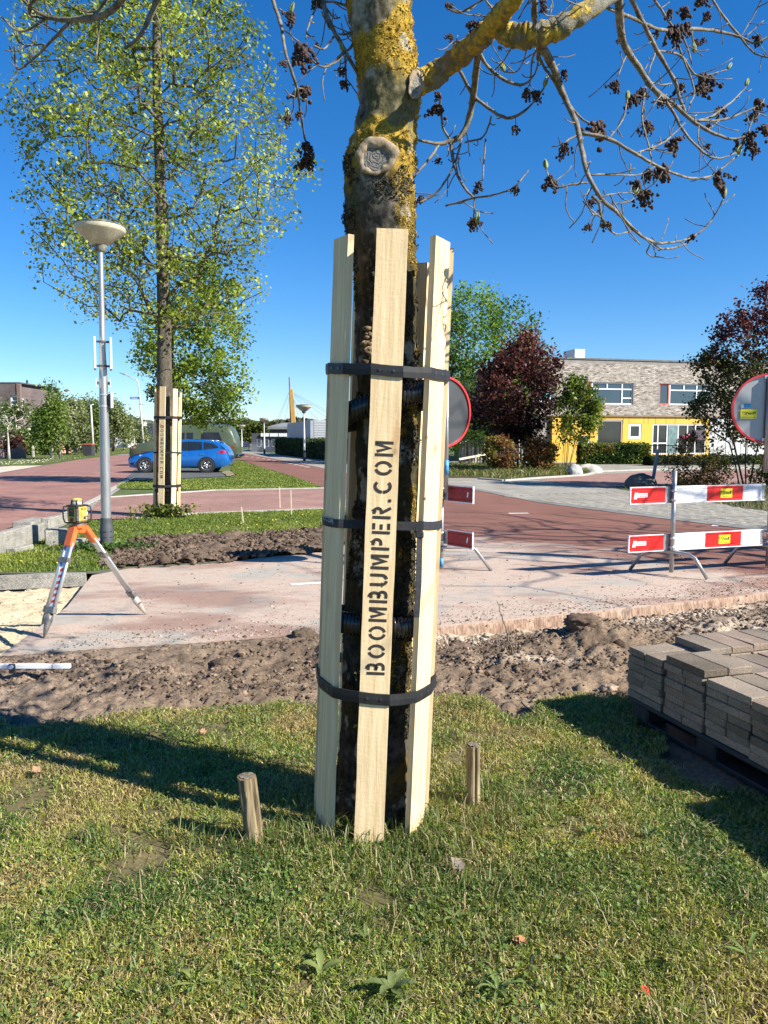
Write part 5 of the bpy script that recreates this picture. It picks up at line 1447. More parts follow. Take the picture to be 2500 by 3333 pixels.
for k, ft in enumerate(feet):
    st = top + Vector((ft.x, ft.y, 0)).normalized() * .05 + Vector((0, 0, -.03)); ax = (ft - st); L = ax.length; ax.normalize()
    side = ax.cross(Vector((0, 0, 1))).normalized(); nrm = side.cross(ax)
    view = -1
    leg = MB().box(-.021, .021, -.012, .012, 0, .17, frame_mtx(st, side, nrm) @ Matrix.Identity(4)).build('leg', M_orange, TR) if False else None
    fm = Matrix((side, nrm, ax)).transposed().to_4x4(); fm.translation = st
    leg = MB().bbox(-.044, .044, -.022, .022, -.01, .16, .008, fm).build('leg', M_orange, TR)
    for sx in (-.034, .034): MB().tube([fm @ Vector((sx, 0, .12)), fm @ Vector((sx, 0, L * .74))], .013, 10).build('leg_rail', M_alu, leg, True)
    MB().bbox(-.021, .021, -.009, .005, .15, L * .80, .002, fm).build('leg_slide', M_alu, leg)
    MB().bbox(-.050, .050, -.022, .020, L * .27, L * .32, .004, fm).build('leg_clamp', M_boot, leg)
    MB().bbox(-.050, .050, -.020, .020, L * .72, L * .78, .004, fm).build('lower_clamp', M_boot, leg)
    # spike boot with tread
    m = MB(); m.tube([fm @ Vector((0, 0, L * .78)), fm @ Vector((0, 0, L * .84)), fm @ Vector((0, 0, L * .92)), ft], [.026, .032, .022, .004], 10); m.build('foot_spike', M_boot if k != 1 else M('pale_spike', (.45, .43, .36), (.6, .57, .48), 12, .5, metal=.3), leg, True)
    MB().box(-.006, .045, -.010, .010, L * .845, L * .855, fm).build('foot_tread', M_boot, leg)
    if k == 0 or k == 2:
        nseg = 13; z0, z1 = L * .34, L * .71
        for q in range(nseg):
            a_, b_ = z0 + (z1 - z0) * q / nseg, z0 + (z1 - z0) * (q + 1) / nseg; s_ = -1 if (fm.to_3x3() @ Vector((0, -1, 0))).y < 0 else 1
            yy = -.0100 if s_ < 0 else .0062
            yy2 = yy + (-.0012 if s_ < 0 else .0012)
            m = MB(); sk = .010
            V = [fm @ Vector(v) for v in ((-.018, yy2, a_), (.018, yy2, a_ + sk), (.018, yy2, b_ + sk), (-.018, yy2, b_))]
            m.add(V, [(0, 1, 2, 3)]).build('tape_stripe', M_tape_r if q % 2 else M_tape_w, leg)
# strap hanging from the clamp
c_ = (top * .78 + feet[0] * .22)
MB().tube([c_ + Vector((.02, -.02, .06)), c_ + Vector((.045, -.03, -.02)), c_ + Vector((.04, -.03, -.10)), c_ + Vector((.06, -.03, -.16))], [.004, .005, .005, .007], 6).build('carry_strap', M_web, TR, True)

LZ = thing('laser_level', 'yellow and black rotating laser level mounted on top of the orange tripod', 'laser level', (hd.x - .008, hd.y, hd.z + .006))
LZ.rotation_euler = (0, 0, R(66)); LZ.scale = (.76, .76, .86)
M_yel = M('yellow_plastic', (.55, .40, .075), (.68, .52, .13), 8, .4, .1, 60, metal=.15); M_blk = M('black_grip', (.018, .018, .02), (.03, .03, .033), 20, .55, .3, 80)
M_glass = M('lens_glass', (.35, .35, .30), (.5, .5, .42), 9, .15)
# two yellow faces meeting at a ribbed black corner, corner towards the camera
MB().bbox(-.080, .080, -.080, .080, .012, .168, .018).build('body', M_yel, LZ)
MB().bbox(-.074, .074, -.074, .074, .0, .014, .004).build('base', M_blk, LZ)
MB().bbox(-.087, -.055, -.087, -.055, .006, .175, .008).build('corner_grip', M_blk, LZ)
for q in range(9): MB().bbox(-.0905, -.068, -.0905, -.068, .035 + q * .013, .041 + q * .013, .0015).build('grip_rib', M_galv, LZ)
MB().bbox(-.082, .082, -.082, .082, .166, .180, .006).build('top_plate', M_blk, LZ)
MB().lathe([(.058, .178), (.052, .20), (.046, .222)], (0, 0, 0), 24).build('lens_housing', M_glass, LZ, True)
for q in range(4):
    a_ = R(45 + q * 90); MB().tube([(math.cos(a_) * .060, math.sin(a_) * .060, .178), (math.cos(a_) * .050, math.sin(a_) * .050, .226)], .007, 8).build('lens_guard', M_blk, LZ, True)
MB().lathe([(.055, .222), (.055, .233), (.03, .243)], (0, 0, 0), 24).build('lens_cap', M_yel, LZ)
# handles left and right
for (cx_, cy_, ang_) in ((.0, -.09, 0), (-.09, .0, 90)):
    pass
for sgx, (hx, hy) in ((1, (.083, -.083)), (-1, (-.083, .083))):
    dv = Vector((hx, hy, 0)).normalized()
    p_ = [Vector((hx, hy, 0)) * .75 + Vector((0, 0, .172)), Vector((hx, hy, 0)) + dv * .018 + Vector((0, 0, .160)), Vector((hx, hy, 0)) + dv * .026 + Vector((0, 0, .12)), Vector((hx, hy, 0)) + dv * .024 + Vector((0, 0, .05)), Vector((hx, hy, 0)) + dv * .010 + Vector((0, 0, .012)), Vector((hx, hy, 0)) * .8 + Vector((0, 0, .004))]
    MB().tube(p_, .009, 8).build('carry_handle', M_blk, LZ, True)
# left visible face (-x side after turning): keypad, knob ; right visible face: lettering and labels
kp = MB().bbox(-.0835, -.0795, -.036, .040, .070, .150, .001).build('keypad', M('keypad_black', (.015, .03, .035), (.02, .045, .05), 30, .3), LZ)
MB().add([(-.0842, .018, .120), (-.0842, -.020, .120), (-.0842, -.016, .136), (-.0842, .012, .136)], [(0, 1, 2, 3)]).build('arrow_mark', M('red_mark', (.4, .05, .06), (.5, .08, .08)), kp)
for yy in (-.015, .02): MB().cyl((-.0837, yy, .095), (-.0848, yy, .095), .008, 10).build('button', M('teal_button', (.05, .16, .17), (.07, .2, .2)), kp)
MB().cyl((-.079, .0, .040), (-.094, .0, .040), .020, 18).build('battery_knob', M('brown_knob', (.05, .02, .012), (.08, .03, .02), 9, .4), LZ)
mtR = Matrix(((1, 0, 0, .012), (0, 0, -1, -.0812), (0, 1, 0, .140), (0, 0, 0, 1)))
text_mesh('lettering', 'RL/15', .030, M('black_ink', (.015, .013, .01), (.03, .03, .03)), LZ, mtR, .0003, .0006)
MB().box(.012, .070, -.0818, -.0805, .040, .066).build('type_label', M('black_label', (.02, .02, .02), (.03, .03, .03)), LZ)
MB().box(.040, .060, -.0824, -.0819, .046, .056).build('barcode_sticker', M_tape_w, LZ)
MB().box(.055, .070, -.0816, -.0805, .082, .108).build('inspection_sticker', M_tape_w, LZ)

# white aluminium levelling staff lying on the soil at the left
sy0 = Vector(P(0, 2165, 5.12)); sy1 = Vector(P(229, 2168, 5.12)); 
STF = thing('levelling_staff', 'white aluminium straightedge lying on the soil at the left edge', 'levelling staff', (sy1.x, sy1.y, sy1.z))
m = MB().bbox(-1.35, .0, -.018, .018, -.014, .014, .002); m.build('rail', M('white_aluminium', (.70, .71, .72), (.8, .8, .8), 6, .45), STF)
MB().bbox(-.12, -.112, -.019, .019, -.0145, .0145, .001).build('joint', M_galv, STF)
xk = Vector(P(40, 2163, 5.1)).x - sy1.x
kn = MB().bbox(xk - .022, xk + .022, -.030, -.017, -.045, .022, .003).build('slide_clamp', M_blk, STF); MB().cyl((xk, -.031, .004), (xk, -.046, .004), .014, 16).build('clamp_knob', M('blue_knob', (.20, .27, .50), (.3, .38, .6), 9, .4), kn)

# ================================================================== CONCRETE KERB BLOCKS PILED AT THE LEFT
def kerb(label, px0, px1, h, w, z=0.0, dep=.12, tilt=0):
    a = Vector((*G(*px0, z), z)); b = Vector((*G(*px1, z), z)); d = (b - a); L = d.length; c_ = (a + b) / 2
    o = MB().bbox(-L / 2, L / 2, 0, dep, 0, h, .012).build('kerb_block', M_concdark, None)
    V = o.data.vertices
    for v in V: v.co += Vector((random.uniform(-1, 1), random.uniform(-1, 1), random.uniform(-1, 1))) * .004
    o.location = c_; o.rotation_euler = (tilt, 0, math.atan2(d.y, d.x)); tag(o, label, 'kerb block', 'loose concrete kerb blocks'); return o
kerb('long concrete kerb block at the left edge of the picture, tilted up', (-60, 1830), (108, 1776), .31, 0, 0, .13)
kerb('kerb block standing on end behind the long left one', (118, 1772), (152, 1757), .28, 0, 0, .12)
kerb('squarish concrete block beside the tripod legs', (147, 1782), (222, 1778), .24, 0, 0, .30)
kerb('low flat broken slab lying in front of the long kerb block', (50, 1805), (112, 1790), .085, 0, 0, .14)
kerb('pale broken kerb piece half hidden behind the tripod leg', (240, 1794), (282, 1775), .115, 0, 0, .14)
kerb('small dark edged block at the foot of the lamp post', (280, 1778), (330, 1776), .10, 0, 0, .16)
kerb('long kerb lying along the gutter behind the blocks', (160, 1722), (240, 1700), .19, 0, 0, .14)
kerb('flat kerb slab under debris behind the piled blocks', (105, 1722), (165, 1706), .13, 0, 0, .35)

# ================================================================== ROAD BARRIERS
M_red = M('barrier_red', (.56, .014, .012), (.66, .022, .02), 5, .35, .1, 40, fine=.15); M_wht = M('barrier_white', (.66, .67, .68), (.80, .81, .82), 3, .35, .1, 40, lo=.25, hi=.6, fine=.2)
M_yell = M('yellow_sticker', (.80, .74, .02), (.84, .78, .03), 5, .4); M_ink = M('black_ink', (.015, .013, .01), (.03, .03, .03))
M_red_shaded = M('shaded_red', (.28, .012, .014), (.38, .02, .02), 5, .5, .2, 40, fine=.4)  # barrier red again, darkened in colour for the shaded left planks
def plank(T, mtx, u0, u1, zc_, segs, stick=(), hgt=.20, red=M_red):
    """ribbed aluminium barrier plank between u0 and u1 with coloured segments (u_from,u_to,mat)"""
    prof = [(-.004, -.5), (.010, -.49), (.010, -.34), (.002, -.33), (.002, -.29), (.008, -.28), (.008, .28), (.002, .29), (.002, .33), (.010, .34), (.010, .49), (-.004, .5), (-.012, .49), (-.012, -.49)]
    out = None
    for (a, b, mt_) in segs:
        m = MB(); V = []
        for u in (a, b):
            for (d, zz) in prof: V.append(mtx @ Vector((u, -d, zc_ + zz * hgt)))
        n = len(prof); m.add(V, [(i, (i + 1) % n, n + (i + 1) % n, n + i) for i in range(n)] + [tuple(range(n)), tuple(range(2 * n - 1, n - 1, -1))])
        o = m.build('plank_panel' if out else 'plank', mt_, out or T)
        out = out or o
    for zz in (-.5, .5): MB().box(u0, u1, -.0112, -.0098, zc_ + zz * hgt - (.012 if zz > 0 else 0), zc_ + zz * hgt + (.0 if zz > 0 else .012), mtx).build('plank_edge', M_wht, out)
    for kind_, uc in stick:
        if kind_ == 'ts':
            s_ = MB().box(uc - .085, uc + .085, -.0100, -.0088, zc_ - .053, zc_ + .053, mtx).build('sticker', M_yell, out)
            fm = mtx @ Matrix(((1, 0, 0, uc - .012), (0, 0, -1, -.0106), (0, 1, 0, zc_ + .006), (0, 0, 0, 1)))
            text_mesh('lettering', 'TSNed', .056, M_ink, s_, fm, .0003, .0007)
            V = [mtx @ Vector((uc + x, -.0106, zc_ + z)) for x, z in ((.060, -.008), (.080, .024), (.072, .026), (.066, .014), (.062, .028), (.054, .028), (.056, -.008))]
            MB().add(V, [tuple(range(7))]).build('arrow_mark', M_ink, s_)
            MB().box(uc - .06, uc + .06, -.0104, -.0101, zc_ - .041, zc_ - .035, mtx).build('small_print', M_ink, s_)
        else:
            s_ = MB().box(uc - .058, uc + .095, -.0100, -.0088, zc_ - .022, zc_ + .026, mtx).build('sticker', M_wht, out)
            fm = mtx @ Matrix(((1, 0, 0, uc + .03), (0, 0, -1, -.0106), (0, 1, 0, zc_ + .009), (0, 0, 0, 1)))
            text_mesh('lettering', 'TRAFFIC SERVICE', .0155, M_red, s_, fm, .0002, .0002)
            fm = mtx @ Matrix(((1, 0, 0, uc + .03), (0, 0, -1, -.0106), (0, 1, 0, zc_ - .010), (0, 0, 0, 1)))
            text_mesh('lettering', 'NEDERLAND', .0155, M_red, s_, fm, .0002, .0002)
            for dx in (-.082, -.058): MB().add([mtx @ Vector((uc + x, -.0104, zc_ + z)) for x, z in ((dx - .012, -.04), (dx + .006, -.04), (dx + .022, .035), (dx + .004, .035))], [(0, 1, 2, 3)]).build('slash_mark', M_wht, s_)
    return out
def footbar(T, mtx, u, z, s_=1.0, spread=.46, yaw=90):
    c_, s2 = math.cos(R(yaw)), math.sin(R(yaw)); pts = []
    for (d, zz) in ((-spread, .012), (-spread * .68, z * .86), (-spread * .52, z), (-.05, z + .012), (.05, z + .012), (spread * .52, z), (spread * .68, z * .86), (spread, .012)):
        pts.append(mtx @ Vector((u + d * c_ + .03 * s2, d * s2, zz)))
    return MB().tube(pts, .021, 10).build('foot', M_galv, T, True)
def post(T, mtx, u, y, z0, z1, r=.024, clampz=()):
    p = MB().tube([mtx @ Vector((u, y, z0)), mtx @ Vector((u, y, z1))], r, 14).build('post', M_galv, T, True)
    for zz in clampz: MB().tube([mtx @ Vector((u, y, zz - .014)), mtx @ Vector((u, y, zz + .014))], r + .006, 14).build('post_clamp', M_alu, p, True)
    return p
# right barrier
b0 = Vector(G3(2178, 1872)); b1 = Vector(G3(2490, 1850)); b0.z = b1.z = 0
ud = (b1 - b0).normalized(); span = (b1 - b0).length; aR = math.atan2(ud.y, ud.x)
BR = thing('road_barrier', 'red and white plank barrier with yellow stickers standing at the right on two posts', 'barrier', tuple(b0), aR)
I4 = Matrix.Identity(4)
def zat(px, py, u):
    w_ = b0 + ud * u; return P(px, py, w_.y)[2]
zt = zat(2180, 1618, 0); zl = zat(2180, 1760, 0)
zu, zd = zat(2180, 1610, 0), zat(2176, 1764, 0)
ul = -.58
for zc_, kk in ((zu, 0), (zd, 1)):
    plank(BR, I4, ul, -.10, zc_, [(ul, ul + .012, M_wht), (ul + .012, -.10, M_red)], [('tr', ul + .14)])
    MB().box(-.10, .0, -.006, .004, zc_ - .095, zc_ + .095).build('plank_end', M_galv, BR)
    w3 = span - .06
    plank(BR, I4, .02, w3, zc_, [(.02, span * .345, M_wht), (span * .345, span * .72, M_red), (span * .72, w3 - .05, M_wht), (w3 - .05, w3, M_galv)], [('ts', span * .545)])
    if kk == 0: plank(BR, I4, span + .03, span + .9, zc_, [(span + .03, span + .45, M_red), (span + .45, span + .9, M_wht)])
    else: plank(BR, I4, span + .03, span + .9, zc_, [(span + .03, span + .45, M_red), (span + .45, span + .9, M_wht)])
cz = (zu - .055, zu + .05, zd - .055, zd + .05)
post(BR, I4, 0, -.035, .04, zat(2185, 1532, 0), .026, cz)
post(BR, I4, span, -.035, .04, P(2492, 1530, b1.y)[2], .026, cz)
footbar(BR, I4, .0, .27, yaw=-62); footbar(BR, I4, span, .27, yaw=-62)
MB().bbox(.02, .06, -.09, -.03, .22, .30, .006).build('foot_coupler', M_boot, BR); MB().tube([(.04, -.10, .27), (.09, -.12, .21)], .007, 6).build('wing_bolt', M_boot, BR)
MB().bbox(span + .02, span + .06, -.09, -.03, .22, .30, .006).build('foot_coupler', M_boot, BR)
# left barrier behind the tree, seen from its back at a slant
c0 = Vector(G3(1443, 1858)); c0.z = 0
BL = thing('road_barrier', 'shade darkened red plank barrier half hidden behind the boarded tree', 'barrier', tuple(c0), R(-52))
zu2 = P(1500, 1608, c0.y - .2)[2]; zd2 = P(1500, 1754, c0.y - .2)[2]
for zc_ in (zu2, zd2):
    plank(BL, I4, .08, .50, zc_, [(.08, .49, M_red_shaded), (.49, .50, M_wht)])
    MB().box(.01, .08, -.008, .006, zc_ - .08, zc_ + .08).build('plank_end', M_galv, BL)
    MB().add([(.42 + x, -.0104, zc_ + z) for x, z in ((-.02, -.03), (.0, -.03), (.012, .03), (-.008, .03))], [(0, 1, 2, 3)]).build('slash_mark', M_wht, BL)
    plank(BL, I4, -1.5, -.03, zc_, [(-1.5, -.9, M_red_shaded), (-.9, -.03, M_wht)])
post(BL, I4, 0, -.035, .03, zu2 + .02, .026, (zu2 - .05, zu2 + .05, zd2 - .05, zd2 + .05))
f1 = Vector(G3(1600, 1858)) - c0; f1 = Matrix.Rotation(R(52), 3, 'Z') @ f1
f0 = -f1
pts = [f0, f0 * .68 + Vector((0, 0, .24)), f0 * .5 + Vector((0, 0, .28)), Vector((0, -.06, .29)), f1 * .55 + Vector((0, 0, .29)), f1 * .66 + Vector((0, 0, .26)), f1]
MB().tube(pts, .021, 10).build('foot', M_galv, BL, True)
MB().bbox(-.03, .03, -.09, -.03, .24, .31, .006).build('foot_coupler', M_boot, BL)
M_blue = M('blue_tape', (.03, .14, .38), (.10, .35, .55), 30, .5)
MB().tube([(0, -.035, .06), (0, -.035, .16)], .0275, 12).build('blue_tape', M_blue, BL, True)

# ---- round road signs seen from behind
M_signback = M('grey_sign_back', (.055, .058, .06), (.075, .078, .08), 2, .45, .1, 30, metal=.3); M_signbackr = M('grey_sign_back_light', (.36, .37, .36), (.44, .45, .44), 1.5, .4, .1, 30, metal=.3)
def round_sign(label, base, zc_, rad_, yaw, ztop_post, mat, stickers=False, zbot=0.0, lean=0):
    T = thing('road_sign', label, 'road sign', (base[0], base[1], 0), yaw, 'round road signs seen from behind')
    fm = Matrix(((1, 0, 0, 0), (0, 0, -1, 0), (0, 1, 0, zc_), (0, 0, 0, 1)))
    n = 56; ring = [(math.cos(2 * math.pi * k / n) * rad_, math.sin(2 * math.pi * k / n) * rad_) for k in range(n)]
    MB().prism(ring, fm, -.006, -.004).build('sign_plate', mat, T)
    m = MB(); V = []
    for k in range(n):
        c_, s_ = math.cos(2 * math.pi * k / n), math.sin(2 * math.pi * k / n)
        for (r_, d_) in ((rad_ - .010, .016), (rad_ + .012, .016), (rad_ + .014, -.012), (rad_ - .010, -.010)): V.append((c_ * r_, -d_, zc_ + s_ * r_))
    m.add(V, [(k * 4 + q, ((k + 1) % n) * 4 + q, ((k + 1) % n) * 4 + (q + 1) % 4, k * 4 + (q + 1) % 4) for k in range(n) for q in range(4)]); autosmooth(m.build('sign_rim', M('sign_red', (.62, .03, .035), (.72, .05, .05), 4, .35), T), 40)
    ps = MB().tube([(0, -.034, zbot), (0, -.034, ztop_post)], .026, 14).build('post', M_galv, T, True); MB().bbox(-.030, .030, -.016, -.007, zc_ - rad_ + .01, zc_ + rad_ - .01, .003).build('back_rail', M('dark_rail', (.05, .055, .065), (.08, .085, .10), 4, .5), T)
    for sz in (1, -1): MB().bbox(-.05, .05, -.02, -.004, zc_ + sz * (rad_ - .03) - .02, zc_ + sz * (rad_ - .03) + .02, .003).build('rail', M_alu, T)
    if stickers:
        def sx(px, py):   # photo position on this plate
            w_ = P(px, py, base[1]); return w_[0] - base[0], w_[2]
        x0, z0 = sx(2414, 1332); x1, z1 = sx(2464, 1362)
        a_ = MB().box(x0, x1, -.0075, -.0062, z1, z0).build('sticker', M_yell, T)
        text_mesh('lettering', 'TSNed', .050, M_ink, a_, Matrix(((1, 0, 0, (x0 + x1) / 2 - .012), (0, 0, -1, -.0082), (0, 1, 0, (z0 + z1) / 2 + .008), (0, 0, 0, 1))), .0003, .0006)
        xm = x1 - .026; zm = (z0 + z1) / 2 + .008
        MB().add([(xm + x, -.0082, zm + z) for x, z in ((0, -.012), (.020, .014), (.013, .018), (.007, .008), (.003, .018), (-.004, .018), (-.004, -.012))], [tuple(range(7))]).build('arrow_mark', M_ink, a_)
        MB().box(x0 + .015, x1 - .02, -.0080, -.0076, z1 + .012, z1 + .018).build('small_print', M_ink, a_)
        x0, z0 = sx(2415, 1314); x1, z1 = sx(2446, 1328)
        MB().box(x0 + .035, x1, -.0075, -.0062, z1, z0).build('sticker', M('sticker_blue', (.03, .20, .42), (.05, .28, .5)), T); MB().box(x0, x0 + .034, -.0075, -.0062, z1, z0).build('sticker', M('sticker_grey', (.4, .45, .5), (.5, .55, .6)), T)
    return T
sb = Vector(P(2492, 1330, b1.y)); round_sign('round red rimmed sign back with yellow sticker at the right edge', (sb.x + .01, b1.y - .02), sb.z, .40, R(-6), sb.z + .38, M_signbackr, True, P(2492, 1530, b1.y)[2] - .03)
s2 = Vector(P(1443, 1340, 9.0)); round_sign('dark round sign back with red rim just behind the right boards', (s2.x + .02, 9.05), s2.z, .40, R(38), s2.z + .42, M_signback, False, zu2 + .01)
sg = [o for o in COL.objects if o.name.startswith('road_sign')][-1]
MB().tube([(0, -.038, P(1440, 1545, 9)[2]), (0, -.038, P(1440, 1498, 9)[2])], .0275, 12).build('blue_tape', M_blue, sg, True)

# ---- thin survey stakes
M_stake = M('pale_stake', (.62, .52, .34), (.72, .62, .42), 8, .8)
for k, (bx, by, tx, ty, Lb) in enumerate(((793, 1707, 786, 1650, 'leaning pale survey stake, leftmost of the three in the middle lawn'), (912, 1654, 910, 1585, 'upright pale survey stake beside the brick path, middle one of three'), (949, 1680, 947, 1595, 'tallest pale survey stake, nearest the boarded tree'))):
    g = Vector(G3(bx, by)); tp = Vector(P(tx, ty, g.y)); o = MB().tube([(0, 0, -.02), tuple(tp - g)], [.014, .012], 4).build('survey_stake', M_stake, None); o.location = g
    tag(o, Lb, 'stake', 'wooden survey stakes in the middle lawn')

# a second loaded pallet stands just outside the frame; its shadow crosses the lawn at the right
for src, nm, lab in ((PST, 'paver_stack', 'second paver stack just outside the right edge, nearer the camera'), (PAL, 'pallet', 'black pallet of the second paver stack outside the right edge')):
    cpy = copy_tree(src); cpy['label'] = lab; cpy.location = (src.location.x + .37, src.location.y - 1.33, 0)

# ================================================================== TREES AND SHRUBS (crowns grown inside surveyed outlines)
M_leaf = leaf_mat('leaf', .38, .45)
M_bark2 = M('grey_bark', (.10, .088, .065), (.26, .235, .18), 7, .95, .8, 30, stretch=(1, 1, .4), fine=.5, dist=.02)
M_bark3 = M('dark_stem', (.035, .03, .025), (.10, .085, .07), 8, .95, .5, 40)
M_barkp = M('pale_bark', (.36, .33, .27), (.52, .49, .42), 6, .9, .4, 30)
def crown_pts(rows, Y, n, rng, dr=.85, hollow=.35, cxp=None):
    rows = sorted(rows); ys = np.array([r[0] for r in rows], float); l = np.array([r[1] for r in rows], float); r = np.array([r[2] for r in rows], float)
    out = []
    wsum = np.cumsum(np.maximum(1, (r[1:] + r[:-1] - l[1:] - l[:-1])) * np.diff(ys)); wsum = wsum / wsum[-1]
    for _ in range(n):
        k = int(np.searchsorted(wsum, rng.random())); py = rng.uniform(ys[k], ys[k + 1])
        a, b = np.interp(py, ys, l), np.interp(py, ys, r)
        rad = math.sqrt(rng.uniform(hollow ** 2, 1)); an = rng.uniform(0, 2 * math.pi)
        px = (a + b) / 2 + (b - a) / 2 * rad * math.cos(an)
        p = P(px, py, Y); hw_ = (b - a) / 2 * ZC(Y, p[2]) / FPX
        out.append((p[0], Y + hw_ * dr * rad * math.sin(an), p[2]))
    return np.array(out)
def make_tree(name, label, rows, Y, base_px, trunk_px, n_t, n_leaf, lsize, palette, tr=.15, tip=.006, spread=.12, group=None, bark=None, seed=1, stems=1, up=.5, cat='tree', aspect=1.0, clump=.9, dr=.85, step=.4, hollow=.3, trunk_h=None, rmax=None, flowers=None, top=None):
    rng = np.random.default_rng(seed); bark = bark or M_bark2
    bx = P(base_px[0], base_px[1], Y)[0]
    T = thing(name, label, cat, (bx, Y, 0), 0, group)
    C = crown_pts(rows, Y, n_t, rng, dr, hollow)
    tp = [P(a, b, Y) for a, b in trunk_px]
    trunk = [np.array([bx, Y, 0.])] + [np.array(q) for q in tp]
    fine = [trunk[0]]
    for a, b in zip(trunk[:-1], trunk[1:]):
        m_ = max(1, int(np.linalg.norm(b - a) / (step * 1.2)))
        for q in range(1, m_ + 1): fine.append(a + (b - a) * q / m_ + rng.normal(0, .008, 3) * (q < m_))
    if stems == 1:
        N, par = grow(C, fine, step, up, seed)
        # trunk nodes below the crown take no boughs
        m = MB(); nt_ = len(fine); rr = [tr * (1.25 if i == 0 else 1) * (1 - .82 * (i / (nt_ - 1)) ** 1.4) for i in range(nt_)]
        if len(fine) > 1: m.tube([Vector(p) - Vector(T.location) for p in fine], rr, 14); m.build('trunk', bark, T, True)
        skeleton_mesh('branches', N, par, tip, T, bark, 2.3, 5, rmax or tr * .45, ntr=nt_, kind='stuff')
    else:
        allN = []
        lab = np.arange(n_t) % stems; ctr = C[:, :2].mean(0)
        for s_ in range(stems):
            a = 2 * math.pi * s_ / stems + rng.uniform(-.4, .4); rb = tr * rng.uniform(.8, 2.2)
            b = np.array([bx + math.cos(a) * rb, Y + math.sin(a) * rb, 0.])
            ang = np.arctan2(C[:, 1] - ctr[1], C[:, 0] - ctr[0]); dd = np.abs((ang - a + np.pi) % (2 * np.pi) - np.pi); idx = np.argsort(dd)[: max(6, n_t // stems)]
            zb = C[:, 2].min(); cm = C[idx].mean(0)
            mid = b + (cm - b) * .45 + np.array([0, 0, (cm[2]) * .12]); mid[2] = min(mid[2], max(zb, .3))
            pts = [b, b + (mid - b) * .5 + rng.normal(0, .02, 3), mid]
            N, par = grow(C[rng.permutation(idx)], pts, step, up, seed + s_)
            skeleton_mesh('stem', N, par, tip, T, bark, 2.0, 5, tr * .5)
            allN.append(N[3:])
        N = np.concatenate(allN)
    tipsN = N[N[:, 2] > C[:, 2].min() - .2 * abs(C[:, 2].max() - C[:, 2].min())]
    if stems == 1: tipsN = tipsN[np.hypot(tipsN[:, 0] - np.interp(tipsN[:, 2], [q[2] for q in fine], [q[0] for q in fine]), tipsN[:, 1] - Y) > tr * 1.5]
    base = np.concatenate([tipsN, C, C]); pk = base[rng.integers(0, len(base), n_leaf)]
    L = pk + rng.normal(0, spread, (n_leaf, 3))
    L = L[fbm(L, clump * 2.2, 3, seed + 3) > rng.uniform(.30, .60, n_leaf)]
    L = L[L[:, 2] > .12]
    if top:
        zt2 = P(0, top[0], Y)[2] + rng.normal(0, .35, len(L)); hi_ = L[:, 2] > zt2
        leaves('foliage', L[hi_], lsize, top[1], T, M_leaf, None, aspect, seed, clump=clump); L = L[~hi_]
    leaves('foliage', L, lsize, palette, T, M_leaf, None, aspect, seed, clump=clump)
    if flowers:
        n_f, c_f, s_f = flowers; F_ = L[rng.integers(0, len(L), n_f)] + rng.normal(0, spread * .4, (n_f, 3)) + np.array([0, -spread * .5, spread * .3])
        leaves('blossom', F_, s_f, [c_f, c_f], T, M_leaf, None, 1.6, seed + 1)
    return T
LIN = [(.09, .125, .02), (.18, .24, .032), (.31, .37, .055), (.42, .47, .085)]
rows1 = [(-620, 420, 600), (-420, 330, 700), (-200, 220, 780), (0, 120, 800), (80, 80, 835), (160, 75, 880), (240, 70, 910), (330, 35, 935), (430, 40, 960), (520, 60, 985), (590, 65, 1040), (640, 110, 1000), (700, 80, 950), (780, 110, 900), (860, 115, 870), (930, 150, 860), (980, 230, 830), (1060, 320, 820)]
T2 = make_tree('linden_tree', 'tall linden in fresh light green leaf behind the lamp post, its trunk boarded', rows1, 15.55, (546, 1680), [(541, 1450), (536, 1250), (533, 980), (527, 716), (520, 527), (512, 340), (510, 150), (508, -100), (505, -400)], 1600, 52000, .070, LIN, .165, .0075, .12, bark=M('linden_bark', (.055, .045, .03), (.17, .145, .105), 7, .95, .9, 30, stretch=(1, 1, .4), fine=.5, dist=.02), seed=21, up=.55, step=.45, hollow=.12, clump=1.1, rmax=.075)
rows2 = [(860, 560, 700), (930, 500, 790), (1010, 470, 810), (1080, 440, 815), (1150, 440, 800), (1220, 470, 805), (1290, 480, 812), (1335, 560, 800), (1372, 640, 770)]
make_tree('linden_tree', 'second linden farther back, its dense low crown hanging over the green van', rows2, 27.0, (556, 1573), [(556, 1350), (560, 1100), (600, 950)], 420, 26000, .11, [(.04, .075, .010), (.10, .16, .016), (.20, .28, .03), (.28, .36, .045)], .16, .006, .17, seed=25, up=.3, step=.6, hollow=.2)
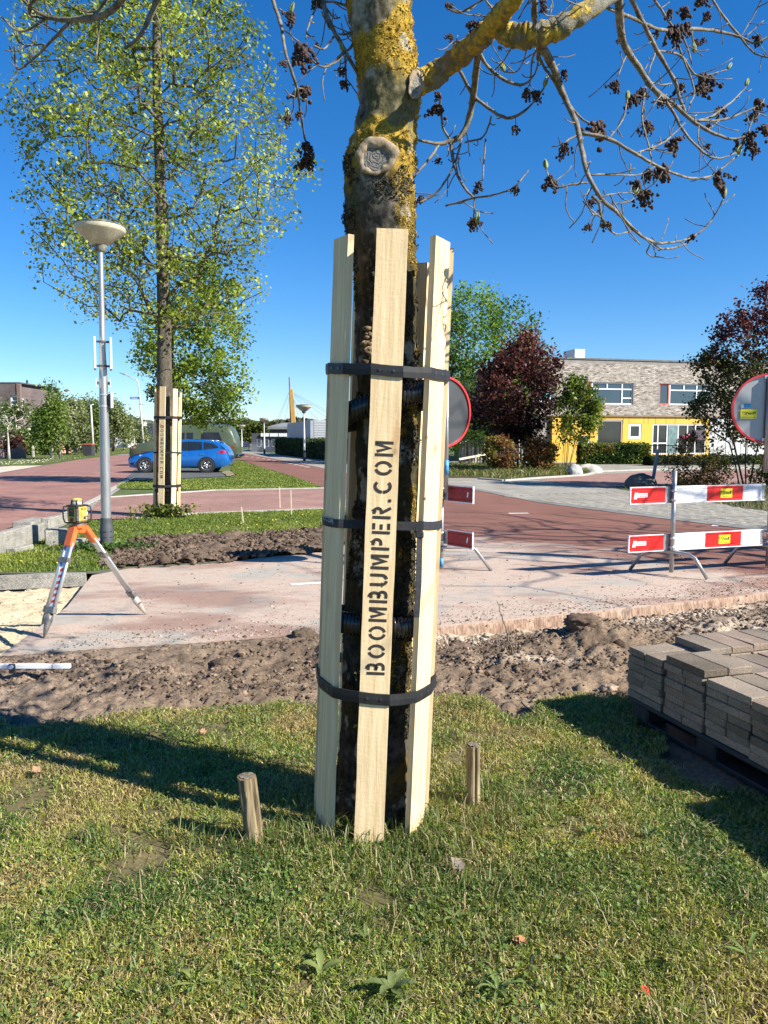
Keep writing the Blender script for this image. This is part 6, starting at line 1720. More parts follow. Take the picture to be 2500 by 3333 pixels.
# drooping spray of the linden at its right lower side
rows2b = [(1200, 780, 800), (1260, 770, 830), (1330, 790, 850), (1370, 840, 890)]
GRN = [(.04, .085, .012), (.09, .17, .02), (.16, .27, .028), (.24, .36, .045)]
make_tree('green_tree', 'large round bright green tree in front of the school behind the purple tree', [(955, 1470, 1590), (1000, 1390, 1690), (1050, 1350, 1760), (1110, 1320, 1790), (1180, 1310, 1790), (1260, 1310, 1790), (1340, 1310, 1740), (1410, 1320, 1700), (1450, 1360, 1600)],
          46, (1425, 1510), [(1425, 1400), (1460, 1250), (1500, 1100)], 420, 30000, .21, GRN, .28, .015, .34, seed=31, up=.25, step=1.0, clump=.35, aspect=.7)
PUR = [(.022, .009, .010), (.06, .02, .022), (.115, .036, .038), (.16, .06, .052)]
make_tree('purple_tree', 'dark purple leaved tree left of the school windows', [(1080, 1700, 1725), (1130, 1650, 1760), (1180, 1590, 1830), (1230, 1550, 1830), (1290, 1510, 1825), (1345, 1500, 1810), (1395, 1540, 1770), (1440, 1590, 1740)],
          36, (1685, 1535), [(1690, 1430), (1700, 1300)], 380, 23000, .15, PUR, .16, .009, .22, seed=33, up=.5, step=.7, clump=.5, bark=M_bark3, stems=5)
OLV = [(.05, .085, .014), (.11, .16, .022), (.20, .26, .035), (.28, .25, .045)]
make_tree('shrub_tree', 'slender multi stemmed green shrub in front of the red framed school window', [(1235, 1850, 1890), (1280, 1820, 1940), (1330, 1812, 1955), (1380, 1805, 1945), (1430, 1805, 1920)], 34, (1842, 1535), [(1850, 1400)], 170, 10000, .14, OLV, .07, .006, .16, seed=35, stems=7, cat='shrub', step=.5, clump=.7)
RUS = [(.08, .05, .02), (.17, .085, .035), (.25, .10, .04), (.18, .16, .04)]
make_tree('shrub', 'rusty leaved shrub left of the purple tree trunk', [(1432, 1590, 1650), (1460, 1575, 1680), (1490, 1570, 1685), (1515, 1590, 1670)], 34, (1625, 1540), [(1625, 1500)], 110, 6500, .11, RUS, .04, .005, .12, seed=37, stems=8, cat='shrub', step=.3)
make_tree('shrub', 'rusty leaved shrub between the purple tree and the slender green shrub', [(1435, 1720, 1800), (1465, 1705, 1815), (1495, 1705, 1810), (1515, 1720, 1790)], 34.5, (1755, 1538), [(1755, 1500)], 110, 6500, .11, RUS[1:] + [(.10, .13, .03)], .04, .005, .12, seed=38, stems=8, cat='shrub', step=.3)
DKG = [(.010, .016, .006), (.022, .035, .010), (.045, .065, .016), (.085, .09, .025)]
make_tree('dark_tree', 'dark multi stemmed purple green tree behind the right road sign', [(935, 2470, 2520), (990, 2420, 2600), (1040, 2350, 2640), (1110, 2300, 2680), (1180, 2265, 2680), (1260, 2255, 2680), (1340, 2260, 2660), (1400, 2280, 2620), (1445, 2330, 2560)],
          24, (2435, 1592), [(2440, 1450), (2450, 1250)], 420, 25000, .10, [(.030, .040, .010), (.045, .065, .014), (.07, .08, .022), (.08, .05, .024)], .12, .006, .15, seed=41, top=(1150, [(.04, .014, .018), (.085, .024, .032), (.14, .04, .05)]), stems=9, clump=.9, bark=M_bark3, up=.5, step=.5)
make_tree('bush', 'brown green bush behind the right barrier post', [(1425, 2240, 2280), (1460, 2200, 2340), (1500, 2165, 2375), (1545, 2175, 2380), (1575, 2210, 2340)], 23.5, (2270, 1605), [(2270, 1560)], 150, 6500, .075, [(.03, .03, .012), (.06, .045, .018), (.10, .055, .022), (.10, .10, .025)], .05, .004, .10, seed=43, stems=9, cat='shrub', step=.25, bark=M_bark3)
make_tree('bush', 'small dark bush under the sign at the right edge', [(1490, 2470, 2540), (1530, 2440, 2600), (1565, 2450, 2600)], 22.5, (2510, 1600), [(2510, 1570)], 60, 3000, .07, DKG, .04, .004, .10, seed=44, stems=5, cat='shrub', step=.25, bark=M_bark3)
LG = [(.045, .09, .018), (.09, .15, .028), (.14, .21, .035), (.20, .26, .07)]
PG = [(.07, .10, .035), (.15, .19, .065), (.23, .27, .11), (.36, .37, .24)]
lt = [('green street tree beside the far left lamp mast', [(1258, 158, 172), (1285, 143, 185), (1320, 125, 198), (1370, 115, 205), (1420, 118, 205), (1450, 140, 195)], 58, (169, 1490), 210, 9000, .19, LG, None),
      ('blossoming dark green tree in front of the left brick house', [(1320, 20, 85), (1360, 0, 100), (1410, -10, 108), (1455, 0, 105), (1480, 10, 95)], 64, (62, 1486), 200, 8500, .20, LG, (260, (.62, .62, .45), .22)),
      ('pale green tree right of the left lamp mast', [(1312, 215, 255), (1345, 190, 275), (1390, 185, 290), (1430, 190, 285), (1455, 200, 270)], 72, (219, 1474), 200, 8500, .22, PG, (500, (.50, .50, .38), .16)),
      ('grey blossoming tree left of the big lamp post', [(1304, 262, 295), (1335, 250, 305), (1380, 240, 312), (1420, 245, 305)], 84, (275, 1468), 150, 6500, .24, PG, (600, (.52, .47, .42), .18)),
      ('narrow tree just left of the big lamp post', [(1315, 300, 325), (1350, 292, 332), (1400, 290, 335), (1440, 296, 330)], 80, (315, 1470), 120, 5000, .22, LG, None),
      ('pale tree just right of the big lamp post', [(1300, 350, 372), (1335, 345, 395), (1380, 345, 420), (1420, 348, 415)], 88, (372, 1468), 150, 6000, .25, PG, None),
      ('loose pale tree near the curved mast', [(1338, 400, 415), (1370, 390, 430), (1405, 388, 436), (1432, 395, 430)], 95, (404, 1462), 120, 5000, .25, PG, None),
      ('small tree behind the blue street sign', [(1385, 440, 475), (1410, 435, 485), (1440, 440, 480)], 120, (460, 1458), 80, 3000, .30, PG, None)]
for k, (lab, rws, Y_, bp, nt_, nl, ls, pal, fl) in enumerate(lt):
    make_tree('street_tree', lab, rws, Y_, bp, [(bp[0], bp[1] - 40), ((rws[1][1] + rws[1][2]) / 2, rws[1][0])], nt_, nl, ls, pal, .11, .012, ls * 1.7, 'trees along the far side of the street', seed=50 + k, up=.4, step=1.0, clump=.3, flowers=fl, bark=M_barkp if k in (0, 1) else None)
make_tree('shrub', 'purple leaved shrub by the far wheelie bin', [(1395, 262, 290), (1420, 255, 298), (1450, 258, 296)], 76, (276, 1470), [(276, 1440)], 60, 2400, .2, PUR, .05, .012, .3, seed=61, stems=4, cat='shrub', step=.7)
make_tree('shrub', 'dark purple shrub behind the low brick wall at the far left', [(1425, 30, 60), (1450, 20, 66), (1475, 22, 64)], 62, (44, 1484), [(44, 1460)], 60, 2200, .17, PUR, .05, .012, .25, seed=62, stems=4, cat='shrub', step=.6)
# slim bare tree with a pale trunk at the far left
make_tree('bare_tree', 'slim pale trunked bare tree at the far left edge', [(1350, 0, 50), (1380, 5, 46), (1400, 14, 40)], 56, (29, 1489), [(27, 1430), (24, 1390)], 60, 300, .12, PG, .10, .02, .25, seed=63, up=.6, step=.6, bark=M_barkp)
# hedges
def hedge(label, p0, p1, w_, h_, n, ls, pal, seed, name='hedge', z0=0.0):
    a = Vector((*p0, 0)); b = Vector((*p1, 0)); d = (b - a); L_ = d.length; d.normalize(); s_ = Vector((-d.y, d.x, 0)); rng = np.random.default_rng(seed)
    T = thing(name, label, 'hedge', tuple((a + b) / 2))
    f = rng.integers(0, 5, n); u = rng.uniform(-.5, .5, (n, 3))
    u[f == 0, 2] = .5; u[f == 1, 1] = -.5; u[f == 2, 1] = .5; u[f == 3, 0] = -.5; u[f == 4, 0] = .5
    U = u * np.array([L_, w_, h_]) + rng.normal(0, .05, (n, 3)) * (ls / .1)
    X = np.array(a + b)[None] / 2 + U[:, :1] * np.array(d)[None] + U[:, 1:2] * np.array(s_)[None]; X[:, 2] = U[:, 2] + h_ / 2 + z0
    X = X[X[:, 2] > .02]
    core = MB().box(-L_ / 2 + .08, L_ / 2 - .08, -w_ / 2 + .08, w_ / 2 - .08, .05, h_ - .08, Matrix.Rotation(math.atan2(d.y, d.x), 4, 'Z')).build('hedge_core', M('hedge_twigs', (.012, .018, .008), (.03, .035, .015), 9, .95, .8, 20, dist=.05), T)
    leaves('foliage', X, ls, pal, T, M_leaf, None, 1.0, seed, clump=.9); return T
DH = [(.015, .032, .009), (.03, .06, .014), (.06, .10, .022), (.11, .13, .035)]
h0, h1 = Vector(G(905, 1470)), Vector(G(1160, 1500))
hedge('long dark clipped hedge along the far cycle path', (-9.5, 74), (-2.2, 52.8), 1.8, 1.42, 24000, .12, DH, 71)
hedge('clipped mixed hedge in front of the yellow school wall', tuple(P(1890, 1500, 46.5)[:2]), tuple(P(2100, 1500, 46.5)[:2]), 1.2, 1.15, 9000, .13, [(.03, .06, .015), (.07, .12, .02), (.13, .19, .03), (.17, .12, .04)], 72)
hedge('low hedge row behind the far verge', tuple(P(90, 1480, 70)[:2]), tuple(P(205, 1476, 82)[:2]), 1.5, 1.2, 7000, .2, LG, 73)
hedge('dark low hedge left of the school fence', tuple(P(2110, 1500, 44)[:2]), tuple(P(2480, 1500, 46)[:2]), .8, .5, 5000, .12, DKG, 74)
# creeper at the foot of the second tree
base2 = np.array(P(545, 1680, 15.5)); rr = np.random.default_rng(5)
cpts = np.stack([base2[0] + rr.normal(.05, .28, 700), 15.15 + rr.normal(0, .12, 700), rr.uniform(.02, .28, 700)], 1)
tc_ = thing('ground_ivy', 'yellow green creeper growing round the foot of the second boarded tree', 'plant', (float(base2[0]), 15.2, 0)); leaves('foliage', cpts, .06, [(.07, .10, .02), (.20, .22, .03), (.34, .30, .05)], tc_, M_leaf, None, 1.2, 6)
# weeds at the lamp base
cpts = np.stack([lampx + rr.normal(.05, .33, 900), lampy - .12 + rr.normal(0, .14, 900), rr.uniform(0, .13, 900)], 1)
tc_ = thing('nettle_patch', 'dark green weeds round the foot of the lamp post', 'plant', (lampx, lampy, 0)); leaves('foliage', cpts, .05, [(.03, .07, .02), (.07, .13, .03), (.11, .18, .04)], tc_, M_leaf, None, 1.0, 7)
# far woodland
rw = np.random.default_rng(8); n = 26000
px_ = rw.uniform(380, 1500, n); t = rw.random(n); Yw = 200 + 25 * rw.random(n)
topy = 1370 - 14 * fbm(np.stack([px_ / 40, px_ * 0], 1), 1, 4, 3) * 2 + 12
W_ = np.array([P(a, b0_ + (1428 - b0_) * t_, y_) for a, b0_, t_, y_ in zip(px_, topy, t, Yw)])
leaves('woodland', W_, 1.1, [(.05, .055, .025), (.09, .085, .05), (.12, .11, .06), (.09, .13, .035)], None, M_leaf, None, 1.0, 9, clump=.12, label='brown green belt of distant woodland on the horizon')
px_ = rw.uniform(780, 880, 5000); W_ = np.array([P(a, rw.uniform(1372 + abs(a - 830) * .5, 1440), 130 + rw.uniform(0, 8)) for a in px_])
T = thing('willow', 'fresh green round tree in front of the far woods', 'tree', (P(830, 1440, 134)[0], 134, 0)); leaves('foliage', W_, .55, [(.05, .07, .02), (.10, .13, .03), (.15, .17, .04)], T, M_leaf, None, 1, 5, clump=.3)

# ================================================================== SECOND GUARD
b2 = Vector(P(541, 1678, 15.5)); g2base = (b2.x, 15.5, 0)
tl = (P(532, 1265, 15.25)[0] - P(526, 1672, 15.25)[0]) / 2.5
NG2, gob2, gcen2, _ = tree_guard('pale pine boards strapped round the second linden, black lettering reading downwards', g2base, (tl, 0), [-160, -109, -62, -8, 48, 98, 150], .262,
     [2.55, 2.50, 2.56, 2.60, 2.56, 2.50, 2.42], [.0] * 7, [(P(530, 1358, 15.2)[2], .05), (P(530, 1583, 15.2)[2], .05)], P(530, 1475, 15.2)[2], [(1.95, (.02, 0), .20), (.55, (0, 0), .20)], 'BOOMBUMPER.COM', 1.84, 1.04, False, .16, 30)

# ================================================================== VEHICLES
M_glassd = M('car_glass', (.012, .016, .018), (.02, .026, .028), 3, .06, spec=.8); M_tyre = M('tyre', (.014, .014, .015), (.03, .03, .03), 20, .8); M_rim = M('alloy_rim', (.50, .51, .52), (.62, .63, .64), 9, .3, metal=.7)
M_black = M('black_trim', (.012, .012, .013), (.02, .02, .02), 9, .5); M_chrome = M('chrome', (.6, .6, .62), (.75, .75, .76), 5, .15, metal=1.0)
M_bluecar = M('blue_car_paint', (.006, .13, .46), (.009, .16, .54), 1.5, .28, metal=.35, coat=1.0); M_tail = M('tail_light', (.30, .008, .015), (.42, .012, .02), 9, .15, coat=1.0); M_lamp = M('headlamp', (.45, .5, .55), (.6, .65, .7), 9, .1, coat=1.0)
def loft(stations, close=True):
    """stations: list of (x, [(y,z)...half section from bottom centre to top centre]); mirrored in y"""
    V = []; n = len(stations[0][1]); full = 2 * n
    for x, sec in stations:
        V += [(x, y, z) for y, z in sec] + [(x, -y, z) for y, z in reversed(sec)]
    m = len(stations); F = [(i * full + k, (i + 1) * full + k, (i + 1) * full + (k + 1) % full, i * full + (k + 1) % full) for i in range(m - 1) for k in range(full)]
    F += [tuple(range(full)), tuple(range((m - 1) * full, m * full))[::-1]]
    return V, F
def wheel(T, x, y, r, w_, sgn, spokes=10, rim=None):
    W = bpy.data.objects.new('wheel', None); COL.objects.link(W); W.parent = T; W.location = (x, y, r)
    fm = Matrix.Rotation(R(90), 4, 'X')
    m = MB(); prof = [(r * .66, -w_ / 2), (r * .93, -w_ / 2), (r, -w_ * .35), (r, w_ * .35), (r * .93, w_ / 2), (r * .66, w_ / 2), (r * .66, -w_ / 2)]
    n = 40; V = [fm @ Vector((a * math.cos(2 * math.pi * k / n), a * math.sin(2 * math.pi * k / n), z)) for a, z in prof for k in range(n)]
    m.add(V, [(i * n + k, i * n + (k + 1) % n, (i + 1) * n + (k + 1) % n, (i + 1) * n + k) for i in range(6) for k in range(n)]); autosmooth(m.build('tyre', M_tyre, W), 40)
    MB().cyl((0, -w_ * .3 * sgn * -1, 0), (0, w_ * .1 * sgn, 0), r * .66, 32).build('rim_well', M_black, W)
    m = MB(); yy = sgn * w_ * .42
    for k in range(spokes):
        a = 2 * math.pi * k / spokes; b_ = a + (.16 if k % 2 else -.16)
        p0 = Vector((math.cos(a) * r * .12, yy, math.sin(a) * r * .12)); p1 = Vector((math.cos(b_) * r * .64, yy - sgn * .01, math.sin(b_) * r * .64)); m.tube([p0, p1], [r * .055, r * .05], 5)
    nseg = 36; V = []
    for k in range(nseg):
        a = 2 * math.pi * k / nseg
        for rr_, yo in ((r * .62, .012), (r * .67, .012), (r * .67, -.012), (r * .62, -.012)): V.append((math.cos(a) * rr_, yy + yo * sgn, math.sin(a) * rr_))
    m.add(V, [(k * 4 + q, ((k + 1) % nseg) * 4 + q, ((k + 1) % nseg) * 4 + (q + 1) % 4, k * 4 + (q + 1) % 4) for k in range(nseg) for q in range(4)])
    m.cyl((0, yy - .01, 0), (0, yy + .02 * sgn, 0), r * .13, 14); m.build('rim', rim or M_rim, W, True)
# --- blue estate car: local +x is the front... the front points to the left of the picture, so the body is turned by 180 degrees
def interp_prof(pts, x): return float(np.interp(x, [p[0] for p in pts], [p[1] for p in pts]))
# coordinates along the car from nose (0) to tail (4.6)
roofp = [(0, .55), (.05, .66), (.35, .80), (.9, .93), (1.22, .99), (1.45, 1.10), (1.8, 1.28), (2.15, 1.41), (2.6, 1.475), (3.3, 1.475), (3.9, 1.42), (4.2, 1.33), (4.38, 1.15), (4.5, .98), (4.58, .80), (4.6, .60)]
beltp = [(0, .54), (.05, .64), (.35, .77), (.9, .88), (1.22, .92), (1.8, .935), (2.6, .96), (3.4, 1.00), (4.1, 1.06), (4.38, 1.05), (4.5, .95), (4.58, .78), (4.6, .59)]
halfw = [(0, .55), (.08, .72), (.35, .83), (.9, .87), (2.3, .885), (3.7, .875), (4.3, .83), (4.5, .76), (4.6, .62)]
botp = [(0, .32), (.1, .24), (.5, .20), (4.0, .20), (4.4, .28), (4.6, .38)]
st = []
for x in np.concatenate([[0, .03, .08, .2, .35], np.arange(.55, 4.3, .15), [4.38, 4.45, 4.52, 4.58, 4.6]]):
    rz_, bz, hw_, bo = interp_prof(roofp, x), interp_prof(beltp, x), interp_prof(halfw, x), interp_prof(botp, x)
    rz_ = max(rz_, bz + .005); g_ = (rz_ - bz); wi = hw_ - .30 * g_ - .02
    sec = [(0, bo), (hw_ * .88, bo), (hw_ * .975, bo + .10), (hw_, bo + (bz - bo) * .45), (hw_ * .985, bo + (bz - bo) * .75), (hw_ * .955, bz), (hw_ * .94, bz + .01), (wi + .03, rz_ - g_ * .10 - .0), (wi - .07, rz_), (wi * .5, rz_ + .015), (0, rz_ + .02)]
    st.append((x, sec))
def side_poly(pts, off, wfun, T, mat, name, sides=(-1, 1), thick=.004, parent=None):
    """panel given in (x,z) lying on the body side whose half width is wfun(x,z)"""
    first = None
    for s_ in sides:
        n = len(pts); V = [(x, s_ * (wfun(x, z) + off), z) for x, z in pts] + [(x, s_ * (wfun(x, z) + off - thick), z) for x, z in pts]
        F = [tuple(range(n)), tuple(range(2 * n - 1, n - 1, -1))] + [(i, (i + 1) % n, n + (i + 1) % n, n + i) for i in range(n)]
        o = MB().add(V, F).build(name, mat, parent or T); first = first or o
    return first
def carw(x, z):
    hw_, bz, rz_, bo = interp_prof(halfw, x), interp_prof(beltp, x), interp_prof(roofp, x), interp_prof(botp, x)
    if z <= bz:
        zz = (z - bo) / (bz - bo); return float(np.interp(zz, [0, .12, .45, .75, 1], [hw_ * .88, hw_ * .975, hw_, hw_ * .985, hw_ * .955]))
    g_ = rz_ - bz; wi = hw_ - .30 * g_ - .02
    return float(np.interp(z, [bz + .01, rz_ - g_ * .1, rz_], [hw_ * .94, wi + .03, wi - .07]))
Yc = 35.6
cb = P(430, 1530, Yc); ce = P(754, 1530, Yc)
scl = (ce[0] - cb[0]) / 4.6
CAR = thing('parked_car', 'shiny blue estate car parked facing left beyond the second tree', 'car', (cb[0], Yc - .0, 0.012), R(1.5))
# nose at local x=0 (left), tail at +x (right)
V, F = loft([(x * scl, [(y, z) for y, z in s_]) for x, s_ in st]); body = autosmooth(MB().add(V, F).build('body', M_bluecar, CAR), 38)
sx_ = lambda L_: [(x, z) for x, z in L_]
CW = lambda x, z: carw(x / scl, z)
def cp(L_): return [(x * scl, z) for x, z in L_]
side_poly(cp([(1.62, .955), (2.12, .985), (2.72, 1.0), (2.72, 1.40), (2.35, 1.375), (2.05, 1.27)]), .014, CW, CAR, M_glassd, 'side_window', thick=.012)
side_poly(cp([(2.80, 1.0), (3.42, 1.04), (3.40, 1.39), (2.80, 1.405)]), .014, CW, CAR, M_glassd, 'side_window', thick=.012)
side_poly(cp([(3.50, 1.045), (4.12, 1.12), (4.15, 1.15), (3.9, 1.33), (3.48, 1.385)]), .014, CW, CAR, M_glassd, 'side_window', thick=.012)
side_poly(cp([(2.72, .99), (2.80, .99), (2.80, 1.41), (2.72, 1.405)]), .003, CW, CAR, M_black, 'door_pillar')
side_poly(cp([(1.7, 1.01), (1.95, .93), (1.97, .96), (1.74, 1.04)]), .002, CW, CAR, M_black, 'window_trim')
for a_, b_ in ((2.76, None), (3.62, None), (1.72, None)): side_poly(cp([(a_, .30), (a_ + .012, .30), (a_ + .012, .94), (a_, .94)]), .0015, CW, CAR, M_black, 'door_gap')
side_poly(cp([(1.15, .205), (3.5, .205), (3.5, .27), (1.15, .27)]), .004, CW, CAR, M_black, 'sill')
for a_ in (2.42, 3.30):
    side_poly(cp([(a_, .80), (a_ + .22, .82), (a_ + .22, .86), (a_, .84)]), .022, CW, CAR, M_chrome, 'door_handle', thick=.02)
side_poly(cp([(.16, .62), (.62, .745), (.72, .80), (.60, .82), (.30, .76), (.14, .69)]), .004, CW, CAR, M_lamp, 'headlight')
side_poly(cp([(4.05, .93), (4.33, .86), (4.50, .87), (4.49, .97), (4.36, 1.02)]), .006, CW, CAR, M_tail, 'tail_light')
side_poly(cp([(.18, .36), (.32, .36), (.32, .46), (.18, .44)]), .003, CW, CAR, M_black, 'fog_lamp')
for s_ in (-1, 1): MB().tube([(2.2 * scl, s_ * .56, 1.455), (2.5 * scl, s_ * .57, 1.505), (3.6 * scl, s_ * .57, 1.485), (3.95 * scl, s_ * .56, 1.44)], .014, 6).build('roof_rail', M_chrome, CAR, True)
MB().bbox(3.98 * scl, 4.22 * scl, -.5, .5, 1.36, 1.385, .008).build('roof_spoiler', M_bluecar, CAR)
for s_ in (-1, 1): MB().bbox(1.82 * scl, 1.98 * scl, s_ * .92 - .06, s_ * .92 + .06, .97, 1.08, .03).build('wing_mirror', M_bluecar, CAR)
for wx in (.84, 3.60):
    for s_ in (-1, 1):
        r_ = .345
        V = []; n = 28
        yy = s_ * (interp_prof(halfw, wx) + .004)
        MB().cyl((wx * scl, yy - s_ * .12, r_ * .98), (wx * scl, yy, r_ * .98), r_ + .045, 36).build('wheel_arch', M_black, CAR)
        wheel(CAR, wx * scl, yy - s_ * .09, r_, .20, s_)
# --- green van
M_van = M('olive_van_paint', (.055, .074, .038), (.072, .095, .05), 1.2, .42, coat=.3)
M_vand = M('dark_window', (.014, .016, .016), (.03, .03, .03), 1.0, .08)
Yv = 44.5; va = P(437, 1510, Yv); vb = P(779, 1510, Yv); vl = vb[0] - va[0]
VAN = thing('parked_van', 'old olive green camper van with a raised roof parked behind the blue car', 'van', (va[0], Yv, .01), R(1))
roofv = [(0, .95), (.06, 1.10), (.5, 1.22), (.95, 1.30), (1.10, 1.38), (1.75, 1.95), (2.0, 2.12), (2.4, 2.25), (5.35, 2.30), (5.7, 2.18), (5.9, 1.75), (6.03, 1.15), (6.05, .6)]
vroof = [(x * vl / 6.05, z) for x, z in roofv]
st = []
for x in [0, .05, .2, .5, .9, 1.05, 1.2, 1.4, 1.75, 1.9, 2.1, 2.4, 3, 3.6, 4.2, 4.8, 5.2, 5.4, 5.6, 5.75, 5.9, 6.0, 6.05]:
    rz_ = float(np.interp(x, [p[0] for p in roofv], [p[1] for p in roofv])); hw_ = float(np.interp(x, [0, .15, .6, 5.6, 6.05], [.85, .95, 1.0, 1.0, .93])); bo = .42
    bz = min(1.30, rz_ - .02)
    g_ = max(.01, rz_ - bz)
    sec = [(0, bo), (hw_ * .93, bo), (hw_ * .985, bo + .12), (hw_, .95), (hw_ * .985, bz - .02), (hw_ * .97, bz), (hw_ * .95 - .08 * g_, bz + g_ * .5), (hw_ * .93 - .12 * g_, bz + g_ * .80), (hw_ * .80 - .12 * g_, rz_ - .02), (hw_ * .4, rz_ + .03), (0, rz_ + .04)]
    st.append((x * vl / 6.05, sec))
V, F = loft(st); autosmooth(MB().add(V, F).build('body', M_van, VAN), 40)
VS = vl / 6.05
def vanw(x, z):
    x = x / VS; hw_ = float(np.interp(x, [0, .15, .6, 5.6, 6.05], [.85, .95, 1.0, 1.0, .93])); rz_ = float(np.interp(x, [p[0] for p in roofv], [p[1] for p in roofv])); bz = min(1.30, rz_ - .02); g_ = max(.01, rz_ - bz)
    return float(np.interp(z, [.54, .95, bz - .02, bz, bz + g_ * .5, bz + g_ * .8], [hw_ * .985, hw_, hw_ * .985, hw_ * .97, hw_ * .95 - .08 * g_, hw_ * .93 - .12 * g_]))
def vp(L_): return [(x * VS, z) for x, z in L_]
side_poly(vp([(1.35, 1.40), (1.55, 1.42), (2.2, 1.42), (2.2, 1.84), (1.80, 1.84)]), .006, vanw, VAN, M_vand, 'cab_window')
side_poly(vp([(2.35, 1.42), (3.15, 1.42), (3.15, 1.86), (2.35, 1.86)]), .006, vanw, VAN, M_vand, 'side_window')
side_poly(vp([(3.25, 1.42), (3.62, 1.42), (3.62, 1.86), (3.25, 1.86)]), .006, vanw, VAN, M_vand, 'side_window')
side_poly(vp([(4.05, 1.42), (5.25, 1.42), (5.05, 1.88), (4.08, 1.88)]), .006, vanw, VAN, M_vand, 'side_window')
side_poly(vp([(.0 + .12, .98), (.42, .98), (.42, 1.08), (.12, 1.08)]), .008, vanw, VAN, M('amber_lamp', (.65, .20, .02), (.7, .25, .03), 9, .3), 'indicator')
side_poly(vp([(5.70, .98), (5.93, .98), (5.93, 1.08), (5.70, 1.08)]), .008, vanw, VAN, M_tail, 'tail_light')
side_poly(vp([(2.25, .46), (2.262, .46), (2.262, 1.9), (2.25, 1.9)]), .002, vanw, VAN, M_black, 'door_gap')
side_poly(vp([(3.80, .46), (3.812, .46), (3.812, 1.9), (3.80, 1.9)]), .002, vanw, VAN, M_black, 'door_gap')
side_poly(vp([(4.0, 1.31), (6.0, 1.31), (6.0, 1.325), (4.0, 1.325)]), .002, vanw, VAN, M_black, 'body_groove')
MB().bbox(-.06, .04, -.95, .95, .48, .62, .02).build('front_bumper', M_chrome, VAN); MB().bbox(vl - .02, vl + .13, -.95, .95, .50, .66, .03).build('rear_bumper', M_chrome, VAN)
for wx in (1.05, 4.75):
    for s_ in (-1, 1):
        MB().cyl((wx * VS, s_ * .90, .38), (wx * VS, s_ * 1.006, .38), .42, 30).build('wheel_arch', M_black, VAN); wheel(VAN, wx * VS, s_ * .92, .37, .2, s_, 8)

# ================================================================== STREET FURNITURE FAR AWAY
M_mast = M('pale_mast', (.48, .48, .42), (.58, .58, .52), 4, .6)
def mast(label, px, base_y, top_y, arm_px=None, arm_y=None, r=.07, px_top=None, name='lamp_mast', head=True):
    x, y = G(px, base_y); T = thing(name, label, 'lamp mast', (x, y, 0), 0, 'tall lamp masts along the street'); tx = P(px_top if px_top is not None else px, top_y, y); dx = tx[0] - x; H_ = tx[2]
    if arm_px is not None:
        e_ = P(arm_px, arm_y, y); ex, ez = e_[0] - x, e_[2]; sg_ = 1 if ex > dx else -1
        pts = [(0, 0, 0), (dx * .5, 0, H_ * .5), (dx * .92, 0, H_ * .90), (dx + sg_ * .05, 0, H_ * .955), (dx + sg_ * .35, 0, H_ * .99), (dx + sg_ * .8, 0, H_ + .02), (ex * .6 + dx * .4, 0, (H_ + ez) / 2 + .03)]
        MB().tube(pts, [r, r * .85, r * .6, r * .55, r * .5, r * .45, r * .45], 10).build('mast', M_mast, T, True)
        p_ = Vector(pts[-1]); q_ = Vector((ex, 0, ez)); mm_ = (p_ + q_) / 2
        MB().tube([p_ - (q_ - p_) * .15, p_.lerp(q_, .3), q_], [.05, .10, .04], 8).build('lantern', M_galv, T, True)
    else:
        MB().tube([(0, 0, 0), (dx, 0, H_)], [r, r * .7], 10).build('mast', M_mast, T, True)
        MB().tube([(dx - .25, 0, H_), (dx + .25, 0, H_ + .02)], [.06, .07], 8).build('lantern', M_galv, T, True)
    MB().cyl((0, 0, 0), (0, 0, .35), r * 1.25, 10).build('mast_foot', M_dark, T)
    return T, Vector((x, y, 0))
mast('pale lamp mast with arm to the right, in front of the green street tree', 196, 1493, 1276, 231, 1269, .09, 182)
TM, xm_ = mast('tallest curved mast carrying the blue street name sign', 468, 1458, 1232, 389, 1213, .16, 450)
mast('thin mast just left of the big lamp post', 305, 1481, 1318, None, None, .10, 296)
mast('thin mast just right of the big lamp post', 368, 1469, 1345, None, None, .12, 365)
mast('far thin mast between two pale trees', 438, 1459, 1397, None, None, .12, 435)
mast('far mast at the end of the street left of the tall curved mast', 458, 1452, 1385, None, None, .14, 455, head=False)
mast('far mast right of the tall curved mast', 478, 1450, 1390, None, None, .14, 470, head=False)
q0 = P(424, 1296, xm_.y - .12); q1 = P(455, 1296, xm_.y - .12); hh = 9.5 / 2500 * xm_.y / 1
sg_ = thing('street_name_sign', 'blue street name sign with white letters high on the tall curved mast', 'sign', (q0[0], xm_.y - .14, q0[2]))
MB().bbox(0, q1[0] - q0[0], -.02, .02, -.17, .20, .005).build('sign_plate', M('sign_blue', (.01, .09, .34), (.015, .11, .4), 5, .4), sg_)
text_mesh('lettering', 'Oelber', .36, M_wht, sg_, Matrix(((1, 0, 0, (q1[0] - q0[0]) * .45), (0, 0, -1, -.023), (0, 1, 0, .01), (0, 0, 0, 1))), .001, .006)
gl = 'round cone lamps along the far cycle path'
for (px, by, ty, lab) in ((991, 1501, 1316, 'cone topped lamp post in front of the long dark hedge'), (861, 1480, 1360, 'cone topped lamp post at the left end of the dark hedge'), (788, 1471, 1382, 'farthest cone lamp post near the end of the cycle path')):
    x, y = G(px, by); H_ = P(px, ty, y)[2]; street_lamp(lab, x, y, H_, .075, gl, 1.75 if px > 900 else 1.4, False)
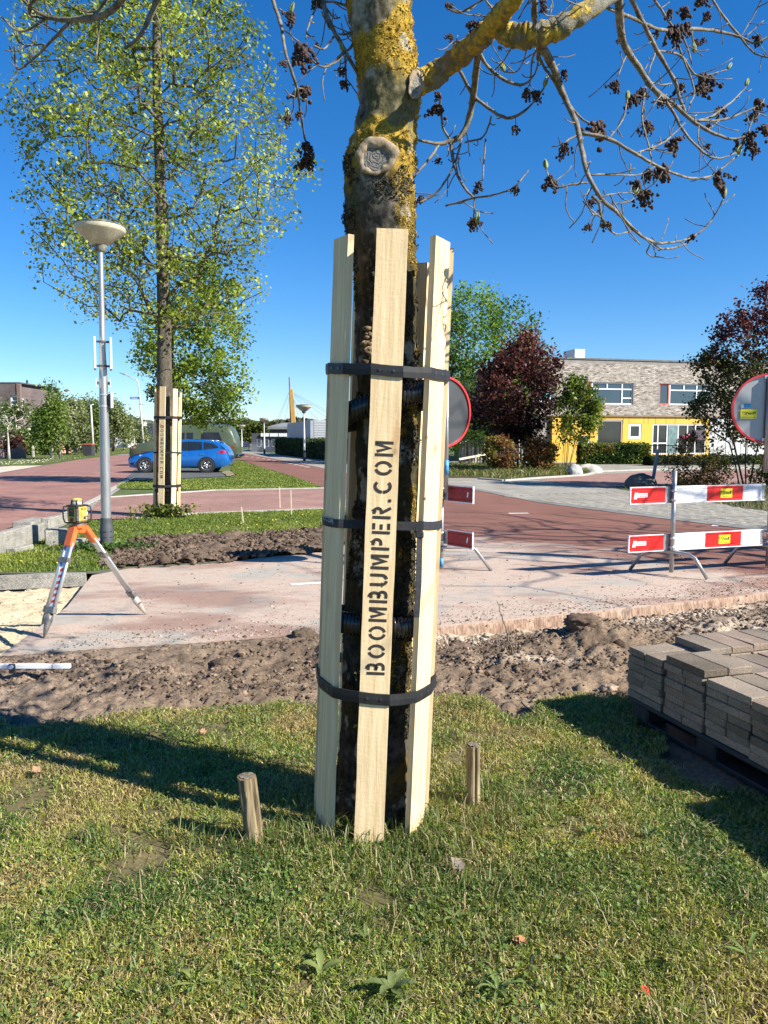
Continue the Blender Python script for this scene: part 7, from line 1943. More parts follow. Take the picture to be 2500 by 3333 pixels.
# wheelie bin
x, y = G(289, 1486); BIN = thing('wheelie_bin', 'dark grey wheelie bin with an orange lid beside the far street', 'bin', (x, y, 0)); V, F = loft([(0, [(0, 0)] * 1)] * 2) if False else (None, None)
m = MB(); m.add([(-.34, -.3, .08), (.34, -.3, .08), (.34, .3, .08), (-.34, .3, .08), (-.42, -.38, 1.0), (.42, -.38, 1.0), (.42, .38, 1.0), (-.42, .38, 1.0)], [(0, 3, 2, 1), (4, 5, 6, 7), (0, 1, 5, 4), (1, 2, 6, 5), (2, 3, 7, 6), (3, 0, 4, 7)]); m.build('bin_body', M('bin_grey', (.035, .04, .045), (.05, .055, .06), 6, .5), BIN)
MB().bbox(-.45, .45, -.42, .42, 1.0, 1.07, .03).build('lid', M('bin_lid', (.55, .14, .08), (.62, .18, .1), 6, .5), BIN)
for s_ in (-.32, .32): MB().cyl((s_ - .03, .3, .12), (s_ + .03, .3, .12), .12, 14).build('wheel', M_tyre, BIN)
# bollard
x, y = G(108, 1487); o = MB().lathe([(.14, 0), (.14, .75), (.10, .82), (.03, .85)], n=14).build('bollard', M_concdark, None); o.location = (x, y, 0); tag(o, 'short grey bollard on the far left verge', 'bollard')
# low brick planters with timber posts at far left
M_wallbrick = mat_bricks('wall_brick', (.24, .10, .08), (.34, .16, .13), (.30, .27, .24), .22, .07, 0, .012, xz=True)
def lowwall(label, pa, pb_, h_, Y_, dep=.4):
    a = P(pa, 1490, Y_); b = P(pb_, 1490, Y_); o = MB().bbox(0, b[0] - a[0], 0, dep, 0, h_, .01).build('brick_wall', M_wallbrick, None); o.location = (a[0], Y_, 0); tag(o, label, 'wall')
lowwall('low brick garden wall with a dark gap at the far left', 36, 78, .72, 60); lowwall('left stub of the low brick garden wall at the picture edge', -60, 12, .70, 58.5)
for px, lab in ((2, 'weathered timber post at the left picture edge behind the wall'), (64, 'short orange brown timber post on the low garden wall')):
    a = P(px, 1468, 60.3); o = MB().bbox(-.12, .12, 0, .2, 0, 1.35 if px < 10 else 1.2, .02).build('timber_post', M('timber', (.30, .15, .07), (.42, .24, .12), 5, .8), None); o.location = (a[0], 60.3, 0); tag(o, lab, 'post')
hw0 = P(205, 1470, 95); o = MB().bbox(0, P(265, 1470, 95)[0] - hw0[0], 0, .2, 0, 1.9, .02).build('garden_wall', M('grey_fence', (.2, .19, .18), (.32, .3, .28), 1.5, .9), None); o.location = (hw0[0], 95, 0); tag(o, 'grey garden screen between the far left trees', 'wall')
# far cream patch barrier fence
M_fence = M('fence_metal', (.55, .56, .57), (.65, .66, .67), 5, .4, metal=.5)
fa = P(816, 1455, 78); fb = P(900, 1455, 76); FE = thing('crowd_barrier', 'grey metal crowd barriers left of the dark hedge', 'fence', (fa[0], 78, 0), math.atan2(-2, fb[0] - fa[0])); Lf = fb[0] - fa[0]
for z_ in (.15, 1.05): MB().tube([(0, 0, z_), (Lf, 0, z_)], .025, 6).build('rail', M_fence, FE)
for i in range(26): MB().tube([(Lf * i / 25, 0, .15), (Lf * i / 25, 0, 1.05)], .012, 5).build('bar', M_fence, FE)

# ================================================================== BUILDINGS
def wall_cells(m, u0, u1, z0, z1, y0, y1, holes):
    us = sorted({u0, u1} | {min(max(h_[0], u0), u1) for h_ in holes} | {min(max(h_[1], u0), u1) for h_ in holes}); zs_ = sorted({z0, z1} | {min(max(h_[2], z0), z1) for h_ in holes} | {min(max(h_[3], z0), z1) for h_ in holes})
    for a, b in zip(us[:-1], us[1:]):
        for c_, d in zip(zs_[:-1], zs_[1:]):
            mu, mz = (a + b) / 2, (c_ + d) / 2
            if any(h_[0] < mu < h_[1] and h_[2] < mz < h_[3] for h_ in holes): continue
            m.box(a, b, y0, y1, c_, d)
M_win = M('window_glass', (.02, .035, .05), (.03, .045, .06), 1.2, .04, spec=.9, metal=.0, coat=.6)
M_frame = M('white_frame', (.68, .69, .70), (.76, .77, .78), 3, .5); M_redf = M('red_frame', (.50, .075, .04), (.58, .1, .055), 3, .5)
def window(T, u0, u1, z0, z1, y=.12, fr=.07, mull=(), trans=(), fmat=None, gl=None, name='window'):
    fmat = fmat or M_frame; m = MB()
    m.box(u0, u1, y - .05, y + .03, z0, z0 + fr); m.box(u0, u1, y - .05, y + .03, z1 - fr, z1); m.box(u0, u0 + fr, y - .049, y + .031, z0 + fr, z1 - fr); m.box(u1 - fr, u1, y - .049, y + .031, z0 + fr, z1 - fr)
    for u in mull: m.box(u - fr * .5, u + fr * .5, y - .045, y + .028, z0 + fr, z1 - fr)
    for (a, b, z_) in trans: m.box(a, b, y - .043, y + .026, z_ - fr * .5, z_ + fr * .5)
    w_ = m.build(name, fmat, T); MB().box(u0 + .01, u1 - .01, y, y + .012, z0 + .01, z1 - .01).build('pane', gl or M_win, w_); return w_
# ---- school
SLP = .27; OX, OY = 11.8, 50.0
def FPt(px, py):
    d = _ray(px, py); t = (OY - SLP * OX) / (d[1] - SLP * d[0]); X, Z = d[0] * t, CAM_H + d[2] * t
    return ((X - OX) * math.sqrt(1 + SLP ** 2), Z)
SC = thing('school_building', 'school with a grey brick upper floor over yellow panels at the right', 'building', (OX, OY, 0), math.atan(SLP))
uL, _z = FPt(1742, 1300); uR = FPt(2640, 1300)[0]; zR = FPt(1840, 1168)[1]; zM = FPt(1960, 1352)[1]
def rc_(x0, y0, x1, y1): a = FPt(x0, y0); b = FPt(x1, y1); return (a[0], b[0], b[1], a[1])
up = [rc_(1750, 1243, 1802, 1315), rc_(1894, 1243, 2060, 1317), rc_(2148, 1248, 2316, 1319)]
up = [(a, b, c_, d) for a, b, c_, d in up]
m = MB(); wall_cells(m, uL, uR, zM, zR, .0, .35, up)
M_mortar = M('grey_mortar', (.20, .185, .165), (.28, .26, .235), 2, .95)
UW = m.build('upper_wall', M_mortar, SC)
# bricks: each course laid proud of the mortar
rb = np.random.default_rng(77); BLn, BHn = .222, .0665; V = []; F = []; cols = []; parts_ = []
pal = np.array([[.34, .30, .25], [.41, .365, .31], [.28, .24, .20], [.17, .14, .12], [.48, .43, .37]])
nr_ = int((zR - .22 - zM) / BHn)
for j in range(nr_):
    z_ = zM + .02 + j * BHn
    for i in range(int((uR - uL) / BLn)):
        u_ = uL + .01 + (i + (j % 2) * .5) * BLn
        if u_ + BLn > uR or any(h_[0] - .02 < u_ + BLn * .95 and u_ < h_[1] + .0 and h_[2] - BHn * .6 < z_ and z_ < h_[3] + .0 for h_ in up): continue
        c_ = pal[rb.choice(5, p=[.3, .3, .2, .1, .1])] * rb.uniform(.85, 1.15); pr = -rb.uniform(.006, .016)
        parts_.append((u_, z_, pr, c_))
order = sorted(range(len(parts_)), key=lambda k: parts_[k][0] + OX)
near = set(order[:0]);
near = set([k for k in order if parts_[k][0] > FPt(1810, 1300)[0]][:0])
cand = [k for k in range(len(parts_)) if FPt(1830, 1300)[0] < parts_[k][0] < FPt(1885, 1300)[0] and zM + .3 < parts_[k][1] < zR - .6 ]
near = set(cand[:300])
bmat = bpy.data.materials.new('school_brick'); bmat.use_nodes = True; t = bmat.node_tree; p = t.nodes['Principled BSDF']; a_ = nn(t, 'ShaderNodeAttribute', attribute_name='Col'); t.links.new(a_.outputs['Color'], p.inputs['Base Color']); p.inputs['Roughness'].default_value = .9
bx_ = [(0, 3, 2, 1), (0, 1, 5, 4), (1, 2, 6, 5), (2, 3, 7, 6), (3, 0, 4, 7)]
def bv(u_, z_, pr): return [(u_, pr, z_), (u_, pr, z_ + BHn - .009), (u_ + BLn - .010, pr, z_ + BHn - .009), (u_ + BLn - .010, pr, z_), (u_, .001, z_), (u_, .001, z_ + BHn - .009), (u_ + BLn - .010, .001, z_ + BHn - .009), (u_ + BLn - .010, .001, z_)]
bmeshes = []
for c_ in pal:
    bb = raw_mesh('brick', bv(0, 0, -.01), bx_, bmat, None, False, False, None, np.tile(c_, (8, 1))); bmeshes.append(bb.data); bpy.data.objects.remove(bb)
for k, (u_, z_, pr, c_) in enumerate(parts_):
    if k in near:
        o = bpy.data.objects.new('brick', bmeshes[int(rb.integers(0, 5))]); COL.objects.link(o); o.parent = UW; o.location = (u_, pr + .01, z_)
    else:
        b_ = len(V); V += bv(u_, z_, pr); F += [tuple(b_ + q for q in f) for f in bx_]; cols += [c_] * 8
raw_mesh('brick_courses', V, F, bmat, UW, False, False, None, np.array(cols), 'stuff')
MB().box(uL - .05, uR, -.06, .42, zR, zR + .10).build('roof_edge', M('roof_edge', (.10, .10, .10), (.15, .15, .15)), SC)
MB().box(uL, uR, .35, 14, 0, zR - .05).build('rear_volume', M_mortar, SC)
a_, b_ = FPt(1936, 1166), FPt(1972, 1143); v_ = MB().bbox(a_[0] + .2, b_[0] + .2, 3, 4.6, zR, b_[1] + .45, .02).build('roof_vent', M('vent_white', (.6, .61, .6), (.7, .71, .7)), SC); MB().box(a_[0] + .75, b_[0] + .05, 2.97, 3.0, zR + .2, b_[1] - .25).build('vent_opening', M_black, v_)
u0, u1, z0, z1 = up[0]; w_ = window(SC, u0, u1, z0, z1, fr=.06, gl=M('white_poster', (.60, .62, .62), (.74, .76, .76), 3, .6)); MB().lathe([(.05, 0), (.45, .01)], n=14).build('window_drawing', M('teal_drawing', (.03, .35, .38), (.10, .5, .5), 4, .6), w_).matrix_local = Matrix.Translation(((u0 + u1) / 2, .10, z1 - .75)) @ Matrix.Rotation(R(90), 4, 'X')
u0, u1, z0, z1 = up[1]; ur = FPt(1927, 1300)[0]; um1, um2 = FPt(1978, 1280)[0], FPt(2027, 1280)[0]; zt_ = FPt(1980, 1266)[1]
window(SC, u0, ur, z0, z1, fr=.09, fmat=M_redf, gl=M('red_blind', (.28, .09, .07), (.38, .14, .11), 2, .6)); window(SC, ur, u1, z0, z1, fr=.08, mull=(um2,), trans=((ur, u1, zt_), (um2, u1, z0 + .42)), )
MB().box(um1 - .04, um1 + .04, .07, .15, zt_, z1 - .08).build('mullion', M_frame, SC)
u0, u1, z0, z1 = up[2]; ur = FPt(2180, 1300)[0]; window(SC, u0, ur, z0, z1, fr=.09, fmat=M_redf); window(SC, ur, u1, z0, z1, fr=.08, mull=(FPt(2270, 1280)[0],), trans=((ur, u1, zt_),)); MB().box(FPt(2228, 1280)[0] - .04, FPt(2228, 1280)[0] + .04, .07, .15, zt_, z1 - .08).build('mullion', M_frame, SC)
M_yw = M('yellow_panel', (.62, .37, .035), (.68, .42, .045), .8, .6)
g0 = [rc_(1884, 1418, 1922, 1463), rc_(1947, 1366, 2028, 1455), rc_(2050, 1379, 2090, 1428), rc_(2128, 1380, 2300, 1478)]
m = MB(); wall_cells(m, FPt(1800, 1400)[0], FPt(2312, 1400)[0], 0, zM - .06, .10, .45, g0); YWALL = m.build('lower_wall', M_yw, SC); MB().box(FPt(2312, 1400)[0], uR, .11, .45, 0, zM - .06).build('pale_wall', M('pale_school_wall', (.42, .42, .40), (.55, .55, .53), .6, .8), SC)
for a_, b_ in ((2330, 2372), (2390, 2420), (2440, 2500)): window(SC, FPt(a_, 1400)[0], FPt(b_, 1400)[0], .3, zM - .5, y=.13, fr=.08)
MB().box(uL, uR, -.02, .14, zM - .06, zM - .005).build('ledge', M('ledge', (.25, .18, .12), (.3, .22, .14)), SC)
for px in (1955, 2031, 2049, 2098, 2112, 2136, 2170, 2200): uu = FPt(px, 1400)[0]; MB().box(uu - .012, uu + .012, .092, .101, FPt(px, 1379)[1], zM - .07).build('panel_joint', M('panel_joint', (.3, .16, .02), (.34, .2, .03)), YWALL)
M_black_in = M('dark_interior', (.012, .013, .015), (.02, .022, .024), 1, .05, spec=.8)
for k, h_ in enumerate(g0):
    u0, u1, z0, z1 = h_
    if k == 0: window(SC, u0, u1, z0, z1, y=.18, fr=.12, gl=M_black_in)
    if k == 1: window(SC, u0, u1, z0, z1, y=.18, fr=.10, fmat=M('taupe_frame', (.38, .33, .28), (.42, .37, .32)), gl=M_black_in)
    if k == 2: window(SC, u0, u1, z0, z1, y=.18, fr=.16, gl=M_black_in)
    if k == 3:
        ms = [FPt(q, 1400)[0] for q in (2146, 2176, 2212, 2242, 2268)]
        window(SC, u0, u1, z0, z1, y=.18, fr=.08, mull=ms, trans=((u0, ms[1], z0 + .75),), gl=M_black_in)
        MB().box(ms[1] + .08, ms[2] - .08, .12, .15, z0 + .05, z1 - .1).build('door', M('door_glass', (.10, .16, .16), (.2, .28, .27), 4, .2), SC)
MB().box(FPt(2262, 1400)[0], FPt(2300, 1400)[0], .02, .08, FPt(2270, 1432)[1], FPt(2270, 1400)[1]).build('notice_board', M('dark_board', (.06, .045, .06), (.09, .07, .09)), SC)
pk = FPt(2245, 1425); clods('paper_flower', np.array([[0, 0, 0]]) + np.random.default_rng(3).normal(0, .13, (16, 3)) * np.array([2, .2, .6]), .09, lambda r, n: np.array([.55, .12, .22]) * r.uniform(.6, 1.4, (n, 1)), M_leaf, 8, kind=None, parent=None)
o = COL.objects['paper_flower']; o.parent = SC; o.location = (pk[0], .05, pk[1])
# side wing in the shade, left of the purple tree
wl = P(1478, 1480, 56); wr = P(1745, 1480, 54); WG = thing('school_wing', 'low ochre wing of the school in shade behind the trees', 'building', (wl[0], 56, 0), math.atan2(-2, wr[0] - wl[0])); LW = wr[0] - wl[0]
wz = P(1600, 1385, 55)[2]; hs_ = []
def uw(px): return P(px, 1450, 55)[0] - wl[0]
hs_ = [(uw(1538), uw(1556), .35, 2.6), (uw(1570), uw(1588), 1.3, 2.5), (uw(1640), uw(1665), 1.2, 2.4)]
m = MB(); wall_cells(m, 0, LW, 0, wz, 0, .3, hs_); m.build('wall', M('ochre_wall', (.42, .24, .05), (.5, .3, .07), 1, .8), WG); MB().box(-.1, LW, -.1, 6, wz, wz + .15).build('roof', M_concdark, WG); MB().box(0, LW, .3, 6, 0, wz).build('rear_volume', M_mortar, WG)
for h_ in hs_: window(WG, *h_, fr=.08, fmat=M('grey_blue_frame', (.22, .25, .30), (.3, .33, .38)))
# ---- picket fence of rough poles
M_pole = M('rough_pole', (.24, .215, .17), (.42, .385, .31), 3, .9, .5, 20)
PF = thing('pole_fence', 'fence of rough upright poles under the big green tree', 'fence', (P(1500, 1500, 45)[0], 45, 0)); rf = random.Random(6)
for px in (1497, 1504, 1514, 1527, 1538, 1555, 1565, 1582, 1591, 1602, 1686, 1698, 1712, 1735, 1762):
    x_ = P(px, 1500, 45)[0] - PF.location.x; h_ = rf.uniform(1.35, 1.68); MB().tube([(x_, rf.uniform(-.1, .1), 0), (x_ + rf.uniform(-.04, .04), 0, h_)], [.085, .07], 8).build('pole', M_pole, PF)
RL = thing('timber_rail', 'pale new timber handrail in front of the pole fence', 'rail', (P(1494, 1495, 42)[0], 42, 0)); a_ = Vector(P(1494, 1495, 42)) - Vector(RL.location); b_ = Vector(P(1585, 1478, 43)) - Vector(RL.location)
MB().tube([a_, b_], .075, 4).build('rail', M_stake, RL); MB().box(Vector(P(1548, 1500, 42)).x - RL.location.x, Vector(P(1553, 1500, 42)).x - RL.location.x, .2, .3, 0, .62).build('rail_post', M_stake, RL)
# ---- black metal fence by the school hedge
f0_, f1_ = P(2100, 1500, 46.2), P(2240, 1500, 45.6); BF = thing('metal_fence', 'black metal bar fence right of the clipped hedge', 'fence', (f0_[0], 46.2, 0), math.atan2(-.6, f1_[0] - f0_[0])); Lf = f1_[0] - f0_[0]
for z_ in (.08, 1.12): MB().box(0, Lf, -.02, .02, z_ - .025, z_ + .025).build('rail', M_black, BF)
for i in range(23): MB().box(Lf * i / 22 - .012, Lf * i / 22 + .012, -.012, .012, .0, 1.18).build('bar', M_black, BF)
# ---- leaning grey post in the bed
a_ = Vector(G3(2121, 1588)); b_ = Vector(P(2142, 1462, a_.y)); o = MB().box(-.045, .045, -.04, .04, 0, (b_ - a_).length).build('leaning_post', M('blue_grey_post', (.16, .19, .23), (.24, .27, .32), 3, .7), None); o.location = a_; o.rotation_euler = (b_ - a_).to_track_quat('Z', 'Y').to_euler(); tag(o, 'leaning grey blue post beside the brown green bush', 'post')
# ---- boulders
def boulder(label, px, py, Y_, s_, c1, seed):
    bm = bmesh.new(); bmesh.ops.create_icosphere(bm, subdivisions=4, radius=1); V = np.array([v.co[:] for v in bm.verts]); Fs = np.array([[v.index for v in f.verts] for f in bm.faces]); bm.free()
    V = V * (.72 + .55 * fbm(V + seed, 1.3, 3, seed)[:, None]) * np.array(s_); V[:, 2] = np.maximum(V[:, 2], -.25 * s_[2])
    n1 = fbm(V * 1.0, 4, 4, seed + 2)[:, None]; o = raw_mesh('boulder', V, Fs, M_soil, None, True, False, None, np.array(c1) * (.45 + 1.1 * n1)); g = P(px, py, Y_); o.location = (g[0], Y_, .2 * s_[2]); tag(o, label, 'boulder')
boulder('rounded pale grey boulder at the end of the planting bed', 1870, 1530, 32.6, (.34, .3, .42), (.46, .45, .42), 3)
boulder('flat broken pale boulder right of the rounded boulder', 1918, 1523, 35, (.60, .35, .34), (.46, .44, .40), 8)
boulder('dark boulder at the left end of the bed behind the barrier', 2083, 1590, 24.2, (.50, .4, .42), (.11, .11, .10), 12)
# ---- brick house at the far left
HX = P(75, 1480, 72); HS = thing('brick_house', 'dark brick house with a flat roof and white window at the far left', 'house', (HX[0], 72, 0)); zt_ = P(60, 1248, 72)[2]
M_dbrick = mat_bricks('dark_brick', (.105, .075, .070), (.15, .105, .098), (.20, .18, .17), .22, .07, 0, .010, xz=True); M_rbrick = mat_bricks('brown_brick', (.13, .065, .05), (.18, .09, .07), (.18, .15, .13), .22, .07, 0, .010, xz=True)
def hp(px, py): q = P(px, py, 72); return q[0] - HX[0], q[2]
w0 = hp(33, 1288); w1 = hp(60, 1322); p1_ = hp(62, 1362)
hl = [(w0[0], w1[0], w1[1], w0[1])]
m = MB(); wall_cells(m, hp(-260, 1300)[0], 0, 0, zt_, 0, .3, hl); m.build('wall', M_dbrick, HS)
window(HS, *hl[0], y=.15, fr=.14, trans=((w0[0], w1[0], (w0[1] + w1[1]) / 2),)); M_och = M('ochre_panel', (.36, .20, .06), (.42, .25, .08), 2, .8)
MB().box(w0[0], p1_[0] - .1, -.02, .02, p1_[1], w1[1] - .02).build('panel', M_och, HS)
# right face turned away
e_ = P(102, 1480, 76); sd_ = Vector((e_[0] - HX[0], 4, 0)); Ls = sd_.length; fm = Matrix.Rotation(math.atan2(sd_.y, sd_.x), 4, 'Z')
m = MB(); m.box(0, Ls, 0, .3, 0, zt_, fm); m.build('side_wall', M_rbrick, HS)
for (a_, b_) in ((.14, .30), (.62, .86)): m = MB(); m.box(Ls * a_, Ls * b_, -.06, -.0, zt_ * .60, zt_ * .795, fm); f_ = m.build('window', M_frame, HS); MB().box(Ls * a_ + .1, Ls * b_ - .1, -.075, -.06, zt_ * .60 + .1, zt_ * .795 - .1, fm).build('pane', M_win, f_)
MB().box(Ls * .30, Ls * .62, -.05, .0, zt_ * .60, zt_ * .795, fm).build('panel', M_och, HS)
MB().box(hp(-260, 1300)[0], .02, -.03, 9, zt_, zt_ + .12).build('roof', M('dark_roof', (.07, .07, .075), (.1, .1, .1)), HS); MB().box(hp(-260, 1300)[0], -.3, .3, 9, 0, zt_ - .02).build('rear_volume', M_dbrick, HS)
vx = hp(56, 1245)[0]; MB().cyl((vx, 2, zt_), (vx, 2, zt_ + .45), .09, 10).build('roof_pipe', M_black, HS)
# lower houses beyond
def house(label, px0, px1, ytop, Y_, wallm, gable=False, wins=(), roofm=None):
    a = P(px0, 1470, Y_); b = P(px1, 1470, Y_); W_ = b[0] - a[0]; H_ = P(px0, ytop, Y_)[2]; T = thing('house', label, 'house', (a[0], Y_, 0), 0, None)
    eave = H_ * .68 if gable else H_
    hs2 = [(W_ * q[0], W_ * q[1], H_ * q[2], H_ * q[3]) for q in wins]
    m = MB(); wall_cells(m, 0, W_, 0, eave, 0, .3, hs2); m.box(0, W_, .3, 8, 0, eave - .01); m.build('wall', wallm, T)
    for h_ in hs2: window(T, *h_, fr=.12)
    if gable: m = MB(); m.add([(-.3, -.4, eave), (W_ + .3, -.4, eave), (W_ + .3, 8.3, eave), (-.3, 8.3, eave), (-.3, 4, H_), (W_ + .3, 4, H_)], [(0, 1, 5, 4), (2, 3, 4, 5), (0, 4, 3), (1, 2, 5), (0, 3, 2, 1)]); m.build('roof', roofm or M('slate_roof', (.10, .11, .13), (.16, .17, .19), 2, .6), T)
    else: MB().box(-.1, W_ + .1, -.1, 8, eave, eave + .15).build('roof', M_concdark, T)
    return T
house('brown house with a slate pitched roof right of the left brick house', 100, 142, 1296, 84, M_rbrick, True, ((.2, .35, .1, .3), (.6, .75, .1, .3)))
house('small pink brick house front below the street tree crown', 92, 143, 1432, 74, M('pink_render', (.48, .27, .22), (.6, .36, .3), 2, .8), False, ((.42, .56, .1, .7),))
house('grey roofed house behind the pale street trees', 190, 262, 1308, 110, M_rbrick, False, ((.1, .2, .4, .6), (.4, .5, .4, .6)))
house('house with pale walls hidden behind the lamp post trees', 300, 345, 1330, 125, M('pale_render', (.5, .47, .42), (.6, .57, .5), 2, .8), True, ())
house('white fronted house between the pale street trees', 374, 400, 1352, 120, M('white_render', (.66, .66, .64), (.74, .74, .72), 2, .8), True, ((.3, .5, .1, .4),))
house('white flat roofed house near the end of the street', 424, 440, 1372, 150, MATS['white_render'], False, ())
house('dark modern building at the end of the street', 452, 500, 1378, 170, M('dark_cladding', (.05, .055, .07), (.07, .08, .09), 2, .6), False, ((.1, .3, .5, .8),))
# ---- grey clad hall behind the long hedge, yellow end
zt_ = P(1023, 1368, 62)[2]; gx = P(1023, 1460, 62)[0]; gx2 = P(1150, 1460, 62)[0]
GH = thing('clad_hall', 'low hall clad in pale horizontal metal behind the long hedge', 'building', (gx, 62, 0)); M_clad = M('pale_cladding', (.58, .60, .61), (.66, .68, .69), 1, .5); M_cladd = M('grey_cladding', (.26, .29, .33), (.33, .36, .40), 1, .5)
MB().box(0, gx2 - gx, .02, 9, 0, zt_).build('front_wall', M('cladding_gap', (.32, .33, .34), (.38, .39, .4)), GH)
fw = GH.children[0]; nb_ = 22
for i in range(nb_): MB().box(0, gx2 - gx, -.03, .02, zt_ * i / nb_ + .008, zt_ * (i + 1) / nb_ - .03).build('cladding_board', M_clad, fw)
e_ = Vector((P(946, 1460, 76)[0] - gx, 14, 0)); Ls = e_.length; fm = Matrix.Rotation(math.atan2(e_.y, e_.x), 4, 'Z') @ Matrix.Scale(-1, 4, (0, 1, 0)); m = MB(); m.box(0, Ls, -.3, 0, 0, zt_, fm); sw_ = m.build('side_wall', M_cladd, GH)
for i in range(14): MB().box(0, Ls, .0, .03, zt_ * i / 14 + .01, zt_ * (i + 1) / 14 - .02, fm).build('cladding_board', M_cladd, sw_)
for (a_, b_) in ((.10, .22), (.26, .38), (.42, .54), (.58, .64)): f_ = MB().box(Ls * a_, Ls * b_, .03, .10, .2, zt_ * .72, fm).build('window', M_frame, GH); MB().box(Ls * a_ + .12, Ls * b_ - .12, .10, .11, .3, zt_ * .72 - .12, fm).build('pane', M_win, f_)
MB().box(Ls * .1, Ls * .64, .03, .35, zt_ * .74, zt_ * .79, fm).build('awning', M_frame, GH)
YH_ = thing('yellow_hall', 'bright yellow wall with a white lettered panel seen between the boards and the trunk', 'building', (P(1138, 1460, 58)[0], 58, 0)); wy = P(1240, 1460, 58)[0] - P(1138, 1460, 58)[0]; MB().box(0, wy, 0, 6, 0, P(1150, 1366, 58)[2]).build('wall', M('yellow_wall', (.70, .38, .015), (.76, .43, .02), 1, .6), YH_)
MB().box(0, wy, -.05, 0, P(1150, 1394, 58)[2], P(1150, 1374, 58)[2]).build('sign_panel', M_frame, YH_); text_mesh('lettering', 'CM', .38, M_cladd, YH_, Matrix(((1, 0, 0, .45), (0, 0, -1, -.056), (0, 1, 0, P(1150, 1384, 58)[2]), (0, 0, 0, 1))), .001, .01)
# ---- dark house with a grey roof and terrace
dh = P(820, 1460, 88); DH_ = thing('terrace_building', 'dark cafe building with a grey roof and white awnings left of the pale hall', 'building', (dh[0], 88, 0))
def dp(px, py, Y_=88): q = P(px, py, Y_); return q[0] - dh[0], q[2]
MB().box(0, dp(955, 1400)[0], 0, 10, 0, dp(820, 1410)[1]).build('wall', M('charcoal_wall', (.05, .052, .06), (.07, .072, .08), 2, .7), DH_)
MB().box(dp(872, 1400)[0], dp(952, 1400)[0], 1.5, 9, dp(820, 1410)[1], dp(880, 1388)[1]).build('upper_wall', M('dark_boards', (.09, .085, .08), (.13, .12, .11), 2, .7), DH_)
m = MB(); a_, b_ = dp(868, 1388), dp(958, 1388); tzz = dp(880, 1373)[1]; m.add([(a_[0], .8, a_[1]), (b_[0], .8, b_[1]), (b_[0], 9, a_[1]), (a_[0], 9, a_[1]), (a_[0] + 1.2, 5, tzz), (b_[0], 5, tzz), (a_[0], .8, a_[1] - .3), (b_[0], .8, a_[1] - .3)], [(0, 1, 5, 4), (2, 3, 4, 5), (3, 0, 4), (1, 2, 5), (6, 7, 1, 0)]); m.build('roof', M('grey_roof', (.17, .185, .18), (.22, .235, .23), 2, .7), DH_)
for k in range(3): a_, b_ = dp(850 + k * 29, 1410), dp(876 + k * 29, 1421); MB().box(a_[0], b_[0], -.25, -.05, b_[1], a_[1]).build('awning', MATS['white_render'], DH_)
for k in range(4): a_, b_ = dp(836 + k * 24, 1428), dp(852 + k * 24, 1455); f_ = MB().box(a_[0], b_[0], -.04, .0, b_[1], a_[1]).build('window', M_cladd, DH_); MB().box(a_[0] + .1, b_[0] - .1, -.06, -.04, b_[1] + .1, a_[1] - .1).build('pane', M_win, f_)
# ---- orange mast with cables
mx = P(944, 1440, 190); MS = thing('cable_mast', 'tall orange timber mast with stay cables above the far buildings', 'mast', (mx[0], 190, 0)); M_om = M('orange_mast', (.48, .25, .06), (.56, .31, .09), 1, .6); M_ob = M('brown_mast', (.22, .13, .07), (.28, .18, .1), 1, .6)
def mp_(px, py): q = P(px, py, 190); return q[0] - mx[0], q[2]
a_, b_, c_, d_ = mp_(942, 1268), mp_(952, 1268), mp_(962, 1376), mp_(951, 1376)
MB().add([(a_[0], 0, a_[1]), (b_[0], 0, b_[1]), (c_[0], 0, c_[1]), (c_[0] + .3, 0, 0), (d_[0], 0, 0), (a_[0], 1, a_[1]), (b_[0], 1, b_[1]), (c_[0], 1, c_[1]), (c_[0] + .3, 1, 0), (d_[0], 1, 0)], [(0, 4, 3, 2, 1), (5, 6, 7, 8, 9), (0, 1, 6, 5), (1, 2, 7, 6), (2, 3, 8, 7), (4, 0, 5, 9)]).build('broad_mast', M_om, MS)
a_, b_ = mp_(941, 1227), mp_(947, 1372); MB().tube([(a_[0], .5, a_[1]), (b_[0], .5, b_[1]), (b_[0], .5, 0)], [.18, .32, .32], 6).build('slim_mast', M_ob, MS)
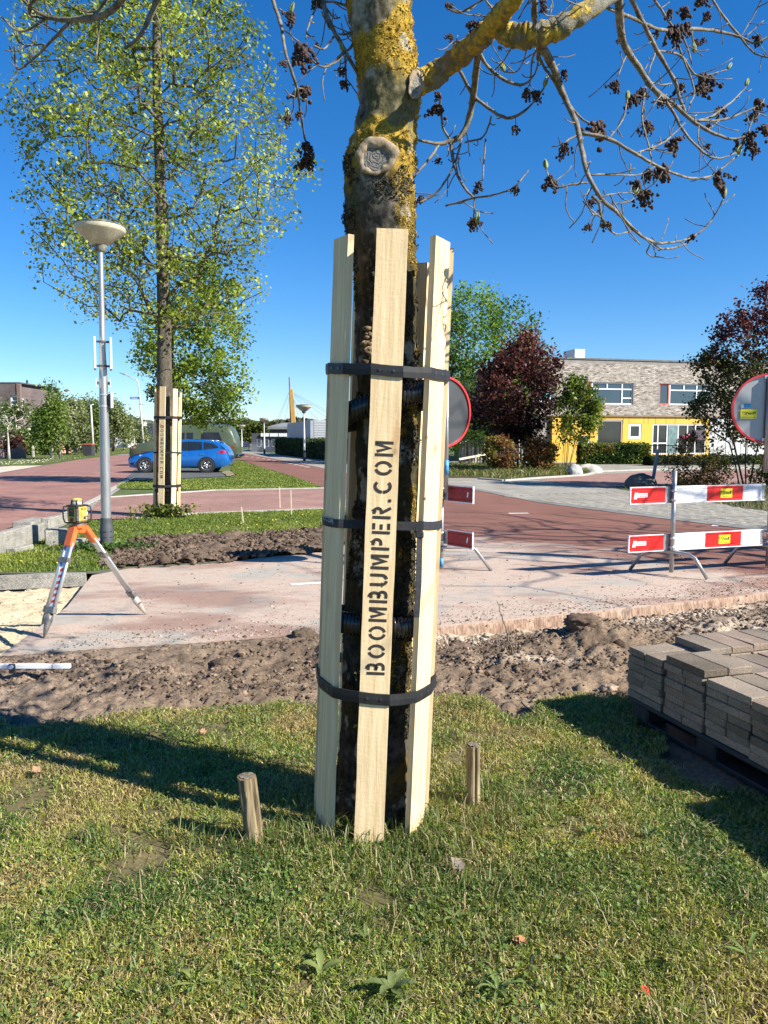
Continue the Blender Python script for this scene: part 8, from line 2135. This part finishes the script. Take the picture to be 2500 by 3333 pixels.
t0_ = mp_(943, 1278); M_cab = M('cable', (.12, .14, .17), (.18, .2, .23), 3, .6)
for (px, py, sx0, sy0) in ((903, 1364, 941, 1275), (909, 1364, 941, 1280), (927, 1370, 942, 1290), (1075, 1343, 955, 1278), (1075, 1350, 955, 1282), (1062, 1358, 957, 1284), (1035, 1366, 958, 1290), (985, 1355, 956, 1300), (975, 1370, 955, 1300)):
    q = mp_(px, py); s0 = mp_(sx0, sy0); e_ = Vector((q[0], 0, q[1])); s0 = Vector((s0[0], 0, s0[1])); k_ = s0.z / max(.1, (s0.z - e_.z)); MB().tube([s0, s0 + (e_ - s0) * k_ * .995], .035, 4).build('cable', M_cab, MS)
# information board and clutter near the path end
a_ = P(792, 1450, 90); IB = thing('pink_sign_board', 'small pale board beside the farthest cone lamp', 'sign', (a_[0], 90, 0)); MB().bbox(0, .72, 0, .05, .5, 1.1, .01).build('board', M('pale_board', (.5, .42, .38), (.6, .5, .45)), IB); MB().box(.05, .1, 0, .05, 0, .5).build('leg', M_mast, IB); MB().box(.62, .67, 0, .05, 0, .5).build('leg', M_mast, IB)

# the bare ash standing outside the frame to the right, whose twigs shade the road
rr_ = np.random.default_rng(19); T_ = []
AX, AY = 11.6, 8.4
while len(T_) < 620:
    p = np.array([rr_.normal(AX - .4, 2.2), rr_.normal(AY, 1.9), rr_.uniform(3.8, 8.6)])
    if p[0] / max(.1, p[1] * _c + (CAM_H - p[2]) * _s) < .54: continue
    T_.append(p)
AT = thing('ash_tree', 'bare ash tree just outside the right edge, its twig shadows fall on the road', 'tree', (AX, AY, 0))
tk2 = [np.array([AX, AY, z]) for z in (0, .8, 1.6, 2.4, 3.2, 4.0, 4.8, 5.6)]
MB().tube([Vector(q) - Vector((AX, AY, 0)) for q in tk2], [.19, .16, .15, .145, .14, .12, .10, .06], 12).build('trunk', M_bark2, AT, True)
N_, par_ = grow(np.array(T_), tk2[4:], .55, .5, 8)
skeleton_mesh('branches', N_, par_, .012, AT, M_bark2, 2.3, 5, .08, kind='stuff')
